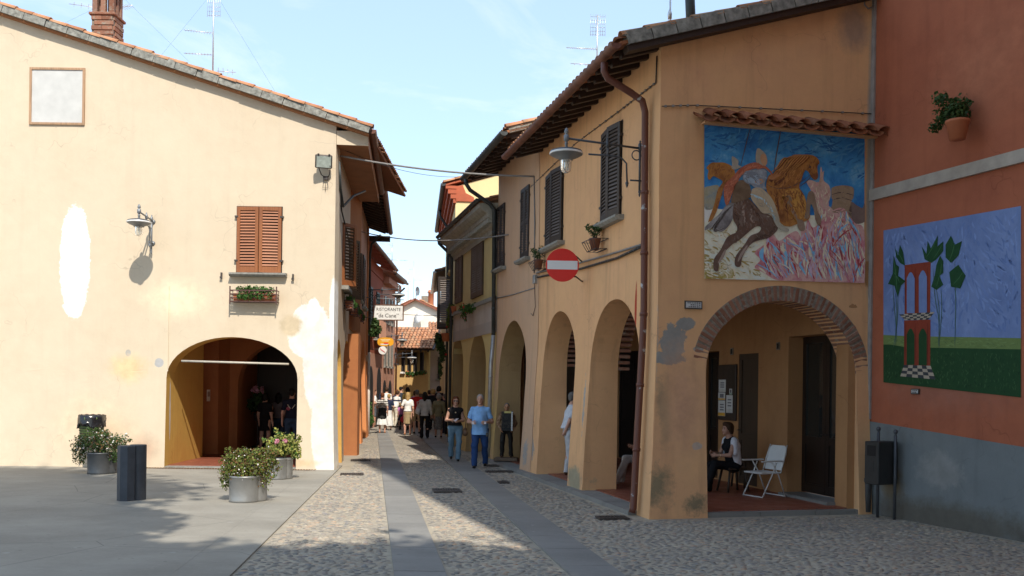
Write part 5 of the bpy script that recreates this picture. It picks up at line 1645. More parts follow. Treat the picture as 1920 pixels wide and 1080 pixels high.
cable([wp_(RS, 930, 560, .02), wp_(RS, 965, 552, .02), wp_(RS, 1004, 540, .02)], .014, M_GCABLE, 'short facade cable on the peach house above its arch')
cable([wp_(RS, 1004, 520, .03), wp_(RS, 1006, 575, .03), wp_(RS, 1002, 592, .03), wp_(RS, 998, 588, .03)], .008, M_CABLE, 'dangling wire end below the grey junction box')
cable([wp_(RG, 1618, 2, .04), wp_(RG, 1617, 12, .06), wp_(RG, 1624, 19, .06), wp_(RG, 1634, 14, .05), wp_(RG, 1636, -10, .04)], .012, M_GCABLE, 'looped cable at the top of the gable beside the orange house')
# wires bundled on the cream house street side
cable([LS.pt(.3, 7.1, .05), LS.pt(.35, 6.5, .08), LS.pt(1.5, 6.3, .06), LS.pt(2.2, 6.7, .25), LS.pt(3.0, 7.0, .5)], .03, M_DARKGUT, 'dark conduit bending from the eave along the cream house side')
cable([LS.pt(.5, 6.9, .05), LS.pt(1.0, 6.1, .06), LS.pt(3.2, 5.9, .05), LS.pt(5.6, 5.3, .05), LS.pt(7.4, 5.4, .05)], .018, M_CABLE, 'tangled wires along the cream house side above the shutters')
jb = thing('junction_box', wp_(RS, 1007, 524, 0), 'small grey junction box on the peach house wall', 'box'); 
b = MB(); b.box(T(*wp_(RS, 1007, 524, .05)) @ RZ(math.atan2(RS.n.y, RS.n.x)), -.04, .04, -.07, .07, -.10, .10, 0, .01); b.build('case', M_STEEL, jb)

# ================================================================== antennas, flue
M_ALU = simple('aerial_aluminium', (.62, .62, .62), .35, .7, .1)
CUR = [None]
def yagi(b, P, d, L, n, el, r=.006, vert=False):
    """boom from P along d with n cross elements of half length el"""
    b = MB()
    d = Vector(d).normalized(); x = Z3 if vert else d.cross(Z3).normalized()
    b.tube([P, P + d * L], r * 1.4, 5)
    for k in range(n):
        q = P + d * (L * (k + .3) / n); e = el * (1 - .35 * k / n)
        b.tube([q - x * e, q + x * e], r * .8, 4)
    b.build('yagi', M_ALU, CUR[0])
def yagi_v(b, P, d, L, n, el, r=.006): yagi(b, P, d, L, n, el, r, True)
def grid(b, P, w, h):
    b = MB()
    for k in range(7): x = -w + 2 * w * k / 6; b.tube([P + Vector((x, 0, -h)), P + Vector((x, 0, h))], .004, 4)
    for k in range(6): b.tube([P + Vector((-w, .04, -h + 2 * h * (k + .5) / 6)), P + Vector((w, .04, -h + 2 * h * (k + .5) / 6))], .005, 4)
    b.build('reflector_grid', M_ALU, CUR[0])
def knob(P):
    b = MB(); b.lathe(T(*P), [(0, -.09), (.035, -.09), (.04, .0), (.02, .07), (0, .07)], 8); b.build('splitter', M_ALU, CUR[0])
def mast(label, y, u, v0, v1, build):
    p0, p1 = at(u, v0, y), at(u, v1, y)
    r = thing('aerial', p0, label, 'antenna'); CUR[0] = r
    b = MB(); b.tube([p0, Vector((p0.x + (p1.x - p0.x) * .2, p0.y, p1.z))], .018, 6); b.build('mast', M_ALU, r)
    build(None, lambda uu, vv: at(uu, vv, y))
    if v0 < 160 and v1 < 25 and u < 1000:
        for dx_ in (-1.6, 1.7):
            b = MB(); b.tube([Vector((p0.x, p0.y, p1.z - .3)), Vector((p0.x + dx_, p0.y + .3, p0.z - .3 * dx_))], .0018, 4); b.build('guy_wire', M_CABLE, r)
mast('tall television aerial with short yagi above the cream house roof', 23.5, 399, 150, -40, lambda b, q: (yagi_v(b, q(400, 62), (-1, -.1, .06), .72, 11, .045), yagi(b, q(397, 103), (-1, -.3, -.05), .66, 9, .10), yagi(b, q(407, 133), (1, .3, .03), .45, 4, .28), grid(b, q(401, 8), .16, .32)))
mast('television aerial with comb yagis behind the ochre house roof', 20.5, 1119, 150, 28, lambda b, q: (yagi_v(b, q(1119, 92), (-1, -.1, 0), .68, 13, .03), yagi_v(b, q(1112, 121), (-1, -.1, 0), .50, 4, .04), grid(b, q(1121, 47), .16, .24)))
mast('thin rod aerial beside the steel flue on the ochre roof', 16.4, 1256, 70, -20, lambda b, q: knob(q(1256, 26)))
mast('aerial cluster on the rust red house roof', 44, 735, 500, 455, lambda b, q: (yagi(b, q(737, 460), (-1, -.2, .1), .6, 6, .12), yagi(b, q(733, 476), (-1, -.2, 0), .5, 4, .2), yagi(b, q(728, 487), (1, .2, 0), .9, 5, .25)))
mast('slim aerial standing behind the white gabled house', 66, 775, 570, 490, lambda b, q: (yagi(b, q(775, 525), (1, .1, 0), .6, 5, .3), yagi(b, q(775, 505), (-1, .1, 0), .3, 4, .15)))
mast('small lower aerial beside the slim one behind the white gabled house', 66, 765, 570, 510, lambda b, q: (yagi(b, q(765, 528), (1, .1, 0), .5, 4, .2), yagi(b, q(765, 546), (-1, .1, 0), .4, 4, .2)))
mast('aerial beside the brick chimney on the cream house roof', 24.5, 226, 70, -30, lambda b, q: (yagi(b, q(226, 14), (1, -.3, .05), .38, 5, .18), yagi(b, q(224, 20), (-1, -.5, -.05), 1.2, 7, .25)))
c = at(781, 546, 64); dsh = thing('satellite_dish', c - Z3 * .4, 'grey satellite dish on a pole above the white gabled house', 'dish')
b = MB(); b.lathe(T(*c) @ RZ(1.2) @ RX(math.pi / 2), [(0, 0), (.16, .02), (.29, .07), (.31, .08), (.28, .065), (0, -.02)], 18); b.build('dish', M_LAMPGREY, dsh)
b = MB(); b.tube([c, at(779, 570, 64)], .03, 6); b.build('pole', M_ALU, dsh)
c = at(787, 597, 61.6); dsh = thing('satellite_dish', c - Z3 * .4, 'white satellite dish fixed on the white gable wall', 'dish')
b = MB(); b.lathe(T(*c) @ RZ(-.7) @ RX(1.2), [(0, 0), (.25, .03), (.42, .10), (.43, .12), (0, -.02)], 18); b.build('dish', M_LAMPWHITE, dsh)
b = MB(); b.tube([c, c + Vector((.0, .5, -.1))], .03, 6); b.build('arm', M_ALU, dsh)
fp = at(1297, 30, 16.3); fu = thing('flue_pipe', fp - Z3 * .3, 'dark steel flue pipe leaning on the ochre house roof', 'flue')
b = MB(); b.tube([fp - Z3 * .35, fp + Vector((-.06, 0, .75))], .085, 14); b.tube([fp + Vector((-.045, 0, .55)), fp + Vector((-.05, 0, .60))], .095, 14); b.build('pipe', M_DARKGUT, fu)

# ================================================================== planters, bollard, bins
M_ZINC = simple('zinc_planter', (.30, .30, .29), .42, .5, .14, 5)
M_ZINCD = simple('dark_zinc_planter', (.10, .105, .11), .45, .4, .14, 5)
M_SOIL = simple('soil', (.035, .025, .018), .95)
M_LEAF1 = leaf_mat('abelia_leaf', (.13, .17, .035)); M_LEAF1B = leaf_mat('abelia_bronze', (.20, .11, .045))
M_LEAFD = leaf_mat('dark_leaf', (.055, .105, .03)); M_LEAFV = leaf_mat('variegated_leaf', (.34, .36, .10))
M_LEAFG = leaf_mat('geranium_leaf', (.06, .14, .03))
M_PETW = leaf_mat('white_petal', (.78, .72, .70), .08, .2); M_PETP = leaf_mat('pink_petal', (.70, .32, .42), .15, .2); M_PETR = leaf_mat('red_petal', (.55, .02, .03), .15, .2)
def pot(name, label, p, r, h, mat, second=(.36, .62)):
    root = thing(name, p, label, 'planter', 'metal planters on the square')
    for k, (dx, dy, sc) in enumerate(((0, 0, 1), (second[0] * r, second[1] * r, .98))):
        b = MB(); b.lathe(T(p.x + dx, p.y + dy, p.z), [(0, .0), (r * sc, 0), (r * 1.02 * sc, .03), (r * sc, .05), (r * sc, h - .03 - .008 * k), (r * 1.03 * sc, h - .025 - .008 * k), (r * 1.03 * sc, h - .008 * k), (r * .93 * sc, h - .008 * k), (r * .93 * sc, h - .06)], 28); b.build('pot', mat, root)
        b = MB(); b.lathe(T(p.x + dx, p.y + dy, p.z), [(r * .94 * sc, h - .06 - .008 * k), (0, h - .05 - .008 * k)], 20); b.build('soil', M_SOIL, root)
    return root
p = ground(458, 940); pB = pot('planter', 'round zinc planter overflowing with bronze green abelia in small white bloom', p, .245, .43, M_ZINC)
c = p + Vector((.05, .08, 0))
bl = [(c.x, c.y, .62, .40, .34, .24), (c.x - .24, c.y - .04, .56, .24, .24, .26), (c.x + .24, c.y + .05, .60, .24, .22, .24), (c.x - .36, c.y, .40, .15, .16, .24), (c.x - .05, c.y - .20, .46, .24, .12, .20), (c.x + .27, c.y - .05, .38, .13, .12, .18), (c.x - .12, c.y, .80, .12, .12, .10), (c.x + .16, c.y, .82, .12, .12, .09), (c.x - .33, c.y, .66, .12, .12, .1)]
bl += [(c.x + random.uniform(-.48, .48), c.y + random.uniform(-.25, .2), random.uniform(.42, .88), .06, .06, .05) for k in range(22)]
leaves('foliage', bl, 4300, .021, M_LEAF1, pB, 11, shell=.2); leaves('bronze_foliage', bl, 1700, .018, M_LEAF1B, pB, 12, shell=.4); leaves('blossom', bl, 210, .012, M_PETW, pB, 13, aspect=.9, shell=.85)
b = MB()
for k in range(26):
    a_ = random.uniform(0, 6.28); rr = random.uniform(.25, .45); hh = random.uniform(.35, .95)
    b.tube([(c.x, c.y, .38), (c.x + rr * .5 * math.cos(a_), c.y + rr * .5 * math.sin(a_), .5 + hh * .3), (c.x + rr * math.cos(a_), c.y + rr * math.sin(a_), .25 + hh * .62)], [.006, .004, .002], 4)
b.build('twigs', M_BARK, pB)
p = ground(519, 898); pC = pot('planter', 'round zinc planter with yellow green shrub and pink hydrangea heads by the arch', p, .215, .43, M_ZINC)
c = p + Vector((.08, .08, 0))
bl = [(c.x, c.y, .66, .30, .26, .20), (c.x - .02, c.y, .82, .14, .14, .16), (c.x + .16, c.y, .80, .10, .1, .12), (c.x - .2, c.y, .72, .12, .12, .12), (c.x + .26, c.y, .62, .14, .12, .14), (c.x + .3, c.y - .03, .5, .1, .1, .1)]
bl += [(c.x + random.uniform(-.34, .38), c.y + random.uniform(-.2, .2), random.uniform(.5, 1.0), .05, .05, .06) for k in range(16)]
leaves('foliage', bl, 1150, .034, M_LEAFV, pC, 21, shell=.3); leaves('dark_foliage', bl, 350, .034, M_LEAFG, pC, 22, shell=.1)
leaves('blossom', [(c.x - .05, c.y - .22, .78, .05, .05, .05), (c.x + .12, c.y - .22, .79, .06, .05, .045)], 150, .016, M_PETP, pC, 23, aspect=.9)
p = ground(186, 888); pA = pot('planter', 'dark metal planter with white flowering shrub below the waste bin', p, .235, .45, M_ZINCD)
c = p + Vector((.0, .06, 0))
bl = [(c.x, c.y, .62, .46, .32, .20), (c.x - .38, c.y, .60, .24, .24, .22), (c.x + .36, c.y, .64, .22, .22, .2), (c.x + .30, c.y - .05, .42, .18, .15, .2), (c.x - .42, c.y - .05, .36, .16, .15, .2), (c.x + .05, c.y, .82, .2, .2, .1)]
bl += [(c.x + random.uniform(-.62, .62), c.y + random.uniform(-.25, .2), random.uniform(.36, .95), .06, .06, .05) for k in range(24)]
leaves('foliage', bl, 3400, .023, M_LEAFD, pA, 31, shell=.2); leaves('bronze_foliage', bl, 700, .02, M_LEAF1B, pA, 32, shell=.5); leaves('blossom', bl, 330, .016, M_PETW, pA, 33, aspect=.9, shell=.85)
b = MB()
for k in range(22):
    a_ = random.uniform(0, 6.28); rr = random.uniform(.25, .5)
    b.tube([(c.x, c.y, .4), (c.x + rr * .5 * math.cos(a_), c.y + rr * .5 * math.sin(a_), .7), (c.x + rr * math.cos(a_), c.y + rr * math.sin(a_), random.uniform(.4, .85))], [.006, .004, .002], 4)
b.build('twigs', M_BARK, pA)
# bollard: two joined eight-sided posts
p = ground(238, 938); M_SLATE = simple('slate_bollard', (.055, .062, .075), .55, .2, .16, 7)
bo = thing('bollard', p, 'dark slate twin column bollard standing on the pavement', 'bollard')
hb_ = .90
b = MB(); b.lathe(T(p.x, p.y, 0) @ RZ(.39), [(0, 0), (.155, 0), (.155, hb_ - .01), (.148, hb_), (0, hb_)], 8, smooth=False); b.build('column', M_SLATE, bo)
b = MB(); b.lathe(T(p.x + .125, p.y + .12, 0), [(0, 0), (.135, 0), (.135, hb_ + .0), (.128, hb_ + .01), (0, hb_ + .01)], 24, smooth=False); b.build('column', M_SLATE, bo)
# green waste bin with black bag
p = at(172, 800, 20.75); p = Vector((p.x, 20.75, 0))
wb = thing('waste_bin', p, 'green perforated waste bin with black bag against the cream wall', 'bin')
t = NT('perforated_green')
tc = t.n.new('ShaderNodeTexCoord')
M_BIN = simple('bin_green', (.085, .13, .035), .5, .1, .15, 5)
b = MB(); b.lathe(T(p.x, p.y, .50), [(0, 0), (.21, 0), (.225, .02), (.27, .60), (.275, .66), (.255, .66), (.25, .60)], 26); b.build('basket', M_BIN, wb)
hole = MB(); hole.box(I4, -.010, .010, -.004, .004, -.010, .010); hme = hole.mesh('perforation', M_BLACK)
for r_ in range(9):
    for k in range(20):
        a_ = math.pi + math.pi * k / 20 + .08; rr = .226 + .045 * (r_ * .055 + .08) / .58 + .0015
        inst('perforation', hme, T(p.x + rr * math.cos(a_), p.y + rr * math.sin(a_), .58 + r_ * .055) @ RZ(a_ + math.pi / 2), wb)
b = MB()
prof = [(.255, .55), (.29, .50), (.295, .42), (.282, .44), (.285, .60), (.28, .675), (.24, .69), (.20, .62), (.1, .55), (0, .53)]
vs, fs = [], []
K = 40
for i, (r_, z_) in enumerate(prof):
    for k in range(K):
        a_ = 2 * math.pi * k / K
        wv = 1 + .035 * math.sin(7 * a_ + i) + .03 * math.sin(13 * a_ + 2 * i)
        dzv = (.05 * math.sin(3 * a_ + 1) + .03 * math.sin(8 * a_)) if i in (1, 2, 3) else .008 * math.sin(11 * a_ + i)
        vs.append((p.x + r_ * wv * math.cos(a_), p.y + r_ * wv * math.sin(a_), .52 + z_ + dzv))
for i in range(len(prof) - 1):
    for k in range(K): fs.append((i * K + k, i * K + (k + 1) % K, (i + 1) * K + (k + 1) % K, (i + 1) * K + k))
b.add(vs, fs, 0, True); b.build('bin_bag', simple('black_plastic', (.012, .012, .014), .22, 0, .2, 9, 0, .6), wb)
b = MB(); b.tube([(p.x, p.y + .28, 0), (p.x, p.y + .28, 1.15)], .03, 8); b.box(T(p.x, p.y, 0), -.1, .1, .22, .30, .7, .8); b.build('post', M_IRON, wb)
# litter box between two posts by the orange house
pa_, pb_ = ground(1645, 968), ground(1677, 973)
lb = thing('litter_box', (pa_ + pb_) / 2, 'black metal litter box on two posts beside the orange house', 'bin')
for (q, vt) in ((pa_, 812), (pb_, 817)):
    zt_ = at(1660, vt, q.y).z
    b = MB(); b.tube([q - Z3 * .05, Vector((q.x, q.y, zt_))], .024, 10); b.lathe(T(q.x, q.y, zt_), [(.024, 0), (.014, .02), (.03, .04), (.036, .065), (.026, .09), (0, .1)], 12); b.build('post', M_LAMPDARK, lb)
d_ = (pb_ - pa_); d_.z = 0; yy = d_.normalized(); nn = Vector((-yy.y, yy.x, 0)); nn = nn if nn.dot(OW.n) > 0 else -nn
zb1_, zb2_ = at(1650, 905, pa_.y).z, at(1650, 826, pa_.y).z
L_ = .36
Mlb = basis(yy, nn, Z3, (pa_ + pb_) / 2)
hw_ = d_.length / 2 - .028
b = MB(); b.box(Mlb, -hw_, hw_ + .0, -.10, .34, zb1_, zb2_, 0, .012); b.build('box', simple('anthracite', (.035, .036, .036), .5, .3, .15, 6), lb)
b = MB(); b.box(Mlb, -hw_ + .05, hw_ - .05, .338, .343, zb2_ - .22, zb2_ - .06); b.build('slot', M_BLACK, lb)
b = MB(); b.box(Mlb, -hw_ + .09, hw_ - .09, .341, .346, zb1_ + .2, zb1_ + .36); b.build('plate', simple('anthracite', (.035, .036, .036)), lb)

# ================================================================== window boxes and plants
def flower_box(name, label, M_, w, rail_h, nplants, seed, petals=None):
    """M_: x along wall, y outward, z up; rail basket with terracotta boxes"""
    o0 = M_ @ Vector((0, 0, 0))
    root = thing(name, o0, label, 'flower box')
    b = MB()
    for z_ in (0, rail_h * .33, rail_h * .66, rail_h):
        b.box(M_, -w / 2, w / 2, .235, .247, z_ - .012, z_ + .012)
        for sx in (-1, 1): b.box(M_, sx * w / 2 - .006, sx * w / 2 + .006, .01, .247, z_ - .011, z_ + .011)
    for sx in (-1, 1): b.box(M_, sx * w / 2 - .012, sx * w / 2 + .012, .23, .252, -.06, rail_h + .09)
    for k in range(5): b.box(M_, -w / 2, w / 2, .03 + k * .045, .05 + k * .045, -.012, -.002)
    b.build('rail', simple('rail_brown', (.09, .04, .03), .6), root)
    n = 2
    for k in range(n):
        x0 = -w / 2 + .05 + k * (w - .1) / n
        b = MB(); b.prism(M_ @ RZ(math.pi / 2), [(.06, .0), (.20, .0), (.225, .17), (.225, .185), (.035, .185), (.035, .17)], -(x0 + (w - .1) / n - .02), -x0); b.build('terracotta_box', simple('terracotta_pot', (.45, .14, .06), .8, 0, .12, 6), root)
    bl = []
    rr = random.Random(seed)
    for k in range(nplants):
        q = M_ @ Vector((-w / 2 + w * (.12 + .76 * (k + rr.random() * .5) / nplants), .14, .24 + .05 * rr.random())); bl.append((q.x, q.y, q.z, .10, .09, .09))
        q2 = M_ @ Vector((-w / 2 + w * (.12 + .76 * (k + rr.random()) / nplants), .25, .12)); bl.append((q2.x, q2.y, q2.z, .07, .05, .09))
    leaves('foliage', bl, 110 * nplants, .028, M_LEAFG, root, seed, aspect=.8, shell=.2)
    if petals: leaves('blossom', bl[::2], 9 * nplants, .02, petals, root, seed + 1, aspect=.9, shell=.9)
    return root
s_, z_ = LF.px(480, 567)
flower_box('window_box', 'iron railed window box with geraniums under the brown shutters', LF.mat(s_, z_, 0), 1.05, .25, 7, 41, M_PETP)
m_, sg_ = wflip(LS, 0)
for k, (s_, wd) in enumerate(((3.2, 'nearest the corner'), (5.3, 'in the middle'), (7.6, 'farthest up the street'))):
    flower_box('window_box', ['terracotta window box on the cream house side nearest its corner', 'terracotta window box on the cream house side under the dark shutters', 'terracotta window box on the orange arcade house with trailing green'][k], m_ @ T(s_ * sg_, 0, 3.92 + .0 * k), .8, .2, 5, 50 + k)
def iron_basket(label, W, u, v, w, seed):
    s, z = W.px(u, v); m, sg = wflip(W, 0); M_ = m @ T(s * sg, 0, z)
    root = thing('iron_basket', W.pt(s, z), label, 'flower basket')
    b = MB()
    for (z_, d_, ww) in ((.17, .30, w), (0, .22, w * .8)):
        P_ = [(-ww / 2, .02, z_), (-ww / 2, d_, z_), (ww / 2, d_, z_), (ww / 2, .02, z_)]
        b.tube([M_ @ Vector(q) for q in P_], .008, 5, closed=True)
    for k in range(6):
        x = -.5 + k / 5; b.tube([M_ @ Vector((x * w, .30, .17)), M_ @ Vector((x * w * .8, .22, 0))], .006, 4)
    for k in range(3): b.tube([M_ @ Vector((-w * .4, .04 + k * .08, 0)), M_ @ Vector((w * .4, .04 + k * .08, 0))], .006, 4)
    b.build('basket', M_IRON, root)
    q = M_ @ Vector((.05, .14, .01)); b = MB(); b.lathe(T(*q), [(0, 0), (.07, 0), (.095, .17), (.105, .175), (.105, .21), (.09, .21), (.085, .18), (0, .17)], 18); b.build('pot', simple('terracotta_dull', (.22, .085, .05), .85), root)
    bl = [(q.x, q.y, q.z + .33, .14, .12, .10), (q.x - .10, q.y, q.z + .40, .08, .08, .07), (q.x + .06, q.y - .1, q.z + .42, .08, .08, .08), (q.x, q.y, q.z + .24, .06, .06, .08)]
    leaves('foliage', bl, 330, .022, M_LEAFD, root, seed, shell=.25)
    b = MB()
    for k in range(7):
        a_ = k * .9; b.tube([q + Z3 * .17, q + Vector((.09 * math.cos(a_), .09 * math.sin(a_), .36))], .005, 4)
    b.build('stems', M_BARK, root)
iron_basket('wrought iron basket with potted plant below the upper ochre house window', RS, 1131, 470, .62, 61)
iron_basket('wrought iron basket with plant half hidden behind the no entry sign', RS, 1022, 506, .55, 62)
def plant(name, label, blobs, n, size, mat, seed, petal=None, pn=30, potm=None):
    c = Vector(blobs[0][:3]); root = thing(name, c - Z3 * blobs[0][5], label, 'plant')
    leaves('foliage', blobs, n, size, mat, root, seed, shell=.2)
    if petal: leaves('blossom', blobs, pn, size * .8, petal, root, seed + 1, aspect=.9, shell=.9)
    if potm:
        b = MB(); q, r_ = potm; b.lathe(T(*q), [(0, 0), (r_ * .7, 0), (r_, r_ * 1.5), (r_ * 1.08, r_ * 1.55), (r_ * 1.08, r_ * 1.8), (0, r_ * 1.7)], 14); b.build('pot', simple('terracotta_pot', (.45, .14, .06)), root)
    else:
        b = MB()
        for bb in blobs: b.tube([c, bb[:3]], .008, 4)
        b.build('stems', M_BARK, root)
def blob(u, v, y, ru, rv, rd=None):
    c = at(u, v, y); k = y / F; return (c.x, c.y, c.z, ru * k, rd or ru * k, rv * k)
plant('hanging_plant', 'green plant hanging from the lamp pole beside the restaurant sign', [blob(703, 607, 34.5, 8, 12), blob(700, 624, 34.5, 9, 8), blob(710, 618, 34.4, 6, 8)], 900, .045, M_LEAFD, 71)
plant('climbing_bush', 'tall leafy bush against the white pipe behind the crowd', [blob(690, 770, 37.2, 8, 22), blob(693, 788, 37.0, 7, 12), blob(687, 752, 37.2, 5, 8)], 1100, .05, M_LEAFG, 72)
plant('geranium', 'red geranium trailing from the ledge of the yellow house', [blob(880, 578, 27.6, 20, 9), blob(868, 588, 27.9, 6, 10), blob(895, 574, 27.2, 10, 7), blob(872, 596, 27.8, 4, 8)], 900, .035, M_LEAFG, 73, M_PETR, 26)
plant('potted_vine', 'pale green vine in a terracotta pot at the end of the yellow house ledge', [blob(845, 583, 31.0, 7, 14), blob(843, 605, 31.0, 6, 14), blob(850, 576, 30.6, 6, 6)], 700, .045, M_LEAF1, 74, M_PETR, 6, (at(853, 588, 30.4), .13))
plant('hanging_fuchsia', 'dark green plant with red pot hanging below the big dark shutters', [blob(824, 640, 33.5, 9, 16), blob(830, 662, 33.5, 6, 20), blob(826, 690, 33.5, 4, 18), blob(820, 632, 33.5, 6, 8)], 1100, .05, M_LEAFD, 75, M_PETR, 10, (at(836, 640, 33.0), .16))
plant('trailing_flowers', 'row of flowers trailing from the mustard house sills', [blob(765, 700, 51.3, 5, 4), blob(773, 702, 51.3, 5, 5), blob(781, 700, 51.3, 5, 4), blob(790, 699, 51.3, 6, 4), blob(797, 698, 51.3, 4, 4)], 700, .05, M_LEAFG, 76, M_PETR, 40)
plant('wall_shrub', 'leafy shrub in a terracotta pot on the orange house wall', [blob(1778, 215, 13.3, 24, 28, .18), blob(1800, 205, 13.15, 22, 26, .18), blob(1752, 238, 13.4, 12, 10, .1), blob(1762, 185, 13.3, 14, 14, .12)], 1000, .03, M_LEAFD, 77, None, 0, (at(1795, 262, 13.05), .15))

# ================================================================== portico furniture
s_, z_ = IW.px(1366, 735); _, zt_ = IW.px(1366, 684); _, zb_ = IW.px(1366, 788); sA_, sB_ = IW.px(1383, 735)[0], IW.px(1350, 735)[0]
nb_ = thing('notice_board', IW.pt(s_, zb_), 'dark framed notice board with pinned papers inside the portico', 'notice board')
b = MB(); mi2 = basis(IW.d, IW.n, Z3, IW.p0)
b.box(mi2, sA_, sB_, .004, .05, zb_, zt_, 0, .01); b.build('case', wood('board_case', (.045, .03, .02)), nb_)
def paper(u0, u1, v0, v1, col):
    a_, c_ = IW.px(u1, (v0 + v1) / 2)[0], IW.px(u0, (v0 + v1) / 2)[0]; z0, z1 = IW.px((u0 + u1) / 2, v1)[1], IW.px((u0 + u1) / 2, v0)[1]
    b = MB(); b.box(mi2, a_, c_, .0505, .053, z0, z1); p_ = b.build('paper', simple('pinned_paper', (.62, .63, .62), .8, 0, .05), nb_)
    b = MB(); b.box(mi2, a_ + .005, c_ - .005, .0535, .055, z0 + .004, z0 + (z1 - z0) * .22); b.build('print', col, p_)
    for k in range(3):
        b = MB(); zz = z0 + (z1 - z0) * (.4 + .17 * k); b.box(mi2, a_ + (c_ - a_) * .2, c_ - (c_ - a_) * .25, .0535, .055, zz - .012, zz + .012); b.build('print', simple('print_dark', (.16, .16, .18), .8), p_)
M_PRY = simple('print_yellow', (.70, .38, .04), .7); M_PRG = simple('print_green', (.22, .36, .25), .7); M_PRW = simple('print_pale', (.55, .55, .52), .7)
paper(1352, 1365, 712, 735, M_PRW); paper(1351, 1364, 736, 750, M_PRY); paper(1351, 1364, 751, 780, M_PRY); paper(1366, 1378, 741, 774, M_PRW); paper(1372, 1377, 729, 740, M_PRG)
# white folding armchair
zf = .08
q = ground(1432, 930, zf)
ch = thing('folding_chair', (q.x, q.y, zf), 'white folding garden armchair inside the portico', 'chair')
M_WCH = simple('white_resin', (.66, .66, .64), .4, 0, .06, 6)
Mch = T(q.x, q.y, zf) @ RZ(math.radians(-62))        # local -y is the front of the chair
b = MB()
sw, r_ = .24, .011
for sx in (-1, 1):
    b = MB(); x = sx * sw
    b.tube([Mch @ Vector(p_) for p_ in ((x, -.26, .0), (x, -.02, .42), (x, .06, .60))], r_, 8); b.build('leg', M_WCH, ch)
    b = MB(); b.tube([Mch @ Vector(p_) for p_ in ((x, .28, .0), (x, .10, .40), (x, -.06, .62))], r_, 8); b.build('leg', M_WCH, ch)
    b = MB(); b.box(Mch, x - .03, x + .03, -.28, .20, .615, .64, 0, .01); b.build('armrest', M_WCH, ch)
    b = MB(); b.tube([Mch @ Vector(p_) for p_ in ((x * .92, .18, .42), (x * .92, .24, .62), (x * .85, .34, .90))], r_, 8); b.build('back_post', M_WCH, ch)
for yy_ in (-.26, .28):
    b = MB(); b.tube([Mch @ Vector((-sw, yy_, .012)), Mch @ Vector((sw, yy_, .012))], r_, 8); b.build('foot_bar', M_WCH, ch)
b = MB(); b.box(Mch, -sw + .01, sw - .01, -.27, .20, .405, .435, 0, .014); b.build('seat', M_WCH, ch)
Mb_ = Mch @ T(0, .215, .46) @ RX(math.radians(-17))
pr = [(-.20, .0), (.20, .0), (.215, .30), (.20, .40), (.15, .445), (-.15, .445), (-.20, .40), (-.215, .30)]
b = MB(); b.prism(Mb_, pr, -.012, .012); b.build('backrest', M_WCH, ch)
# wooden stools / bench of the seated woman
q2 = ground(1374, 921, zf)
st = thing('wooden_stool', (q2.x, q2.y, zf), 'dark wooden stool under the seated woman', 'stool')
Mst = T(q2.x, q2.y, zf) @ RZ(math.radians(20))
b = MB(); b.box(Mst, -.20, .20, -.18, .18, .41, .45, 0, .01); b.build('seat', M_DOOR2, st)
for sx in (-1, 1):
    for sy in (-1, 1):
        b = MB(); b.tube([Mst @ Vector((sx * .15, sy * .13, .41)), Mst @ Vector((sx * .22, sy * .18, 0))], .022, 8); b.build('leg', M_DOOR2, st)
q3 = ground(1402, 914, zf) + Vector((.05, .1, 0))
tb = thing('small_table', (q3.x, q3.y, zf), 'small dark wooden table behind the white folding chair', 'table')
Mtb = T(q3.x, q3.y, zf) @ RZ(math.radians(20))
b = MB(); b.box(Mtb, -.28, .28, -.25, .25, .50, .53, 0, .008); b.build('table_top', M_DOOR2, tb)
for sx in (-1, 1):
    for sy in (-1, 1):
        b = MB(); b.tube([Mtb @ Vector((sx * .22, sy * .19, .50)), Mtb @ Vector((sx * .25, sy * .22, 0))], .022, 8); b.build('leg', M_DOOR2, tb)
# flower vase in the left arcade
c = at(484, 770, 27.7)
va = thing('flower_stand', (c.x, 27.7, .05), 'dark stand with pink flower arrangement inside the cream house arch', 'flower stand')
b = MB(); b.lathe(T(c.x, 27.7, .05), [(0, 0), (.2, 0), (.18, .04), (.04, .08), (.035, .75), (.10, .80), (.14, 1.0), (.12, 1.02), (0, 1.0)], 16); b.build('stand', M_IRON, va)
leaves('foliage', [(c.x, 27.7, 1.35, .32, .25, .25), (c.x - .25, 27.7, 1.4, .22, .1, .08), (c.x + .05, 27.7, 1.62, .2, .15, .2)], 500, .06, M_LEAFD, va, 81)
leaves('blossom', [(c.x + .02, 27.6, 1.76, .18, .12, .12)], 70, .045, M_PETP, va, 82, aspect=.9)
# ================================================================== people: signed-distance bodies and clothes, meshed by surface nets
def _smin(a, b, k):
    h = np.maximum(k - np.abs(a - b), 0.0) / k
    return np.minimum(a, b) - h * h * k * .25

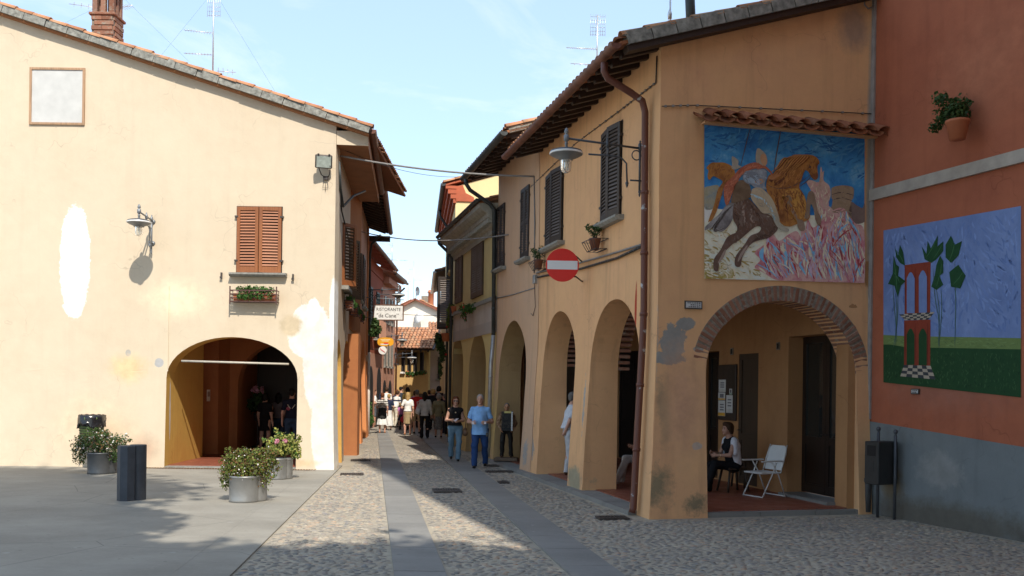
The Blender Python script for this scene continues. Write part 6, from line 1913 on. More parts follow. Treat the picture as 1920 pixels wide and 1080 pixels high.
class SDF:
    """prims: cone (a, ra, b, rb) or ellipsoid; clipped by planes; meshed on a regular grid"""
    def __init__(self): self.p = []; self.cuts = []; self.fold = None
    def cone(self, a, ra, b, rb, k=.03, cuts=(), sq=1.0): self.p.append(('c', np.array(a, float), ra, np.array(b, float), rb, k, cuts, sq)); return self
    def ell(self, c, r, k=.03, rot=None): self.p.append(('e', np.array(c, float), np.array(r, float), rot, None, k, (), 1.0)); return self
    def cut(self, pt, n): self.cuts.append((np.array(pt, float), np.array(n, float) / np.linalg.norm(n))); return self
    def mesh(self, name, mats, h):
        lo, hi = np.full(3, 1e9), np.full(3, -1e9)
        for q in self.p:
            if q[0] == 'c':
                for c, r in ((q[1], q[2]), (q[3], q[4])): lo = np.minimum(lo, c - r); hi = np.maximum(hi, c + r)
            else:
                m = q[2].max() if q[3] is not None else q[2]
                lo = np.minimum(lo, q[1] - m); hi = np.maximum(hi, q[1] + m)
        lo -= 3 * h; hi += 3 * h
        n = np.ceil((hi - lo) / h).astype(int) + 1
        ax = [lo[i] + h * np.arange(n[i]) for i in range(3)]
        Fv = np.full(n, 1.0, np.float32)
        for q in self.p:
            if q[0] == 'c':
                l, u = np.minimum(q[1] - q[2], q[3] - q[4]), np.maximum(q[1] + q[2], q[3] + q[4])
            else:
                m = q[2].max() if q[3] is not None else q[2]
                l, u = q[1] - m, q[1] + m
            mg_ = q[5] + 2.5 * h
            i0 = np.maximum(((l - mg_ - lo) / h).astype(int), 0); i1 = np.minimum(((u + mg_ - lo) / h).astype(int) + 2, n)
            X, Y, Z = np.meshgrid(ax[0][i0[0]:i1[0]], ax[1][i0[1]:i1[1]], ax[2][i0[2]:i1[2]], indexing='ij')
            if q[0] == 'c':
                a, b = q[1], q[3]; ba = b - a; L2 = max(ba @ ba, 1e-9)
                px_, py_, pz_ = X - a[0], Y - a[1], Z - a[2]
                t_ = np.clip((px_ * ba[0] + py_ * ba[1] + pz_ * ba[2]) / L2, 0, 1)
                d = np.sqrt((px_ - ba[0] * t_) ** 2 + ((py_ - ba[1] * t_) * q[7]) ** 2 + (pz_ - ba[2] * t_) ** 2) - (q[2] + (q[4] - q[2]) * t_)
                for (cp, cn) in q[6]:
                    cn = np.array(cn, float); cn /= np.linalg.norm(cn)
                    d = np.maximum(d, (X - cp[0]) * cn[0] + (Y - cp[1]) * cn[1] + (Z - cp[2]) * cn[2])
            else:
                V = np.stack([X - q[1][0], Y - q[1][1], Z - q[1][2]], -1)
                if q[3] is not None: V = V @ q[3]
                k0 = np.linalg.norm(V / q[2], axis=-1); k1 = np.linalg.norm(V / q[2] ** 2, axis=-1)
                d = k0 * (k0 - 1) / np.maximum(k1, 1e-6)
            sl_ = tuple(slice(i0[i], i1[i]) for i in range(3))
            Fv[sl_] = _smin(Fv[sl_], d.astype(np.float32), q[5])
        X, Y, Z = np.meshgrid(*ax, indexing='ij')
        if self.fold is not None: Fv = Fv + self.fold(X, Y, Z).astype(np.float32)
        for (cp, cn) in self.cuts:
            Fv = np.maximum(Fv, ((X - cp[0]) * cn[0] + (Y - cp[1]) * cn[1] + (Z - cp[2]) * cn[2]).astype(np.float32))
        S = Fv < 0
        cn_ = [S[i:n[0] - 1 + i, j:n[1] - 1 + j, k:n[2] - 1 + k] for i in (0, 1) for j in (0, 1) for k in (0, 1)]
        cnt = sum(c.astype(np.int8) for c in cn_)
        act = (cnt > 0) & (cnt < 8)
        I = np.argwhere(act)
        if len(I) == 0: return bpy.data.meshes.new(name)
        pos = np.zeros((len(I), 3)); num = np.zeros(len(I))
        offs = [(i, j, k) for i in (0, 1) for j in (0, 1) for k in (0, 1)]
        for A in range(8):
            for a in range(3):
                o = offs[A]
                if o[a]: continue
                o2 = list(o); o2[a] = 1
                f0 = Fv[I[:, 0] + o[0], I[:, 1] + o[1], I[:, 2] + o[2]]; f1 = Fv[I[:, 0] + o2[0], I[:, 1] + o2[1], I[:, 2] + o2[2]]
                mk = (f0 < 0) != (f1 < 0)
                t_ = np.where(mk, f0 / np.where(mk, f0 - f1, 1), 0)
                q = np.array(o, float)[None, :].repeat(len(I), 0); q[:, a] += t_
                pos += q * mk[:, None]; num += mk
        V = lo + h * (I + pos / num[:, None])
        idx = -np.ones(act.shape, int); idx[act] = np.arange(len(I))
        quads = []
        for a in range(3):
            b_, c_ = (a + 1) % 3, (a + 2) % 3
            s0 = [slice(1, -1)] * 3; s0[a] = slice(0, n[a] - 1)
            s1 = list(s0); s1[a] = slice(1, n[a])
            A0, A1 = S[tuple(s0)], S[tuple(s1)]
            for sgn, E in ((0, A0 & ~A1), (1, ~A0 & A1)):
                P_ = np.argwhere(E)
                if not len(P_): continue
                P_ = P_ + np.array([0 if i == a else 1 for i in range(3)])
                def cell(db, dc):
                    q = P_.copy(); q[:, b_] -= db; q[:, c_] -= dc; return idx[q[:, 0], q[:, 1], q[:, 2]]
                Q = np.stack([cell(1, 1), cell(0, 1), cell(0, 0), cell(1, 0)], 1)
                quads.append(Q if sgn == 0 else Q[:, ::-1])
        Q = np.concatenate(quads); Q = Q[(Q >= 0).all(1)]
        me = bpy.data.meshes.new(name)
        me.vertices.add(len(V)); me.vertices.foreach_set('co', V.astype(np.float32).ravel())
        me.loops.add(len(Q) * 4); me.loops.foreach_set('vertex_index', Q.astype(np.int32).ravel())
        me.polygons.add(len(Q)); me.polygons.foreach_set('loop_start', np.arange(0, len(Q) * 4, 4, dtype=np.int32))
        me.materials.append(mats)
        me.update(calc_edges=True); me.validate()
        me.polygons.foreach_set('use_smooth', [True] * len(me.polygons))
        return me

def cloth(name, col, rough=.85, pattern=None):
    if name in _mats: return _mats[name]
    t = NT(name)
    tc = t.n.new('ShaderNodeTexCoord').outputs['Object']
    n = t.noise(9, 5, vec=tc)
    c = t.mix(t.range(n, .3, .7), dk(col, .85), dk(col, 1.12))
    if pattern:
        kind, col2, a = pattern
        xyz = t.n.new('ShaderNodeSeparateXYZ'); t.l.new(tc, xyz.inputs[0])
        if kind == 'stripe':
            f = t.math('SINE', t.math('MULTIPLY', xyz.outputs['Z'], a)); c = t.mix(t.range(f, .3, .5), c, col2)
        elif kind == 'band':
            f = t.math('MULTIPLY', t.math('GREATER_THAN', xyz.outputs['Z'], a[0]), t.math('LESS_THAN', xyz.outputs['Z'], a[1])); c = t.mix(f, c, col2)
        elif kind == 'mottle':
            c = t.mix(t.range(t.noise(a, 4, vec=tc), .45, .6), c, col2)
    t.bump(t.noise(16, 4, vec=tc), .25, .01)
    _mats[name] = t.done(c, rough, 0, .2)
    return _mats[name]
def skin_mat(k=1.0):
    nm = 'skin_%d' % int(k * 100)
    if nm in _mats: return _mats[nm]
    t = NT(nm); tc = t.n.new('ShaderNodeTexCoord').outputs['Object']
    c = t.mix(t.range(t.noise(14, 4, vec=tc), .3, .7), dk((.50, .27, .185), k), dk((.60, .345, .25), k))
    _mats[nm] = t.done(c, .5, 0, .35); t.bsdf.inputs['Subsurface Weight'].default_value = 0.0
    return _mats[nm]
HAIR = {'black': (.012, .010, .009), 'brown': (.055, .028, .014), 'auburn': (.14, .045, .018), 'blonde': (.42, .27, .11), 'grey': (.28, .26, .24), 'dkgrey': (.13, .12, .11)}
FOLD = lambda amp, f: (lambda X, Y, Z: amp * (.7 * np.sin(f * .55 * Z + 16 * X + 2.2 * np.sin(13 * Y + 5 * Z)) * np.sin(f * .23 * Z + 7 * Y + 1) + .55 * np.sin(f * 1.1 * (Z * .6 + X * .9) + 1.7 * np.sin(9 * Z)) * np.sin(f * .31 * Z - 9 * X)))

def person(label, loc, height, face, hair='brown', hairstyle='short', top=None, sleeves='short', bottom=None, kind='trousers', shoes='dark_shoe',
           arms=None, legs=None, lean=(0, 0), girth=1.0, h=.018, hh=None, skin=1.0, female=False, head_turn=0.0, name='person', cat='person', group=None,
           neck='crew', hem=None, belly=0.0, seated=False, extra=None, body_mat=None, hands='grip', barefoot=False, head_k=1.0):
    """a standing (or seated) figure; local -y is forward, face is its heading about z. Joints are given for a 1.75 m body and scaled."""
    k = height / 1.75
    root = thing(name, loc, label, cat, group, rotz=face)
    S = lambda p: np.array(p, float) * k
    lx, ly = lean
    hipz = .50 if seated else .93
    sh_w, hip_w = (.160, .10) if female else (.182, .092)
    pel = np.array((0, 0, hipz)); 
    up_ = lambda z: np.array((lx * (z - .93), ly * (z - .93), z - .93 + hipz))
    waist, chest, neckb, headc = up_(1.08), up_(1.30), up_(1.475), up_(1.635)
    headc = headc + np.array((0, -.025, 0))
    sho = [up_(1.395) + np.array((sx * sh_w, 0, 0)) for sx in (-1, 1)]
    arms = arms or ('down', 'down')
    AR = []
    for i, sx in enumerate((-1, 1)):
        a = arms[i]
        if a == 'down': e, w_ = sho[i] + np.array((sx * .06, .02, -.29)), sho[i] + np.array((sx * .07, -.05, -.53))
        elif a == 'bent': e, w_ = sho[i] + np.array((sx * .09, .05, -.28)), sho[i] + np.array((-sx * .03, -.20, -.27))
        elif a == 'fwd': e, w_ = sho[i] + np.array((sx * .06, -.04, -.28)), sho[i] + np.array((sx * .0, -.26, -.22))
        elif a == 'hip': e, w_ = sho[i] + np.array((sx * .14, .08, -.26)), sho[i] + np.array((sx * .0, -.02, -.46))
        elif a == 'back': e, w_ = sho[i] + np.array((sx * .05, .10, -.27)), sho[i] + np.array((-sx * .06, .16, -.46))
        else: e, w_ = sho[i] + np.array(a[0]), sho[i] + np.array(a[1])
        AR.append((e, w_))
    legs = legs or ((0, 0), (0, 0))
    LG = []
    for i, sx in enumerate((-1, 1)):
        hp_ = np.array((sx * hip_w, 0, hipz - .02))
        l = legs[i]
        if seated:
            kn, an = np.array(l[0], float), np.array(l[1], float)
        else:
            dx, dy = l[0], l[1]; lift = l[2] if len(l) > 2 else 0.0
            an = np.array((sx * (hip_w + .01) + dx, dy + .03, .085 + lift)); kn = (hp_ + an) / 2 + np.array((sx * .01, -.03 - .9 * lift, .03))
        LG.append((hp_, kn, an))
    g = girth
    sk = body_mat or skin_mat(skin)
    # ---- body
    b = SDF()
    hs = .97 * head_k
    ca, sa_ = math.cos(head_turn), math.sin(head_turn)
    def HD(x, y, z): return headc + np.array((x * ca - y * sa_, x * sa_ + y * ca, z)) * hs
    rot = np.array([[ca, -sa_, 0], [sa_, ca, 0], [0, 0, 1]])
    b.ell(S(HD(0, .012, .03)), S((.076, .095, .100)), .02, rot); b.ell(S(HD(0, -.03, -.045)), S((.056, .062, .072)), .03, rot)
    b.cone(S(HD(0, -.086, .005)), .011 * k, S(HD(0, -.107, -.028)), .014 * k, .012)
    b.cone(S(HD(-.03, -.085, .028)), .010 * k, S(HD(.03, -.085, .028)), .010 * k, .02); b.ell(S(HD(0, -.088, -.06)), S((.026, .012, .010)), .012, rot)
    b.ell(S(HD(0, -.075, -.098)), S((.024, .022, .018)), .02, rot)
    for sx in (-1, 1): b.ell(S(HD(sx * .078, .012, .0)), S((.012, .022, .032)), .01, rot)
    b.cone(S(HD(0, .02, -.06)), .052 * k, S(neckb), .058 * k, .03)
    b.cone(S(neckb + np.array((0, .01, -.03))), .075 * k, S(chest), .115 * k * g, .06, sq=1.25)
    for i in (0, 1):
        b.cone(S(neckb + np.array((0, .01, -.045))), .048 * k, S(sho[i]), .044 * k, .03)
        b.cone(S(sho[i] * .8 + chest * .2), .054 * k, S(chest), .10 * k * g, .05, sq=1.2)
    b.cone(S(chest), .125 * k * g, S(waist), (.105 if female else .118) * k * g, .05, sq=1.15); b.cone(S(waist), .11 * k * g, S(pel), .125 * k * g, .05, sq=1.1)
    for i, sx in enumerate((-1, 1)):
        e, w_ = AR[i]
        b.cone(S(sho[i]), .052 * k * g, S(e), .040 * k * (.6 + .4 * g), .03); b.cone(S(e), .041 * k * (.6 + .4 * g), S(w_), .028 * k, .012)
        d = w_ - e; d = d / np.linalg.norm(d)
        # hand: palm, four unequal curled fingers, thumb from the side of the palm
        inn = np.array((-sx, 0, 0)) - d * np.dot((-sx, 0, 0), d); inn /= np.linalg.norm(inn) + 1e-6
        sd_ = np.cross(d, inn); sd_ /= np.linalg.norm(sd_) + 1e-6
        if sd_[1] > 0: sd_ = -sd_
        pa2 = w_ + d * .085
        b.cone(S(w_), .027 * k, S(pa2), .026 * k, .012); b.cone(S(pa2 + sd_ * .022), .017 * k, S(pa2 - sd_ * .024), .016 * k, .012)
        if h < .013:
            for f_, (o_, L_) in enumerate(((.030, .066), (.010, .074), (-.010, .070), (-.029, .056))):
                r0 = pa2 + sd_ * o_ + d * .012
                m1 = r0 + d * L_ * .5 + inn * .012; m2 = m1 + d * L_ * .22 + inn * L_ * .42
                b.cone(S(r0), .0095 * k, S(m1), .009 * k, .004); b.cone(S(m1), .009 * k, S(m2), .0078 * k, .003)
            t0 = w_ + d * .045 + sd_ * .022; t1 = t0 + d * .030 + sd_ * .028 + inn * .012; t2 = t1 + d * .034 + sd_ * .004 + inn * .018
            b.cone(S(t0), .013 * k, S(t1), .011 * k, .006); b.cone(S(t1), .011 * k, S(t2), .009 * k, .004)
        else:
            for o_ in (.018, -.016): b.cone(S(pa2 + sd_ * o_), .014 * k, S(pa2 + sd_ * o_ + d * .06 + inn * .03), .010 * k, .004)
            b.cone(S(w_ + d * .04 + sd_ * .02), .012 * k, S(w_ + d * .085 + sd_ * .05), .010 * k, .005)
    for i in (0, 1):
        hp_, kn, an = LG[i]
        b.cone(S(hp_), .082 * k * g, S(kn), .052 * k, .04); b.cone(S(kn), .053 * k, S(kn * .62 + an * .38 + np.array((0, .015, 0))), .054 * k, .03); b.cone(S(kn * .62 + an * .38 + np.array((0, .015, 0))), .053 * k, S(an), .034 * k, .02)
        b.cone(S(an + np.array((0, .02, -.045))), .036 * k, S(an + np.array((0, -.13, -.055))), .028 * k, .02)
    def put(sdf, nm, mat, vox):
        me = sdf.mesh(nm, mat, vox)
        o = bpy.data.objects.new(nm, me); COL.objects.link(o); o.parent = root
        return o
    body = put(b, 'body', sk, h)
    # ---- eyes
    if h < .013:
        for sx in (-1, 1):
            m = MB(); q = S(HD(sx * .030, -.084, .008)); m.lathe(T(*q) @ RX(math.pi / 2), [(0, .0075 * k), (.006 * k, .006 * k), (.0095 * k, 0)], 10); m.build('eye', simple('eye_dark', (.03, .02, .015), .2), root, local=True)
    if h < .013:
        q = S(HD(0, -.099, -.060)); m = MB(); m.box(T(*q), -.022 * k, .022 * k, -.004 * k, .006 * k, -.005 * k, .005 * k, 0, .003 * k); m.build('mouth', simple('lip', (.30, .10, .085), .5), root, local=True)
        for sx in (-1, 1):
            q = S(HD(sx * .030, -.092, .034)); m = MB(); m.box(T(*q), -.018 * k, .018 * k, -.004 * k, .006 * k, -.004 * k, .004 * k, 0, .002 * k); m.build('eyebrow', simple('brow_' + hair, dk(HAIR[hair], .8), .8), root, local=True)
    # ---- hair
    if hairstyle != 'bald':
        hb = SDF(); hm = cloth('hair_' + hair, HAIR[hair], .6)
        hb.ell(S(HD(0, .030, .048)), S((.088, .098, .094)), .02, rot)
        if hairstyle == 'short': hb.ell(S(HD(0, .06, -.01)), S((.076, .06, .07)), .03, rot)
        if hairstyle in ('bob', 'curly'):
            r_ = 1.15 if hairstyle == 'curly' else 1.0
            for sx in (-1, 1): hb.ell(S(HD(sx * .072, .02, -.02)), S((.038 * r_, .062, .085 * r_)), .03, rot)
            hb.ell(S(HD(0, .075, -.03)), S((.085, .055, .09)), .03, rot); hb.ell(S(HD(0, -.03, .10)), S((.072, .055, .035 * r_)), .03, rot)
        if hairstyle == 'long':
            for sx in (-1, 1): hb.cone(S(HD(sx * .07, .03, .0)), .040 * k, S(HD(sx * .075, .06, -.16)), .035 * k, .03)
            hb.cone(S(HD(0, .07, .0)), .075 * k, S(HD(0, .09, -.26)), .06 * k, .03)
        if hairstyle == 'cap':
            hb.ell(S(HD(0, -.09, .07)), S((.07, .09, .016)), .02, rot)
        # keep the face free
        fwd = np.array((sa_, -ca, 0.0)); hb.cut(S(HD(0, -.055, .03)), fwd * 1.0 + np.array((0, 0, -.75))) if hairstyle != 'cap' else None
        hb.fold = FOLD(.004 if hairstyle != 'curly' else .008, 60)
        put(hb, 'hair' if hairstyle != 'cap' else 'cap', hm, max(h * .8, .008))
    # ---- bottom
    gi = .012 * k
    if bottom is not None:
        bt = SDF()
        if kind in ('trousers', 'shorts', 'jeans'):
            bt.cone(S(waist * .35 + pel * .65), .122 * k * g + gi, S(pel), .132 * k * g + gi, .05, sq=1.08)
            for i in (0, 1):
                hp_, kn, an = LG[i]
                bt.cone(S(hp_), .088 * k * g + gi, S(kn), .062 * k * (.5 + .5 * g) + gi, .035)
                if kind != 'shorts':
                    lo_ = an + np.array((0, .01, -.03)); bt.cone(S(kn), .062 * k * (.5 + .5 * g) + gi, S(lo_), .062 * k + gi * .5, .02, cuts=[(S(lo_ + np.array((0, 0, -.005))), (0, 0, -1))] if not seated else ())
            if kind == 'shorts': bt.cut(S((0, 0, .46)), (0, 0, -1))
            bt.fold = FOLD(.012 * k, 34)
            bt.cut(S(waist * .5 + pel * .5 + np.array((0, 0, .05))), (0, 0, 1))
        else:
            z1 = kind[1] if isinstance(kind, tuple) else .45
            fl_ = kind[2] if isinstance(kind, tuple) else 1.0
            bt.cone(S(waist), .118 * k * g, S(pel), .150 * k * g, .05, sq=1.1)
            bt.cone(S(pel), .150 * k * g, S((0, 0, z1)), .175 * k * fl_, .06, sq=1.05)
            bt.fold = lambda X, Y, Z: .010 * np.sin(9 * np.arctan2(Y, X) + 4 * Z) * np.clip((pel[2] * k + .05 - Z) * 3, 0, 1)
            bt.cut(S((0, 0, z1 + .0)), (0, 0, -1))
        put(bt, 'skirt' if kind not in ('trousers', 'shorts', 'jeans') else kind, bottom, h)
    # ---- top
    if top is not None:
        tp = SDF()
        hem_z = hem if hem is not None else (hipz + .04 if not seated else hipz + .02)
        tp.cone(S(neckb + np.array((0, .012, -.035))), .078 * k + gi * .6, S(chest), .118 * k * g + gi, .06, sq=1.22)
        for i in (0, 1):
            tp.cone(S(neckb + np.array((0, .01, -.045))), .050 * k + gi, S(sho[i] + np.array((0, 0, .005))), .044 * k + gi, .03)
            tp.cone(S(sho[i] * .8 + chest * .2), .055 * k + gi, S(chest), .105 * k * g + gi, .05, sq=1.15)
        tp.cone(S(chest), .13 * k * g + gi * 1.3, S(waist), (.114 if female else .142) * k * g + gi * 1.5, .05, sq=1.1)
        hz_ = np.array((lx * (-.1), ly * (-.1), 0)) + np.array((pel[0], pel[1], hem_z)); tp.cone(S(waist), (.12 if female else .142) * k * g + gi * 1.5, S(hz_), .158 * k * g + gi * 2, .05, sq=1.05)
        if belly: tp.ell(S(waist * .6 + chest * .4 + np.array((0, -.05, -.04))), S((.13 * g, .12 + belly, .17)), .06)
        if female:
            for sx in (-1, 1): tp.ell(S(chest + np.array((sx * .065, -.10, -.01))), S((.062, .055, .06)), .04)
        if sleeves != 'none':
            for i in (0, 1):
                e, w_ = AR[i]
                if sleeves == 'short':
                    m = sho[i] * .28 + e * .72; tp.cone(S(sho[i]), .050 * k * (.5 + .5 * g) + gi, S(m), .047 * k * (.5 + .5 * g) + gi, .025, cuts=[(S(m), e - sho[i])])
                else:
                    tp.cone(S(sho[i]), .062 * k * g + gi, S(e), .050 * k + gi, .035); m = e * .12 + w_ * .88; tp.cone(S(e), .050 * k + gi, S(m), .038 * k + gi, .02, cuts=[(S(m), w_ - e)])
        tp.fold = FOLD(.007 * k, 34)
        tp.cut(S((pel[0], pel[1], hem_z)), (0, 0, -1))
        tp.cut(S(neckb + np.array((0, -.02, .028))), (0, -.35, 1))
        if neck == 'vee': tp.cut(S(neckb + np.array((0, -.11, -.05))), (0, -1.0, .85))
        put(tp, 'top', top, h)
    # ---- shoes
    if not barefoot:
        for i in (0, 1):
            an = LG[i][2]; sh_ = SDF()
            sh_.cone(S(an + np.array((0, .025, -.045))), .042 * k, S(an + np.array((0, -.14, -.052))), .036 * k, .02); sh_.cut(S((0, 0, an[2] - .085)), (0, 0, -1)); sh_.cut(S((0, 0, an[2] - .0)), (0, 0, 1))
            put(sh_, 'shoe', cloth(shoes, SHOES[shoes], .5), max(h * .7, .008))
    if extra: extra(root, S, dict(head=headc, HD=HD, hands=[a[1] for a in AR], chest=chest, waist=waist, pel=pel, sho=sho, k=k))
    return root
SHOES = {'dark_shoe': (.02, .018, .016), 'tan_shoe': (.30, .13, .06), 'white_shoe': (.6, .58, .55), 'brown_shoe': (.06, .03, .018)}
def hv(x): return math.pi + x
NEAR = .0105
# the walking couple
def glasses(root, S, J):
    m = MB()
    for sx in (-1, 1):
        q = S(J['HD'](sx * .033, -.098, .008)); m.box(T(*q), -.028, .028, -.004, .006, -.018, .018, 0, .006)
        a_, c_ = S(J['HD'](sx * .06, -.09, .012)), S(J['HD'](sx * .082, .01, .012)); m.tube([a_, c_], .003, 5)
    m.build('sunglasses', simple('dark_lens', (.012, .008, .008), .15), root, local=True)
def cards(root, S, J, right=True, bag=True, pend=True):
    m = MB(); hds = J['hands']; c = (hds[0] + hds[1]) / 2 + np.array((0.02, -.08, .01)); q = S(c)
    m.add([(q[0] + x, q[1] + y, q[2] + z) for x, y, z in ((-.07, -.02, .0), (.06, -.05, .03), (.09, .03, .05), (-.04, .05, .02), (.0, -.06, -.03), (.03, .0, .055))], [(0, 1, 2, 3), (0, 4, 1), (3, 2, 5), (0, 3, 5), (4, 5, 1)])
    m.build('paper', simple('pale_paper', (.66, .60, .62), .8), root, local=True)
    if pend:
        m = MB(); q = S(J['chest'] + np.array((0, -.155, .03))); m.lathe(T(*q) @ RX(math.pi / 2), [(0, .008), (.016, .004), (.018, 0), (0, -.004)], 12); m.build('pendant', simple('gold', (.75, .60, .35), .3, .8), root, local=True)
def shoulder_bag(root, S, J, side=1, col=(.16, .09, .05), z=.62, mat=None, strap=True, big=1.0):
    m = MB(); q = S(np.array((side * .27, .02, z)))
    mt = mat or simple('tan_leather', col, .6, 0, .2, 9)
    s_ = SDF(); s_.cone((q[0], q[1] - .07, q[2]), .075 * big, (q[0], q[1] + .07, q[2]), .07 * big, .02); s_.cone((q[0], q[1], q[2]), .06 * big, (q[0], q[1], q[2] + .10 * big), .05 * big, .04)
    me = s_.mesh('bag', mt, .014); o = bpy.data.objects.new('bag', me); COL.objects.link(o); o.parent = root
    if strap:
        m.tube([Vector(S(J['sho'][0 if side < 0 else 1] + np.array((side * -.03, -.03, .06)))), Vector((q[0] + side * .02, q[1] - .10, q[2] + .35)), Vector((q[0], q[1] - .05, q[2] + .08))], .010, 5)
        m.tube([Vector(S(J['sho'][0 if side < 0 else 1] + np.array((side * -.03, .03, .06)))), Vector((q[0] + side * .02, q[1] + .10, q[2] + .35)), Vector((q[0], q[1] + .05, q[2] + .08))], .010, 5)
        m.build('strap', mt, root, local=True)
def wx(root, S, J): glasses(root, S, J); cards(root, S, J); shoulder_bag(root, S, J, 1, z=.76)
p = ground(853, 864); person('woman in black sleeveless top and blue jeans walking beside the man in blue', p, 1.66, math.radians(4), 'auburn', 'bob', cloth('black_knit', (.012, .011, .012)), 'none', cloth('light_denim', (.13, .22, .30)), 'jeans',
    arms=('bent', ((.05, .03, -.29), (-.08, -.22, -.30))), legs=((.0, .20, .04), (-.03, -.20)), female=True, h=NEAR, girth=1.06, neck='vee', extra=wx, head_turn=.05)
def mx(root, S, J):
    m = MB()
    for i in (0, 1):
        q = S(J['hands'][i] + np.array((-.02 if i else .02, -.09, -.01))); m.box(T(*q), -.03, .03, -.01, .01, -.03, .03)
    m.build('paper', simple('pale_paper', (.66, .60, .62), .8), root, local=True)
    m = MB(); q = S(J['hands'][1] + np.array((.02, -.04, -.02))); m.tube([q, q + np.array((.01, 0, -.22))], .004, 5); m.build('cord', M_CABLE, root, local=True)
    m = MB(); m.box(T(*(q + np.array((.01, 0, -.27)))), -.028, .028, -.015, .015, -.05, .05, 0, .01); m.build('camera_case', simple('case_dark', (.03, .028, .028), .4), root, local=True)
    # polo collar
    c_ = S(J['chest'] + np.array((0, -.02, .165))); m = MB()
    for sx in (-1, 1): m.add([(c_[0], c_[1] - .085, c_[2] - .045), (c_[0] + sx * .05, c_[1] - .06, c_[2] - .01), (c_[0] + sx * .075, c_[1] + .0, c_[2] + .035), (c_[0] + sx * .085, c_[1] - .03, c_[2] - .015), (c_[0] + sx * .045, c_[1] - .095, c_[2] - .055)], [(0, 1, 2, 3, 4)])
    m.build('collar', cloth('sky_polo', (.22, .42, .72)), root, local=True)
p = ground(899, 877); person('man in light blue polo shirt and navy trousers walking down the street', p, 1.74, math.radians(-3), 'grey', 'short', cloth('sky_polo', (.22, .42, .72)), 'short', cloth('navy_cotton', (.022, .055, .16)), 'trousers',
    arms=(((-.10, .04, -.29), (.02, -.20, -.30)), ((.10, .04, -.29), (-.02, -.20, -.29))), legs=((-.01, -.20), (.02, .16, .03)), h=NEAR, girth=1.18, belly=.07, extra=mx, hem=.80, skin=.92)
# fringe of grey hair for the balding man
# wooden statue of the accordion player
def accordion(root, S, J):
    m = MB(); q = S(J['waist'] + np.array((0.02, -.20, .12)))
    Ma = T(*q) @ RZ(.1)
    for i in range(9): m.box(Ma, -.13 + i * .026, -.13 + i * .026 + .02, -.10, .08, -.24, .24)
    a_ = m.build('accordion', simple('accordion_black', (.018, .018, .018), .5, 0, .2), root, local=True)
    m = MB(); m.box(Ma, .108, .155, -.105, .085, -.25, .25, 0, .01); m.build('keyboard', simple('accordion_side', (.03, .026, .024), .4), a_, local=True)
    for i in range(17):
        m = MB(); m.box(Ma, .112, .150, -.112, -.1055, -.235 + i * .028, -.235 + i * .028 + .022); m.build('key', M_LAMPWHITE, a_, local=True)
    m = MB(); m.box(Ma, -.06, .11, -.112, -.1055, .20, .25); m.build('name_strip', simple('brass_strip', (.60, .50, .15), .4), a_, local=True)
p = at(950, 800, 23.55)
rootp = person('carved wooden accordion player statue standing on a plinth in the arcade', (p.x, p.y, .155), 1.36, math.radians(-6), 'dkgrey', 'short', cloth('painted_jacket', (.20, .10, .05), .5, ('mottle', (.50, .34, .21), 9)), 'long', cloth('painted_black', (.02, .018, .016), .4), 'trousers',
    arms=(((-.10, .02, -.27), (.0, -.12, -.46)), ((.10, .02, -.27), (.05, -.14, -.44))), legs=((-.05, 0), (.05, 0)), h=NEAR, body_mat=simple('carved_wood', (.46, .23, .12), .5, 0, .15), name='accordion_statue', cat='statue', extra=accordion, shoes='brown_shoe', head_k=1.12)
b = MB(); b.box(I4, -.30, .30, -.17, .17, -.078, .0, 0, .012); b.box(I4, -.27, .27, -.145, .145, .0, .012); b.build('plinth', wood('plinth_wood', (.14, .09, .055)), rootp, local=True)
# man in pale clothes leaning by the pier
p = ground(1066, 889, .08); p = Vector((p.x, p.y, .078))
person('man in white shirt and pale trousers standing half hidden by the pier', p, 1.76, math.radians(100), 'dkgrey', 'short', cloth('white_shirt', (.58, .60, .64)), 'short', cloth('pale_linen', (.50, .50, .50)), 'trousers', arms=('back', ((.08, .0, -.28), (.02, -.12, -.45))), legs=((0, .03), (0, -.04)), h=.012, hem=.98, shoes='brown_shoe', lean=(0, -.10))
# seated woman with the white cardigan
q = Vector((q2.x, q2.y, .08))
def wcard(root, S, J):
    c = SDF(); k = J['k']
    ch_, ws_ = J['chest'], J['waist']
    FC = [(S(ch_ + np.array((0, -.05, 0))), (0, -1, 0))]
    for sx in (-1, 1):
        c.cone(S(J['sho'][0 if sx < 0 else 1] * .9 + ch_ * .1 + np.array((0, .0, .03))), .072 * k, S(ch_ + np.array((sx * .09, .03, 0))), .105 * k, .05, cuts=FC); c.cone(S(ch_ + np.array((sx * .09, .03, 0))), .105 * k, S(ws_ + np.array((sx * .09, .04, -.10))), .095 * k, .05, cuts=FC)
        sh_ = J['sho'][0 if sx < 0 else 1]; e = sh_ + np.array((sx * .05, -.02, -.27)); c.cone(S(sh_), .07 * k, S(sh_ * .25 + e * .75), .064 * k, .03)
    c.cone(S(ch_ + np.array((0, .05, .08))), .11 * k, S(ws_ + np.array((0, .06, -.08))), .11 * k, .05, cuts=FC)
    c.fold = FOLD(.005, 24)
    me = c.mesh('cardigan', cloth('white_cardigan', (.66, .66, .70)), .012); o = bpy.data.objects.new('cardigan', me); COL.objects.link(o); o.parent = root
    m = MB(); qh = Vector(S(J['hands'][1])); m.tube([qh + Vector((.035 * math.cos(a_), 0.01, .035 * math.sin(a_))) for a_ in [t_ * .52 for t_ in range(12)]], .006, 5, closed=True); m.build('bangle', simple('gold', (.75, .60, .35), .3, .8), root, local=True)
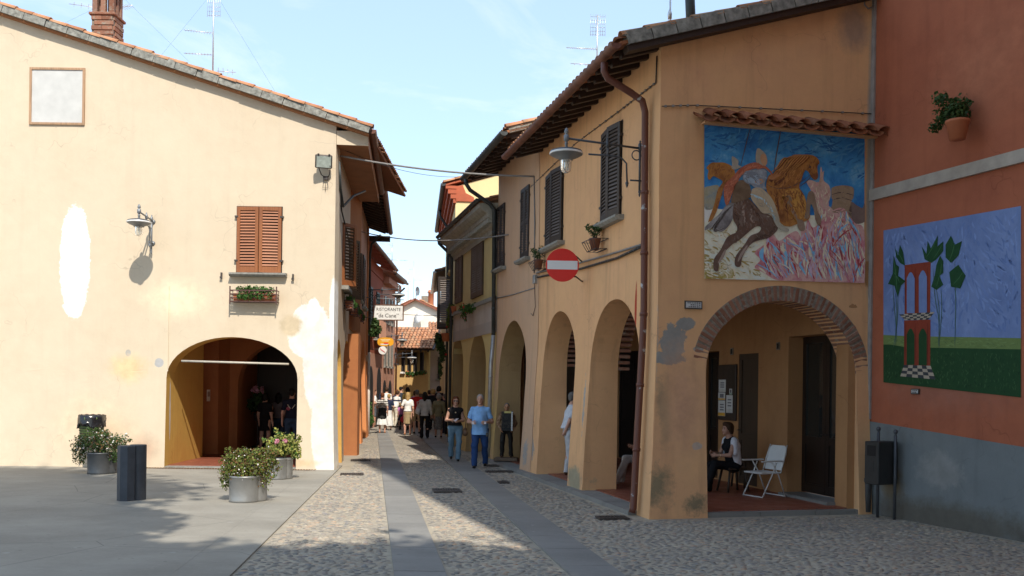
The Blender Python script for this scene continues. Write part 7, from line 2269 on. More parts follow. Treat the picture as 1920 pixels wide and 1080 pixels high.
person('woman in white cardigan and black trousers seated on a stool in the portico', q, 1.66, math.radians(-72), 'brown', 'curly', cloth('black_top', (.012, .012, .014)), 'none', cloth('black_trouser', (.011, .011, .013)), 'trousers', seated=True,
    arms=(((-.04, -.10, -.26), (.05, -.30, -.22)), ((.05, -.12, -.25), (-.06, -.30, -.26))), legs=(((-.10, -.44, .52), (-.06, -.50, .10)), ((.10, -.46, .54), (-.02, -.56, .12))), h=.0105, female=True, lean=(0, -.16), extra=wcard, neck='vee', skin=.8, hem=.50)
# somebody seated deeper in the portico
q = Vector((2.66, 18.3, .078))
st2 = thing('wooden_stool', (q.x, q.y, .08), 'low dark stool in the portico under the figure in pale trousers', 'stool')
b = MB(); b.box(T(*q), -.2, .2, -.2, .2, .38, .42, 0, .01); b.build('seat', M_DOOR2, st2)
for sx in (-1, 1):
    for sy in (-1, 1):
        b = MB(); b.tube([q + Vector((sx * .15, sy * .15, .38)), q + Vector((sx * .19, sy * .19, 0))], .02, 8); b.build('leg', M_DOOR2, st2)
person('figure in pale grey trousers seated deep in the portico behind the corner pier', q, 1.7, math.radians(-90), 'dkgrey', 'short', cloth('grey_shirt', (.14, .14, .15)), 'short', cloth('pale_linen', (.50, .50, .50)), 'trousers', seated=True,
    arms=('fwd', 'fwd'), legs=(((-.12, -.42, .50), (-.12, -.50, .10)), ((.12, -.42, .50), (.14, -.62, .10))), h=.018)
# inside the left arch
for (u, v, z_, lab, kw) in (
    (496, 846, .05, 'woman in black dress with dark hair inside the cream house arch', dict(hair='black', hairstyle='bob', top=cloth('black_knit', (.012, .011, .012)), sleeves='short', bottom=cloth('black_knit', (.012, .011, .012)), kind=('skirt', .62, .95), female=True)),
    (521, 842, .05, 'woman in grey top and jeans with long dark hair in the arch', dict(hair='black', hairstyle='long', top=cloth('grey_vest', (.16, .15, .16)), sleeves='none', bottom=cloth('dark_denim', (.035, .06, .10)), kind='jeans', female=True)),
    (546, 852, .05, 'man in dark printed tee shirt inside the cream house arch', dict(hair='black', hairstyle='short', top=cloth('dark_tee', (.014, .016, .03)), sleeves='short', bottom=cloth('dark_denim', (.035, .06, .10)), kind='jeans'))):
    p = ground(u, v, z_)
    hgt = 1.62 if kw.get('female') else 1.76
    def tee(root, S, J):
        m = MB(); q = S(J['chest'] + np.array((0, .155, -.02)))
        for sx in (-1, 1): m.tube([Vector((q[0] + sx * .02, q[1], q[2] - .05)), Vector((q[0] + sx * .06, q[1], q[2])), Vector((q[0] + sx * .10, q[1] - .02, q[2] + .06))], .012, 5)
        m.build('print', simple('tee_print', (.55, .5, .42), .8), root, local=True)
        m = MB(); m.lathe(T(q[0] + .08, q[1] - .005, q[2] - .05) @ RX(-math.pi / 2), [(0, .008), (.045, .004), (.05, 0)], 12); m.build('print', simple('tee_print_red', (.35, .06, .10), .8), root, local=True)
    person(lab, p, hgt, hv(random.uniform(-.3, .3)), h=.015, extra=tee if 'printed' in lab else None, arms=('down', 'bent') if 'grey' in lab else ('down', 'down'), **kw)
# ------------------------------------------------------------------ the crowd farther up the street
CR = 'onlookers gathered up the street'
W_ = cloth('white_shirt', (.58, .60, .64)); WT = cloth('bright_white', (.74, .73, .70)); KH = cloth('khaki', (.36, .27, .15)); BLK = cloth('black_trouser', (.011, .011, .013)); NAV = cloth('navy_knit', (.02, .028, .06))
def crowd(label, u, v, hgt, face, **kw):
    p = ground(u, v); person(label, p, hgt, face, h=.0185, group=CR, **kw)
def hand_bag(col, z, side=1, big=1.0):
    return lambda root, S, J: shoulder_bag(root, S, J, side, mat=cloth('bag_%d' % int(col[0] * 100), col, .5), z=z, big=big)
def tied(root, S, J):
    c = SDF(); c.cone(S(J['pel'] + np.array((0, .03, .08))), .15, S(J['pel'] + np.array((0, .06, -.20))), .17, .04); c.cone(S(J['pel'] + np.array((.1, .06, -.15))), .08, S(J['pel'] + np.array((.14, .06, -.32))), .03, .04)
    me = c.mesh('tied_jacket', cloth('charcoal_jacket', (.035, .037, .035)), .02); o = bpy.data.objects.new('tied_jacket', me); COL.objects.link(o); o.parent = root
crowd('woman in striped top, black jacket tied at waist and white skirt', 716.5, 812, 1.62, hv(.2), hair='auburn', hairstyle='short', top=cloth('striped_top', (.66, .63, .58), .85, ('stripe', (.03, .03, .03), 70)), bottom=WT, kind=('skirt', .36, 1.45), arms=('down', 'bent'), female=True, extra=tied, shoes='tan_shoe')
crowd('man in white shirt and dark shorts standing beside the leafy bush', 701, 800, 1.72, hv(-1.2), hair='brown', top=WT, bottom=cloth('slate_shorts', (.09, .10, .12)), kind='shorts', arms=('bent', 'bent'))
crowd('dark haired man in navy top behind the man in the white shirt', 707, 797, 1.84, hv(-.9), hair='black', top=NAV, bottom=NAV, kind='trousers')
crowd('person with blond hair and navy top holding a white skirt', 728.5, 806, 1.55, hv(.1), hair='blonde', hairstyle='short', top=NAV, sleeves='short', bottom=WT, kind=('skirt', .2, 1.3), arms=('bent', 'bent'), female=True)
crowd('man in white shirt and khaki trousers behind the blond person in navy', 724, 795, 1.82, hv(.3), hair='brown', top=WT, bottom=KH, kind='trousers')
crowd('stooping person in white outfit with a navy shoulder band', 740, 801, 1.68, hv(-.8), hair='brown', hairstyle='short', top=cloth('banded_top', (.74, .72, .68), .85, ('band', (.02, .025, .06), (1.20, 1.27))), bottom=cloth('cream_trouser', (.66, .60, .48)), kind='trousers', arms=('fwd', 'fwd'), lean=(.1, -.32))
crowd('dark red haired woman seen behind the stooping person', 743.5, 797, 1.72, hv(.2), hair='auburn', hairstyle='bob', top=NAV, bottom=BLK, kind='trousers', female=True)
crowd('man in dark tee shirt wearing a dark cap', 751, 797, 1.86, hv(-.7), hair='black', hairstyle='cap', top=cloth('ink_tee', (.04, .05, .065)), bottom=BLK, kind='trousers')
crowd('small child in pink top and navy skirt', 751, 803, 1.12, hv(.6), hair='blonde', hairstyle='bob', top=cloth('pink_top', (.62, .22, .48)), bottom=NAV, kind=('skirt', .55, 1.2), female=True, shoes='white_shoe')
crowd('blond ponytailed woman in white tee shirt and khaki skirt', 764, 815, 1.66, hv(.05), hair='blonde', hairstyle='long', top=WT, bottom=KH, kind=('skirt', .45, .85), arms=('down', 'bent'), female=True, shoes='tan_shoe')
crowd('dark haired woman in yellow top behind the blond woman', 763.5, 799, 1.84, hv(.4), hair='black', hairstyle='bob', top=cloth('yellow_top', (.66, .46, .12)), bottom=BLK, kind='trousers', female=True)
crowd('man in red polo shirt and khaki shorts', 781, 813, 1.76, hv(.25), hair='dkgrey', top=cloth('red_polo', (.46, .018, .018)), bottom=KH, kind='shorts', arms=('bent', 'bent'))
crowd('person with a lilac scarf hidden behind the man in red', 778, 802, 1.70, hv(-.2), hair='brown', hairstyle='curly', top=cloth('lilac_scarf', (.40, .28, .52)), bottom=BLK, kind='trousers', female=True)
crowd('black haired woman in pale grey jacket and black trousers', 796, 822, 1.70, hv(-.05), hair='black', hairstyle='long', top=cloth('pale_jacket', (.46, .46, .45)), sleeves='long', bottom=BLK, kind='trousers', female=True, hem=.86, extra=hand_bag((.60, .60, .62), 1.02, 1, 1.3))
crowd('curly grey haired woman in olive jacket and grey skirt', 822, 820, 1.64, hv(.05), hair='grey', hairstyle='curly', top=cloth('olive_jacket', (.24, .22, .13)), sleeves='long', bottom=cloth('tweed_skirt', (.13, .13, .125), .9, ('mottle', (.22, .22, .21), 22)), kind=('skirt', .32, 1.02), female=True, hem=.84)
crowd('blond person in dark jacket between the two women in jackets', 811, 806, 1.80, hv(.3), hair='blonde', hairstyle='bob', top=BLK, sleeves='long', bottom=BLK, kind='trousers', female=True)
crowd('tall person with big black hair behind the woman in olive', 822, 802, 1.92, hv(-.4), hair='black', hairstyle='curly', top=BLK, sleeves='long', bottom=BLK, kind='trousers')
crowd('person in dark blue standing against the yellow house', 833, 812, 1.60, hv(.9), hair='dkgrey', top=NAV, sleeves='long', bottom=NAV, kind='trousers')
crowd('person in teal top glimpsed between the jackets', 804, 800, 1.72, hv(.0), hair='brown', top=cloth('teal_top', (.10, .24, .24)), bottom=BLK, kind='trousers')
# red pushchair among the crowd
p = ground(757, 806)
pc = thing('pushchair', p, 'small red pushchair among the crowd beside the child', 'pushchair')
c = SDF(); c.ell((0, .0, .45), (.16, .2, .16), .03); c.cone((0, .12, .4), .12, (0, .2, .7), .06, .05)
me = c.mesh('seat', cloth('red_canvas', (.42, .03, .04)), .02); o = bpy.data.objects.new('seat', me); COL.objects.link(o); o.parent = pc
for sx in (-1, 1):
    m = MB(); m.tube([(sx * .16, -.2, .1), (sx * .16, .25, .95)], .012, 6); m.build('frame', M_IRON, pc, local=True)
    for sy in (-.2, .25):
        m = MB(); m.lathe(T(sx * .17, sy, .09) @ RY(math.pi / 2), [(.02, -.02), (.09, -.02), (.09, .02), (.02, .02)], 14); m.build('wheel', M_BLACK, pc, local=True)
# rim of grey hair on the balding man
# ================================================================== painted murals: flat paint shapes laid on the plaster
def paint(name, cols, bump=.15, scale=14, amt=.5):
    """brushed paint that wanders between the given colours"""
    if name in _mats: return _mats[name]
    cols = [tuple(min(.85, x * (1.75 if name not in ('mural_sky', 'mural_sky_pale', 'mural_sky_deep') and not name.startswith(('garden', 'check')) else 1.3)) for x in c_) for c_ in cols]
    t = NT(name)
    n = t.noise(scale * .35, 8, .7, dist=.35)
    c = t.ramp(t.range(n, .28, .72), [(i / (len(cols) - 1), c_) for i, c_ in enumerate(cols)])
    n2 = t.noise(scale * 3, 5, .7, stretch=(1, 1, .5))
    c = t.mix(t.range(n2, .45, .8, 0, .3), c, dk(cols[0], .6))
    t.bump(n2, bump, .004)
    _mats[name] = t.done(c, .75, 0, .25); return _mats[name]
class Mural:
    def __init__(self, W, origin, tl, name, label, o0):
        self.W, self.off, self.layer, self.clip = W, origin, 0, None
        self.o0 = o0
        s, z = W.px(*tl); self.root = thing(name, W.pt(s, z - 1), label, 'mural')
    def smooth(self, P, closed=True, n=5):
        P = [Vector((p[0], p[1])) for p in P]; N = len(P); out = []
        for i in range(N if closed else N - 1):
            p0, p1, p2, p3 = (P[(i + j) % N] if closed else P[max(0, min(N - 1, i + j))] for j in (-1, 0, 1, 2))
            for k in range(n):
                t_ = k / n
                out.append(.5 * ((2 * p1) + (p2 - p0) * t_ + (2 * p0 - 5 * p1 + 4 * p2 - p3) * t_ ** 2 + (3 * p1 - p0 - 3 * p2 + p3) * t_ ** 3))
        if not closed: out.append(P[-1])
        return [(p.x, p.y) for p in out]
    def shape(self, name, P, mat, z=None, zoom=None, smooth=True, parent=None):
        """P in picture coordinates of the photograph (zoomed crop via zoom=(x0, y0, k))"""
        if zoom: P = [(zoom[0] + p[0] / zoom[2], zoom[1] + p[1] / zoom[2]) for p in P]
        if smooth: P = self.smooth(P)
        self.layer = z if z is not None else self.layer + 1
        if self.clip: P = [self.clip(*p) for p in P]
        o = self.o0 + .0012 * self.layer
        q = [self.W.px(u, v) for u, v in P]
        area = sum(q[i][0] * q[(i + 1) % len(q)][1] - q[(i + 1) % len(q)][0] * q[i][1] for i in range(len(q)))
        tri = tessellate_polygon([[Vector((a, b, 0)) for a, b in q]])
        b = MB(); b.add([self.W.pt(a, z_, o) for a, z_ in q], [tuple(t_) for t_ in tri])
        return b.build(name, mat, parent or self.root)
    def stroke(self, name, P, w, mat, z=None, zoom=None, parent=None):
        if zoom: P = [(zoom[0] + p[0] / zoom[2], zoom[1] + p[1] / zoom[2]) for p in P]
        P = self.smooth(P, False, 6); L, R = [], []
        n = len(P)
        for i, p in enumerate(P):
            a, c = Vector(P[max(0, i - 1)]), Vector(P[min(n - 1, i + 1)]); d = (c - a); d = d.normalized() if d.length else Vector((1, 0))
            ww = w * (math.sin(math.pi * min(1, (i + .6) / n)) ** .7) if not isinstance(w, tuple) else w[0] + (w[1] - w[0]) * i / n
            L.append((p[0] - d.y * ww / 2, p[1] + d.x * ww / 2)); R.append((p[0] + d.y * ww / 2, p[1] - d.x * ww / 2))
        return self.shape(name, L + R[::-1], mat, z, None, False, parent)

# ---------------- cavalry mural on the gable
MU = Mural(RG, None, (1470, 380), 'cavalry_mural', 'painted mural of cloaked riders on brown horses leaping through pink flames', .020)
MU.clip = lambda u, v: (min(1620, max(1319.5, u)), min(522.5 + .028 * (u - 1319.5), max(231 + .06 * (u - 1319.5), v)))
ZA, ZB = (1300, 225, 1920 / 340), (1300, 360, 1920 / 340)
SKYP = paint('mural_sky', [(.02, .09, .27), (.03, .16, .42), (.06, .26, .52), (.20, .42, .58)], scale=5)
MU.shape('sky', [(1319.5, 231), (1620, 249), (1619, 420), (1319.5, 420)], SKYP, 0, smooth=False)
MU.shape('pale_ground', [(1319.5, 380), (1345, 392), (1420, 400), (1500, 405), (1619, 400), (1618, 531), (1319.5, 522.5)], paint('mural_ground', [(.42, .38, .27), (.55, .50, .40), (.50, .46, .38)]), 1, smooth=False)
MU.shape('hill', [(100, 740), (180, 700), (260, 700), (250, 800), (200, 940), (108, 930)], paint('mural_hill', [(.18, .16, .08), (.24, .22, .16), (.12, .17, .2)]), 2, ZA)
MU.shape('cloud', [(108, 930), (150, 925), (190, 960), (150, 1050), (108, 1078)], paint('mural_cloud', [(.45, .44, .42), (.5, .48, .44)]), 2, ZA)
MU.shape('grass', [(108, 560), (180, 600), (260, 700), (330, 760), (430, 840), (420, 905), (330, 918), (110, 918)], paint('mural_grass', [(.20, .15, .03), (.26, .20, .05), (.45, .42, .33), (.16, .17, .12)]), 2, ZB)
MU.shape('pale_streak', [(110, 600), (200, 660), (280, 640), (420, 740), (600, 850), (760, 915), (640, 920), (420, 800), (260, 720), (130, 690)], paint('mural_streak', [(.42, .46, .42), (.52, .50, .43)]), 3, ZB)
STN = paint('mural_stone', [(.19, .135, .085), (.24, .17, .11), (.13, .09, .075)])
MU.shape('tower', [(1452, 745), (1470, 715), (1560, 695), (1650, 705), (1690, 735), (1685, 830), (1665, 860), (1668, 990), (1650, 1060), (1450, 1060), (1465, 860), (1455, 830)], STN, 3, ZA)
MU.stroke('tower_band', [(1455, 795), (1560, 770), (1688, 800)], 2.0, paint('mural_dark', [(.06, .045, .04), (.09, .06, .05)]), 4, ZA)
MU.stroke('tower_band', [(1462, 850), (1560, 828), (1672, 858)], 2.0, _mats['mural_dark'], 4, ZA)
MU.shape('ruin', [(1660, 880), (1720, 905), (1780, 935), (1805, 890), (1805, 1079), (1640, 1079)], paint('mural_ruin', [(.11, .075, .07), (.16, .12, .10)]), 3, ZA)
PINK = paint('mural_pink', [(.30, .085, .11), (.36, .14, .16), (.44, .28, .25), (.34, .17, .24)]); BLU = paint('mural_blue', [(.10, .27, .50), (.20, .40, .60)]); RED = paint('mural_red', [(.24, .03, .035), (.33, .06, .06)]); CRM = paint('mural_cream', [(.50, .41, .30), (.55, .46, .36)]); PL = paint('mural_lilac', [(.33, .24, .33), (.42, .30, .36)])
MU.shape('smoke', [(1190, 660), (1240, 640), (1320, 660), (1335, 530), (1345, 500), (1360, 560), (1375, 540), (1370, 640), (1430, 700), (1445, 800), (1420, 900), (1470, 960), (1450, 1079), (1300, 1079), (1260, 900), (1240, 760)], paint('mural_smoke', [(.30, .17, .12), (.40, .28, .23), (.33, .20, .17)]), 4, ZA)
MU.shape('fire', [(640, 640), (740, 560), (830, 450), (900, 520), (1000, 450), (1090, 420), (1150, 500), (1200, 300), (1260, 380), (1360, 300), (1440, 260), (1480, 190), (1590, 180), (1700, 330), (1800, 420), (1800, 965), (1500, 960), (1000, 945), (860, 930), (740, 860), (640, 800), (700, 720)], PINK, 5, ZB)
fr = random.Random(5)
nf = 0
for base in range(30):
    x0 = 700 + base * 37 + fr.uniform(-12, 12); y0 = 890 - fr.uniform(0, 180) + (0 if base < 20 else -60)
    top = (fr.uniform(430, 620) if x0 < 1150 else fr.uniform(230, 560))
    dx = fr.uniform(-70, 60)
    P_ = [(x0 + 60, y0), (x0 + 20, (2 * y0 + top) / 3), (x0 + dx * .4 - 10, (y0 + 2 * top) / 3), (x0 + dx, top)]
    m_ = (BLU, RED, CRM, PL, BLU, PINK, CRM, BLU)[base % 8]
    P_ = [(min(1790, max(640, a)), c) for a, c in P_]
    MU.stroke('flame', P_, fr.uniform(5, 10), m_, 6 + base % 3, ZB)
for base in range(22):
    x0 = 820 + base * 45 + fr.uniform(-15, 15); y0 = 925 - fr.uniform(0, 60); top = y0 - fr.uniform(120, 260)
    P_ = [(x0 + 40, y0), (x0 + 5, y0 - (y0 - top) * .4), (x0 - 25, y0 - (y0 - top) * .75), (x0 - 20 + fr.uniform(-30, 30), top)]
    P_ = [(min(1790, max(660, a)), c) for a, c in P_]
    MU.stroke('flame', P_, fr.uniform(3, 6), (CRM, RED, PL, BLU)[base % 4], 9, ZB)
BAY = paint('mural_bay', [(.12, .045, .018), (.20, .08, .025), (.30, .135, .035), (.16, .05, .02)]); BRN = paint('mural_brown', [(.055, .035, .028), (.10, .06, .045), (.16, .12, .10)]); TAIL = paint('mural_tail', [(.07, .06, .06), (.16, .15, .15), (.28, .27, .26)]); GLD = paint('mural_gold', [(.30, .14, .025), (.38, .20, .05), (.22, .09, .02)])
# second horse and rider behind
MU.shape('rear_horse', [(180, 460), (240, 455), (330, 460), (420, 520), (420, 620), (330, 680), (290, 800), (240, 960), (190, 1060), (160, 1079), (150, 1070), (210, 900), (250, 740), (300, 660), (250, 620), (200, 600), (160, 640), (140, 600), (150, 540), (130, 510)], BAY, 10, ZA)
MU.shape('rear_rider', [(400, 480), (395, 420), (402, 388), (440, 410), (468, 440), (465, 480), (500, 500), (430, 530), (390, 510)], paint('mural_mail', [(.20, .18, .15), (.30, .28, .24)]), 11, ZA)
MU.stroke('lance', [(490, 490), (540, 290), (592, 85)], 1.6, _mats['mural_dark'], 11, ZA)
# main horse
MU.shape('tail', [(440, 110), (350, 130), (270, 230), (180, 310), (105, 385), (115, 410), (180, 380), (230, 410), (300, 420), (380, 340), (420, 250), (460, 150)], TAIL, 11, ZB)
MU.shape('haunch', [(440, 90), (560, 70), (650, 150), (720, 220), (800, 250), (870, 340), (880, 400), (800, 480), (700, 510), (620, 540), (560, 600), (510, 690), (485, 790), (430, 780), (440, 680), (530, 560), (590, 470), (680, 430), (705, 380), (650, 370), (560, 440), (480, 510), (400, 560), (320, 640), (270, 720), (250, 840), (205, 820), (210, 710), (280, 610), (350, 480), (440, 430), (450, 370), (410, 290), (410, 170)], BRN, 12, ZB)
MU.shape('horse_body', [(780, 600), (850, 560), (900, 480), (960, 420), (1010, 390), (1110, 380), (1170, 370), (1265, 385), (1320, 440), (1300, 500), (1305, 590), (1280, 635), (1235, 610), (1210, 560), (1170, 540), (1130, 640), (1110, 720), (1160, 800), (1185, 900), (1170, 1000), (1160, 1060), (1130, 1079), (900, 1079), (850, 960), (830, 860), (760, 740)], BAY, 13, ZA)
MU.shape('chest', [(960, 760), (1040, 730), (1110, 740), (1160, 810), (1180, 920), (1150, 1060), (1060, 1079), (1010, 1000), (950, 940), (910, 860)], GLD, 14, ZA)
MU.shape('belly', [(830, 30), (960, 60), (1010, 180), (1050, 260), (1150, 290), (1220, 240), (1200, 300), (1080, 345), (1000, 370), (920, 340), (880, 250)], BAY, 14, ZB)
MU.shape('foreleg', [(960, 60), (1020, 50), (1040, 160), (1100, 280), (1150, 310), (1168, 400), (1120, 415), (1090, 370), (1080, 300), (1010, 190)], paint('mural_leg', [(.13, .085, .05), (.22, .16, .12)]), 15, ZB)
MU.shape('foreleg', [(1200, 20), (1250, 0), (1280, 80), (1300, 200), (1340, 290), (1325, 365), (1290, 330), (1270, 220), (1230, 130), (1215, 260), (1180, 290), (1175, 200)], _mats['mural_leg'], 15, ZB)
MU.shape('mane', [(940, 405), (1000, 400), (1060, 372), (1170, 375), (1200, 400), (1130, 440), (1060, 500), (980, 560), (900, 600), (850, 640), (780, 620), (850, 560), (900, 470), (960, 430)], paint('mural_mane', [(.20, .07, .02), (.30, .14, .06), (.12, .04, .015)]), 15, ZA)
MU.shape('muzzle', [(1230, 590), (1270, 555), (1305, 575), (1300, 625), (1265, 638)], paint('mural_muzzle', [(.12, .045, .02), (.18, .07, .03)]), 16, ZA)
MU.shape('eye', [(1205, 495), (1228, 490), (1235, 508), (1212, 515)], _mats['mural_dark'], 16, ZA)
MU.stroke('rein', [(760, 680), (850, 725), (1000, 720), (1120, 660), (1240, 580)], 1.6, _mats['mural_dark'], 16, ZA)
MU.stroke('rein', [(1100, 715), (1180, 660), (1235, 600)], 1.6, _mats['mural_dark'], 16, ZA)
# rider
CLK = paint('mural_cloak', [(.20, .055, .03), (.30, .09, .05), (.26, .11, .07)])
MU.shape('cloak', [(640, 455), (560, 475), (470, 530), (400, 610), (320, 690), (310, 800), (330, 900), (360, 890), (400, 780), (450, 680), (500, 590), (600, 530), (740, 520), (830, 600), (800, 540), (720, 470)], CLK, 17, ZA)
MU.shape('saddle_skirt', [(430, 690), (500, 640), (580, 690), (600, 800), (560, 840), (470, 870), (390, 880), (400, 800)], paint('mural_saddle', [(.08, .05, .03), (.16, .11, .07)]), 17, ZA)
MU.shape('breastplate', [(560, 540), (660, 530), (750, 535), (765, 600), (740, 690), (760, 740), (640, 720), (600, 690), (560, 680), (515, 640), (515, 580)], paint('mural_steel', [(.09, .10, .12), (.18, .20, .23), (.30, .33, .36)]), 18, ZA)
MU.shape('forearm', [(520, 590), (560, 600), (640, 640), (650, 668), (600, 678), (530, 640)], paint('mural_sleeve', [(.20, .26, .32), (.28, .33, .38)]), 19, ZA)
MU.shape('hand', [(640, 645), (700, 630), (728, 650), (705, 680), (650, 682)], paint('mural_skin', [(.32, .17, .09), (.38, .23, .14)]), 20, ZA)
MU.shape('thigh', [(620, 730), (700, 725), (780, 790), (830, 860), (870, 960), (900, 1079), (850, 1079), (810, 1000), (720, 990), (660, 920), (600, 840), (600, 770)], paint('mural_breeches', [(.30, .24, .16), (.36, .30, .21)]), 19, ZA)
MU.stroke('blue_stripe', [(590, 790), (660, 820), (760, 880), (820, 980), (850, 1075)], 5.5, paint('mural_paleblue', [(.24, .36, .42), (.34, .44, .48)]), 20, ZA)
MU.shape('boot', [(840, 250), (880, 270), (900, 340), (990, 395), (985, 425), (920, 410), (870, 370), (830, 290)], paint('mural_boot', [(.24, .22, .17), (.30, .28, .23)]), 20, ZB)
MU.shape('hood', [(650, 450), (648, 360), (672, 305), (740, 355), (762, 400), (762, 470), (720, 490), (690, 470)], paint('mural_hood', [(.22, .19, .15), (.30, .27, .22)]), 19, ZA)
MU.shape('face', [(700, 380), (725, 365), (755, 385), (768, 450), (745, 492), (712, 470), (695, 420)], _mats['mural_skin'], 20, ZA)
MU.stroke('lance', [(835, 570), (870, 340), (915, 95)], 2.2, _mats['mural_dark'], 20, ZA)

for k in range(16):
    x0, y0 = 190 + k * 14 + fr.uniform(-6, 6), 330 - k * 10
    MU.stroke('tail_stroke', [(430 - k * 6, 120 + k * 6), (330 - k * 5, 200 + k * 9), (230 - k * 2 + fr.uniform(-20, 20), 330 + k * 6), (150 + k * 12, 390 + fr.uniform(-10, 20))], fr.uniform(1.2, 2.6), (paint('mural_tail_light', [(.30, .29, .28), (.22, .21, .21)]), _mats['mural_dark'])[k % 2], 13, ZB)
for k in range(18):
    a_ = 940 + k * 14
    MU.stroke('mane_stroke', [(a_ + 40, 380 + abs(k - 12) * 3), (a_ - 10, 420 + k * 1.5), (a_ - 70, 500 + fr.uniform(-15, 15)), (a_ - 130, 560 + fr.uniform(-20, 30))], fr.uniform(1.5, 3.2), (paint('mural_mane_light', [(.38, .19, .06), (.30, .13, .04)]), paint('mural_mane_dark', [(.09, .03, .012), (.13, .045, .015)]))[k % 2], 17, ZA)
for P_ in ([(450, 110), (430, 200), (470, 330), (460, 420)], [(560, 100), (640, 200), (700, 300), (690, 360)], [(860, 360), (800, 440), (680, 490), (600, 540)]):
    MU.stroke('shading', P_, 5, paint('mural_umber', [(.045, .028, .02), (.07, .045, .035)]), 13, ZB)
for P_ in ([(520, 140), (520, 260), (560, 360)], [(600, 180), (600, 280), (640, 340)], [(330, 610), (300, 680), (250, 760)], [(560, 570), (500, 660), (460, 740)]):
    MU.stroke('highlight', P_, 5, paint('mural_roan', [(.20, .15, .12), (.26, .20, .17)]), 14, ZB)
for P_ in ([(1090, 480), (1050, 560), (960, 660), (900, 720)], [(1160, 470), (1110, 580), (1060, 680)], [(1180, 460), (1240, 520), (1270, 560)]):
    MU.stroke('highlight', P_, 6, paint('mural_chestnut_light', [(.34, .16, .05), (.27, .11, .03)]), 15, ZA)
for P_ in ([(880, 760), (870, 880), (900, 1000)], [(985, 800), (960, 900), (990, 1000)], [(1000, 540), (920, 640), (840, 700)], [(790, 640), (850, 660), (880, 640)]):
    MU.stroke('shading', P_, 6, paint('mural_bay_dark', [(.075, .028, .014), (.11, .04, .018)]), 15, ZA)
for P_ in ([(600, 480), (480, 580), (370, 720), (345, 870)], [(700, 490), (560, 520), (430, 650)], [(420, 640), (350, 740), (330, 850)]):
    MU.stroke('fold', P_, 3, paint('mural_cloak_light', [(.40, .15, .09), (.34, .13, .08)]), 18, ZA)

def inside(P, x, y):
    c = False
    for i in range(len(P)):
        (x0, y0), (x1, y1) = P[i - 1], P[i]
        if (y0 > y) != (y1 > y) and x < (x1 - x0) * (y - y0) / (y1 - y0) + x0: c = not c
    return c
def dabs(nm, P, n, flow, ln, wd, mats, z, zoom, seed, curl=.3, mur=None):
    mur = mur or MU
    """loose brush strokes inside an outline; flow(x, y) gives their heading in the picture"""
    rr = random.Random(seed); P = P if zoom is None else [(zoom[0] + p[0] / zoom[2], zoom[1] + p[1] / zoom[2]) for p in P]; P = MU.smooth(P) if zoom else P
    xs, ys = [p[0] for p in P], [p[1] for p in P]
    B = [MB() for _ in mats]
    k = 0
    for _ in range(n * 6):
        if k >= n: break
        x, y = rr.uniform(min(xs), max(xs)), rr.uniform(min(ys), max(ys))
        if not inside(P, x, y): continue
        a = flow(x, y) + rr.gauss(0, .25); L = ln * rr.uniform(.5, 1.3); w = wd * rr.uniform(.5, 1.3); cv = rr.uniform(-curl, curl)
        pts_ = []; px_, py_ = x, y; ok = True
        for i in range(6):
            pts_.append((px_, py_)); px_ += L / 5 * math.cos(a); py_ += L / 5 * math.sin(a); a += cv
        if not (inside(P, *pts_[-1]) and inside(P, *pts_[3])): continue
        Lf, Rt = [], []
        for i, p in enumerate(pts_):
            q0, q1 = pts_[max(0, i - 1)], pts_[min(5, i + 1)]; d = Vector((q1[0] - q0[0], q1[1] - q0[1])).normalized(); ww = w * math.sin(math.pi * (i + .5) / 6) ** .8 / 2
            Lf.append((p[0] - d.y * ww, p[1] + d.x * ww)); Rt.append((p[0] + d.y * ww, p[1] - d.x * ww))
        o = mur.o0 + .0012 * z + .0003 * (k % 4)
        V = []
        for (u, v) in Lf + Rt:
            u, v = mur.clip(u, v) if mur.clip else (u, v); s_, z_ = mur.W.px(u, v); V.append(mur.W.pt(s_, z_, o))
        B[rr.randrange(len(mats))].add(V, [(i, i + 1, 7 + i, 6 + i) for i in range(5)])
        k += 1
    for b_, m_ in zip(B, mats):
        if b_.v:
            o_ = b_.build(nm, m_, mur.root); o_['kind'] = 'stuff'
M_ = _mats
HAU = [(440, 90), (560, 70), (650, 150), (720, 220), (800, 250), (870, 340), (880, 400), (800, 480), (700, 510), (590, 470), (680, 430), (705, 380), (650, 370), (560, 440), (480, 510), (400, 560), (350, 480), (440, 430), (450, 370), (410, 290), (410, 170)]
dabs('brushwork', HAU, 260, lambda x, y: 1.2, 9, 2.2, [M_['mural_brown'], paint('mural_roan_soft', [(.13, .095, .075), (.15, .11, .085)]), M_['mural_brown'], paint('mural_brown_warm', [(.13, .07, .045), (.10, .05, .035)])], 15, ZB, 1)
HB = [(850, 560), (900, 480), (960, 420), (1110, 380), (1265, 385), (1320, 440), (1300, 500), (1305, 590), (1235, 610), (1170, 540), (1130, 640), (1110, 720), (1160, 800), (1185, 900), (1160, 1060), (900, 1079), (850, 960), (830, 860), (780, 740)]
dabs('brushwork', HB, 300, lambda x, y: 2.0 if y < 345 else 1.4, 10, 2.2, [paint('mural_bay_soft', [(.24, .105, .035), (.28, .125, .04)]), paint('mural_bay_mid', [(.15, .06, .025), (.18, .07, .028)]), M_['mural_bay'], M_['mural_bay']], 16, ZA, 2)
dabs('brushwork', [(180, 460), (330, 460), (420, 520), (420, 620), (330, 680), (290, 800), (240, 960), (210, 900), (250, 740), (300, 660), (200, 600), (140, 600)], 90, lambda x, y: 1.9, 8, 2, [M_['mural_bay_mid'], M_['mural_bay_soft'], M_['mural_bay']], 12, ZA, 3)
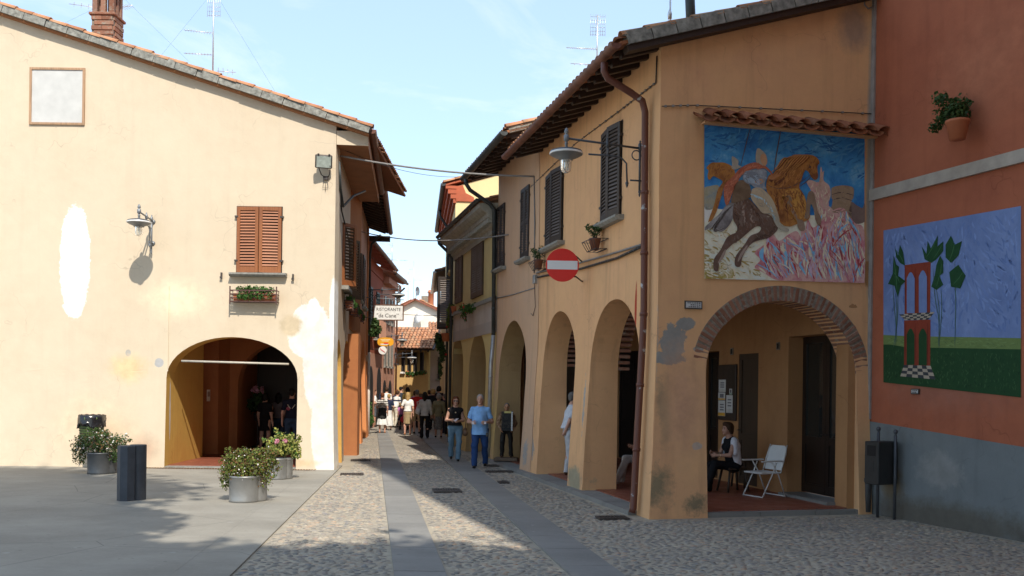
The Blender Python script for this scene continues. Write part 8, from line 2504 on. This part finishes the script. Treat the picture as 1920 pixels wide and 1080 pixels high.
dabs('brushwork', [(640, 455), (560, 475), (470, 530), (400, 610), (320, 690), (310, 800), (330, 900), (360, 890), (400, 780), (450, 680), (500, 590), (600, 530), (740, 520), (720, 470)], 70, lambda x, y: 2.2, 9, 1.6, [M_['mural_cloak_light'], M_['mural_cloak'], M_['mural_cloak']], 19, ZA, 4)
dabs('brushwork', [(115, 40), (1800, 130), (1800, 640), (1400, 480), (1300, 420), (900, 400), (640, 300), (400, 400), (115, 480)], 330, lambda x, y: -.35 + .5 * math.sin(x * .03), 18, 3.5, [paint('mural_sky_pale', [(.055, .22, .46), (.08, .26, .48)]), paint('mural_sky_deep', [(.025, .12, .34), (.03, .14, .38)]), M_['mural_sky']], 1, ZA, 5)
dabs('brushwork', [(110, 380), (400, 400), (640, 480), (800, 500), (1000, 420), (640, 640), (700, 800), (760, 900), (110, 910)], 220, lambda x, y: .5, 14, 3, [M_['mural_ground'], M_['mural_cream'], M_['mural_grass'], M_['mural_streak'], paint('mural_ochre_dab', [(.24, .17, .05), (.30, .23, .09)])], 5, ZB, 6)
FIRE = [(640, 640), (740, 560), (830, 450), (900, 520), (1000, 450), (1090, 420), (1150, 500), (1200, 300), (1260, 380), (1360, 300), (1440, 260), (1590, 180), (1700, 330), (1795, 420), (1795, 955), (1500, 950), (1000, 935), (860, 920), (740, 850), (640, 790), (700, 720)]
dabs('flame_strokes', FIRE, 300, lambda x, y: -1.9 + .30 * math.sin(x * .06 + y * .02) + (.35 if x > 1560 else 0), 40, 2.8, [BLU, RED, CRM, PL, PINK, paint('mural_rose', [(.36, .12, .15), (.42, .18, .20)]), CRM, PINK], 10, ZB, 7, .16)
dabs('brushwork', [(1190, 660), (1240, 640), (1320, 660), (1430, 700), (1445, 800), (1420, 900), (1470, 960), (1450, 1079), (1300, 1079), (1260, 900), (1240, 760)], 90, lambda x, y: 1.5, 16, 2.2, [M_['mural_smoke'], CRM, PINK], 6, ZA, 8)
dabs('brushwork', [(1455, 745), (1560, 700), (1690, 740), (1665, 860), (1650, 1060), (1460, 1060)], 80, lambda x, y: .1, 9, 2, [M_['mural_stone'], M_['mural_stone'], paint('mural_stone_light', [(.27, .20, .14), (.22, .16, .11)])], 5, ZA, 9)
dabs('brushwork', [(620, 730), (700, 725), (780, 790), (870, 960), (900, 1079), (850, 1079), (720, 990), (600, 840)], 45, lambda x, y: 1.0, 10, 2, [M_['mural_breeches'], M_['mural_hood']], 21, ZA, 10)
dabs('brushwork', [(560, 540), (750, 535), (765, 600), (740, 690), (600, 690), (515, 640)], 45, lambda x, y: .6, 8, 1.8, [M_['mural_steel'], M_['mural_sleeve']], 21, ZA, 11)

# ---------------- garden mural on the orange house
MG = Mural(OW, None, (1715, 570), 'garden_mural', 'painted mural of a red arched frame, tall plants and chequered floors', .006)
ZC = (1620, 380, 467 / 160)
def E(u): return u
GSKY = paint('garden_sky', [(.10, .145, .30), (.135, .19, .36), (.18, .24, .42)], scale=4)
def edge_top(u): return 432 - (u - 1658) * .178
def edge_bot(u): return 717 + (u - 1658) * .11
MG.shape('sky', [(1657, edge_top(1657)), (1915, edge_top(1915)), (1915, 640), (1657, 640)], GSKY, 0, smooth=False)
MG.shape('far_field', [(1657, 628), (1700, 630), (1915, 634), (1915, 660), (1657, 660)], paint('garden_field', [(.11, .16, .05), (.14, .19, .06)]), 1, smooth=False)
MG.shape('lawn', [(1657, 646), (1670, 646), (1700, 651), (1915, 655), (1915, edge_bot(1915)), (1657, edge_bot(1657))], paint('garden_lawn', [(.010, .040, .014), (.016, .055, .018)]), 2, smooth=False)
GRED = paint('garden_red', [(.18, .030, .016), (.22, .04, .02)])
def px2(P): return [(1620 + a / (467 / 160), 380 + c / (1080 / 370)) for a, c in P]
MG.shape('upper_frame', px2([(225, 342), (368, 322), (364, 610), (225, 615)]), GRED, 3, smooth=False)
MG.shape('lower_frame', px2([(222, 645), (367, 640), (365, 893), (222, 888)]), GRED, 3, smooth=False)
def archw(x0, x1, ytop, ybot, mat, nm, z):
    P_ = [(x0, ybot), (x0, ytop + 35)] + [(x0 + (x1 - x0) * k / 6, ytop + 35 - 35 * math.sin(math.pi * k / 6)) for k in range(1, 6)] + [(x1, ytop + 35), (x1, ybot)]
    return MG.shape(nm, px2(P_), mat, z, smooth=False)
archw(237, 280, 380, 605, GSKY, 'arch_light', 4); archw(303, 347, 370, 602, GSKY, 'arch_light', 4)
archw(236, 279, 688, 888, _mats['garden_lawn'], 'arch_light', 4); archw(302, 347, 688, 890, _mats['garden_lawn'], 'arch_light', 4)
CK = [paint('check_dark', [(.03, .035, .04), (.05, .05, .055)]), paint('check_pale', [(.30, .25, .19), (.36, .30, .23)])]
def checks(q, nx, ny, z):
    """q: four corners tl tr br bl in the small zoom"""
    for j in range(ny):
        for i in range(nx):
            def P_(a, c):
                t_ = [q[0][k] + (q[1][k] - q[0][k]) * a for k in (0, 1)]; b_ = [q[3][k] + (q[2][k] - q[3][k]) * a for k in (0, 1)]
                return (t_[0] + (b_[0] - t_[0]) * c, t_[1] + (b_[1] - t_[1]) * c)
            MG.shape('check', px2([P_(i / nx, j / ny), P_((i + 1) / nx, j / ny), P_((i + 1) / nx, (j + 1) / ny), P_(i / nx, (j + 1) / ny)]), CK[(i + j) % 2], z, smooth=False)
checks([(195, 612), (390, 598), (355, 640), (228, 643)], 8, 4, 5)
checks([(222, 888), (368, 893), (395, 968), (202, 950)], 6, 4, 5)
GLV = paint('garden_leaf', [(.010, .045, .016), (.016, .06, .022)])
for P_ in ([(165, 290), (180, 340), (195, 350), (190, 400), (230, 430), (205, 455), (188, 518), (170, 455), (135, 445), (160, 390)], [(172, 245), (190, 290), (200, 230), (218, 270), (228, 345), (200, 330), (180, 300)], [(320, 240), (345, 280), (352, 210), (370, 250), (408, 178), (405, 240), (437, 212), (437, 265), (400, 310), (372, 330), (335, 310)], [(420, 290), (437, 320), (437, 385), (415, 400), (437, 450), (400, 478), (372, 460), (390, 400), (400, 340)],
           [(450, 230), (480, 180), (500, 230), (540, 210), (520, 290), (480, 330), (450, 300)], [(470, 380), (520, 340), (560, 400), (530, 470), (480, 460)]):
    MG.shape('painted_leaf', px2(P_), GLV, 6, smooth=False)
GST = paint('garden_stem', [(.05, .10, .09), (.07, .12, .10)])
for P_ in ([(160, 440), (168, 560), (180, 700), (175, 780)], [(178, 500), (182, 620), (172, 760)], [(188, 500), (186, 640), (165, 790)], [(382, 360), (392, 520), (412, 640), (415, 800)], [(398, 470), (415, 600), (410, 780)], [(425, 470), (428, 600), (412, 790)], [(500, 320), (505, 560), (500, 790)]):
    MG.stroke('painted_stem', px2(P_), 1.4, GST, 5)

GD = lambda n, c: paint(n, [c, dk(c, 1.2)])
dabs('brushwork', [(1659, 436), (1912, 390), (1912, 626), (1659, 626)], 420, lambda x, y: 1.3 + .5 * math.sin(x * .05), 20, 4, [GD('garden_sky_a', (.12, .175, .35)), GD('garden_sky_b', (.15, .21, .39)), GD('garden_sky_c', (.10, .15, .31))], .3, None, 21, .15, MG)
dabs('brushwork', [(1659, 652), (1912, 662), (1912, 740), (1659, 714)], 380, lambda x, y: -1.5, 7, 1.6, [GD('garden_lawn_a', (.02, .06, .02)), GD('garden_lawn_b', (.008, .03, .012)), GD('garden_lawn_c', (.03, .075, .028))], 2.3, None, 22, .2, MG)
dabs('brushwork', [(1659, 631), (1912, 637), (1912, 655), (1659, 647)], 110, lambda x, y: .1, 9, 1.6, [GD('garden_field_a', (.14, .20, .07)), GD('garden_field_b', (.09, .13, .045))], 1.3, None, 23, .2, MG)
for (x0, y0, x1, y1) in ((165, 300, 185, 500), (180, 260, 222, 335), (345, 300, 400, 200), (380, 310, 430, 230), (400, 460, 430, 330), (200, 440, 165, 380), (470, 320, 500, 220), (490, 450, 545, 380)):
    MG.stroke('leaf_rib', px2([(x0, y0), ((x0 + x1) / 2 + 4, (y0 + y1) / 2), (x1, y1)]), 1.3, GD('garden_rib', (.035, .10, .04)), 7)
for x in (228, 283, 352):
    MG.stroke('frame_shade', px2([(x, 350), (x, 480), (x - 1, 608)]), 1.2, GD('garden_red_dark', (.09, .016, .01)), 5)
    MG.stroke('frame_shade', px2([(x, 660), (x, 760), (x - 1, 886)]), 1.2, _mats['garden_red_dark'], 5)
# ------------------------------------------------------------------ behind the viewer: unseen tower, added and sized to cast shade; trees of the square
TWX, TWZ = 3.55, 27.0
M_BLOCKER = plaster('blocker_brick', (.36, .22, .14), (.30, .19, .13))
blocker = thing('shade_tower', (8.7, -5, 0), 'unseen brick tower with merlons, added to shade the gable and square', 'tower')
b = MB(); fp = [(TWX, 1.0), (15, 1.0), (15, -8), (TWX + .33 * 9, -8)]
b.add([(x, y, z) for z in (-.2, TWZ) for x, y in fp], [(0, 1, 2, 3), (7, 6, 5, 4), (0, 4, 5, 1), (1, 5, 6, 2), (2, 6, 7, 3), (3, 7, 4, 0)]); b.build('shaft', M_BLOCKER, blocker)
for k in range(7):
    b = MB(); b.box(I4, TWX + .1 + k * 1.6, TWX + 1.1 + k * 1.6, .4, 1.05, TWZ + .001, TWZ + 1.3); b.build('merlon', M_BLOCKER, blocker)
M_TREELEAF = leaf_mat('chestnut_leaf', (.055, .10, .025))
def big_tree(x, y, blobs, n, label, seed, lean=(0, 0)):
    r = thing('chestnut_tree', (x, y, 0), label, 'tree', 'trees shading the square')
    top = max(b[2] for b in blobs)
    b = MB(); b.tube([(x, y, -.1), (x + .1, y, 1.5), (x - .1, y + .1, 4), (x, y, 7), (x, y, top)], [.42, .34, .28, .22, .08], 10)
    for k, bl in enumerate(blobs):
        b.tube([(x, y, 5.5 + .4 * (k % 4)), ((x + bl[0]) / 2, (y + bl[1]) / 2, (6 + bl[2]) / 2 + .8), (bl[0], bl[1], bl[2])], [.14, .09, .04], 6)
    b.build('trunk', M_BARK, r)
    leaves('crown', blobs, n, .18, M_TREELEAF, r, seed, shell=.25)
TL = [(-6.0, 2.6, 13.0, 3.4, 2.4, 3.0), (-4.2, 3.4, 15.6, 2.6, 1.8, 2.6), (-5.4, 3.4, 18.2, 1.8, 1.5, 1.7), (-2.6, 3.0, 11.6, 1.2, 1.3, 1.3), (-8.0, 2.2, 10.0, 2.4, 2.2, 2.6), (-3.2, 2.4, 9.4, 1.3, 1.4, 1.2)]
TB = [(-2.4, -3.0, 12.4, 2.6, 2.2, 2.4), (.4, -2.8, 13.4, 2.4, 2.0, 2.3), (2.8, -2.4, 13.6, 2.2, 1.8, 2.4), (-4.6, -3.2, 11.6, 2.8, 2.4, 2.8), (.6, -3.6, 9.0, 4.0, 2.6, 2.6), (-1.2, -3.0, 14.4, 2.0, 1.8, 1.9), (-3.6, -3.2, 14.0, 2.0, 2.0, 1.9)]
big_tree(-6.5, 1.8, TL, 34000, 'tall chestnut tree with high narrow crown growing on the square', 3)
big_tree(-.5, -3.4, TB, 42000, 'broad low crowned chestnut tree in the middle of the square', 4)
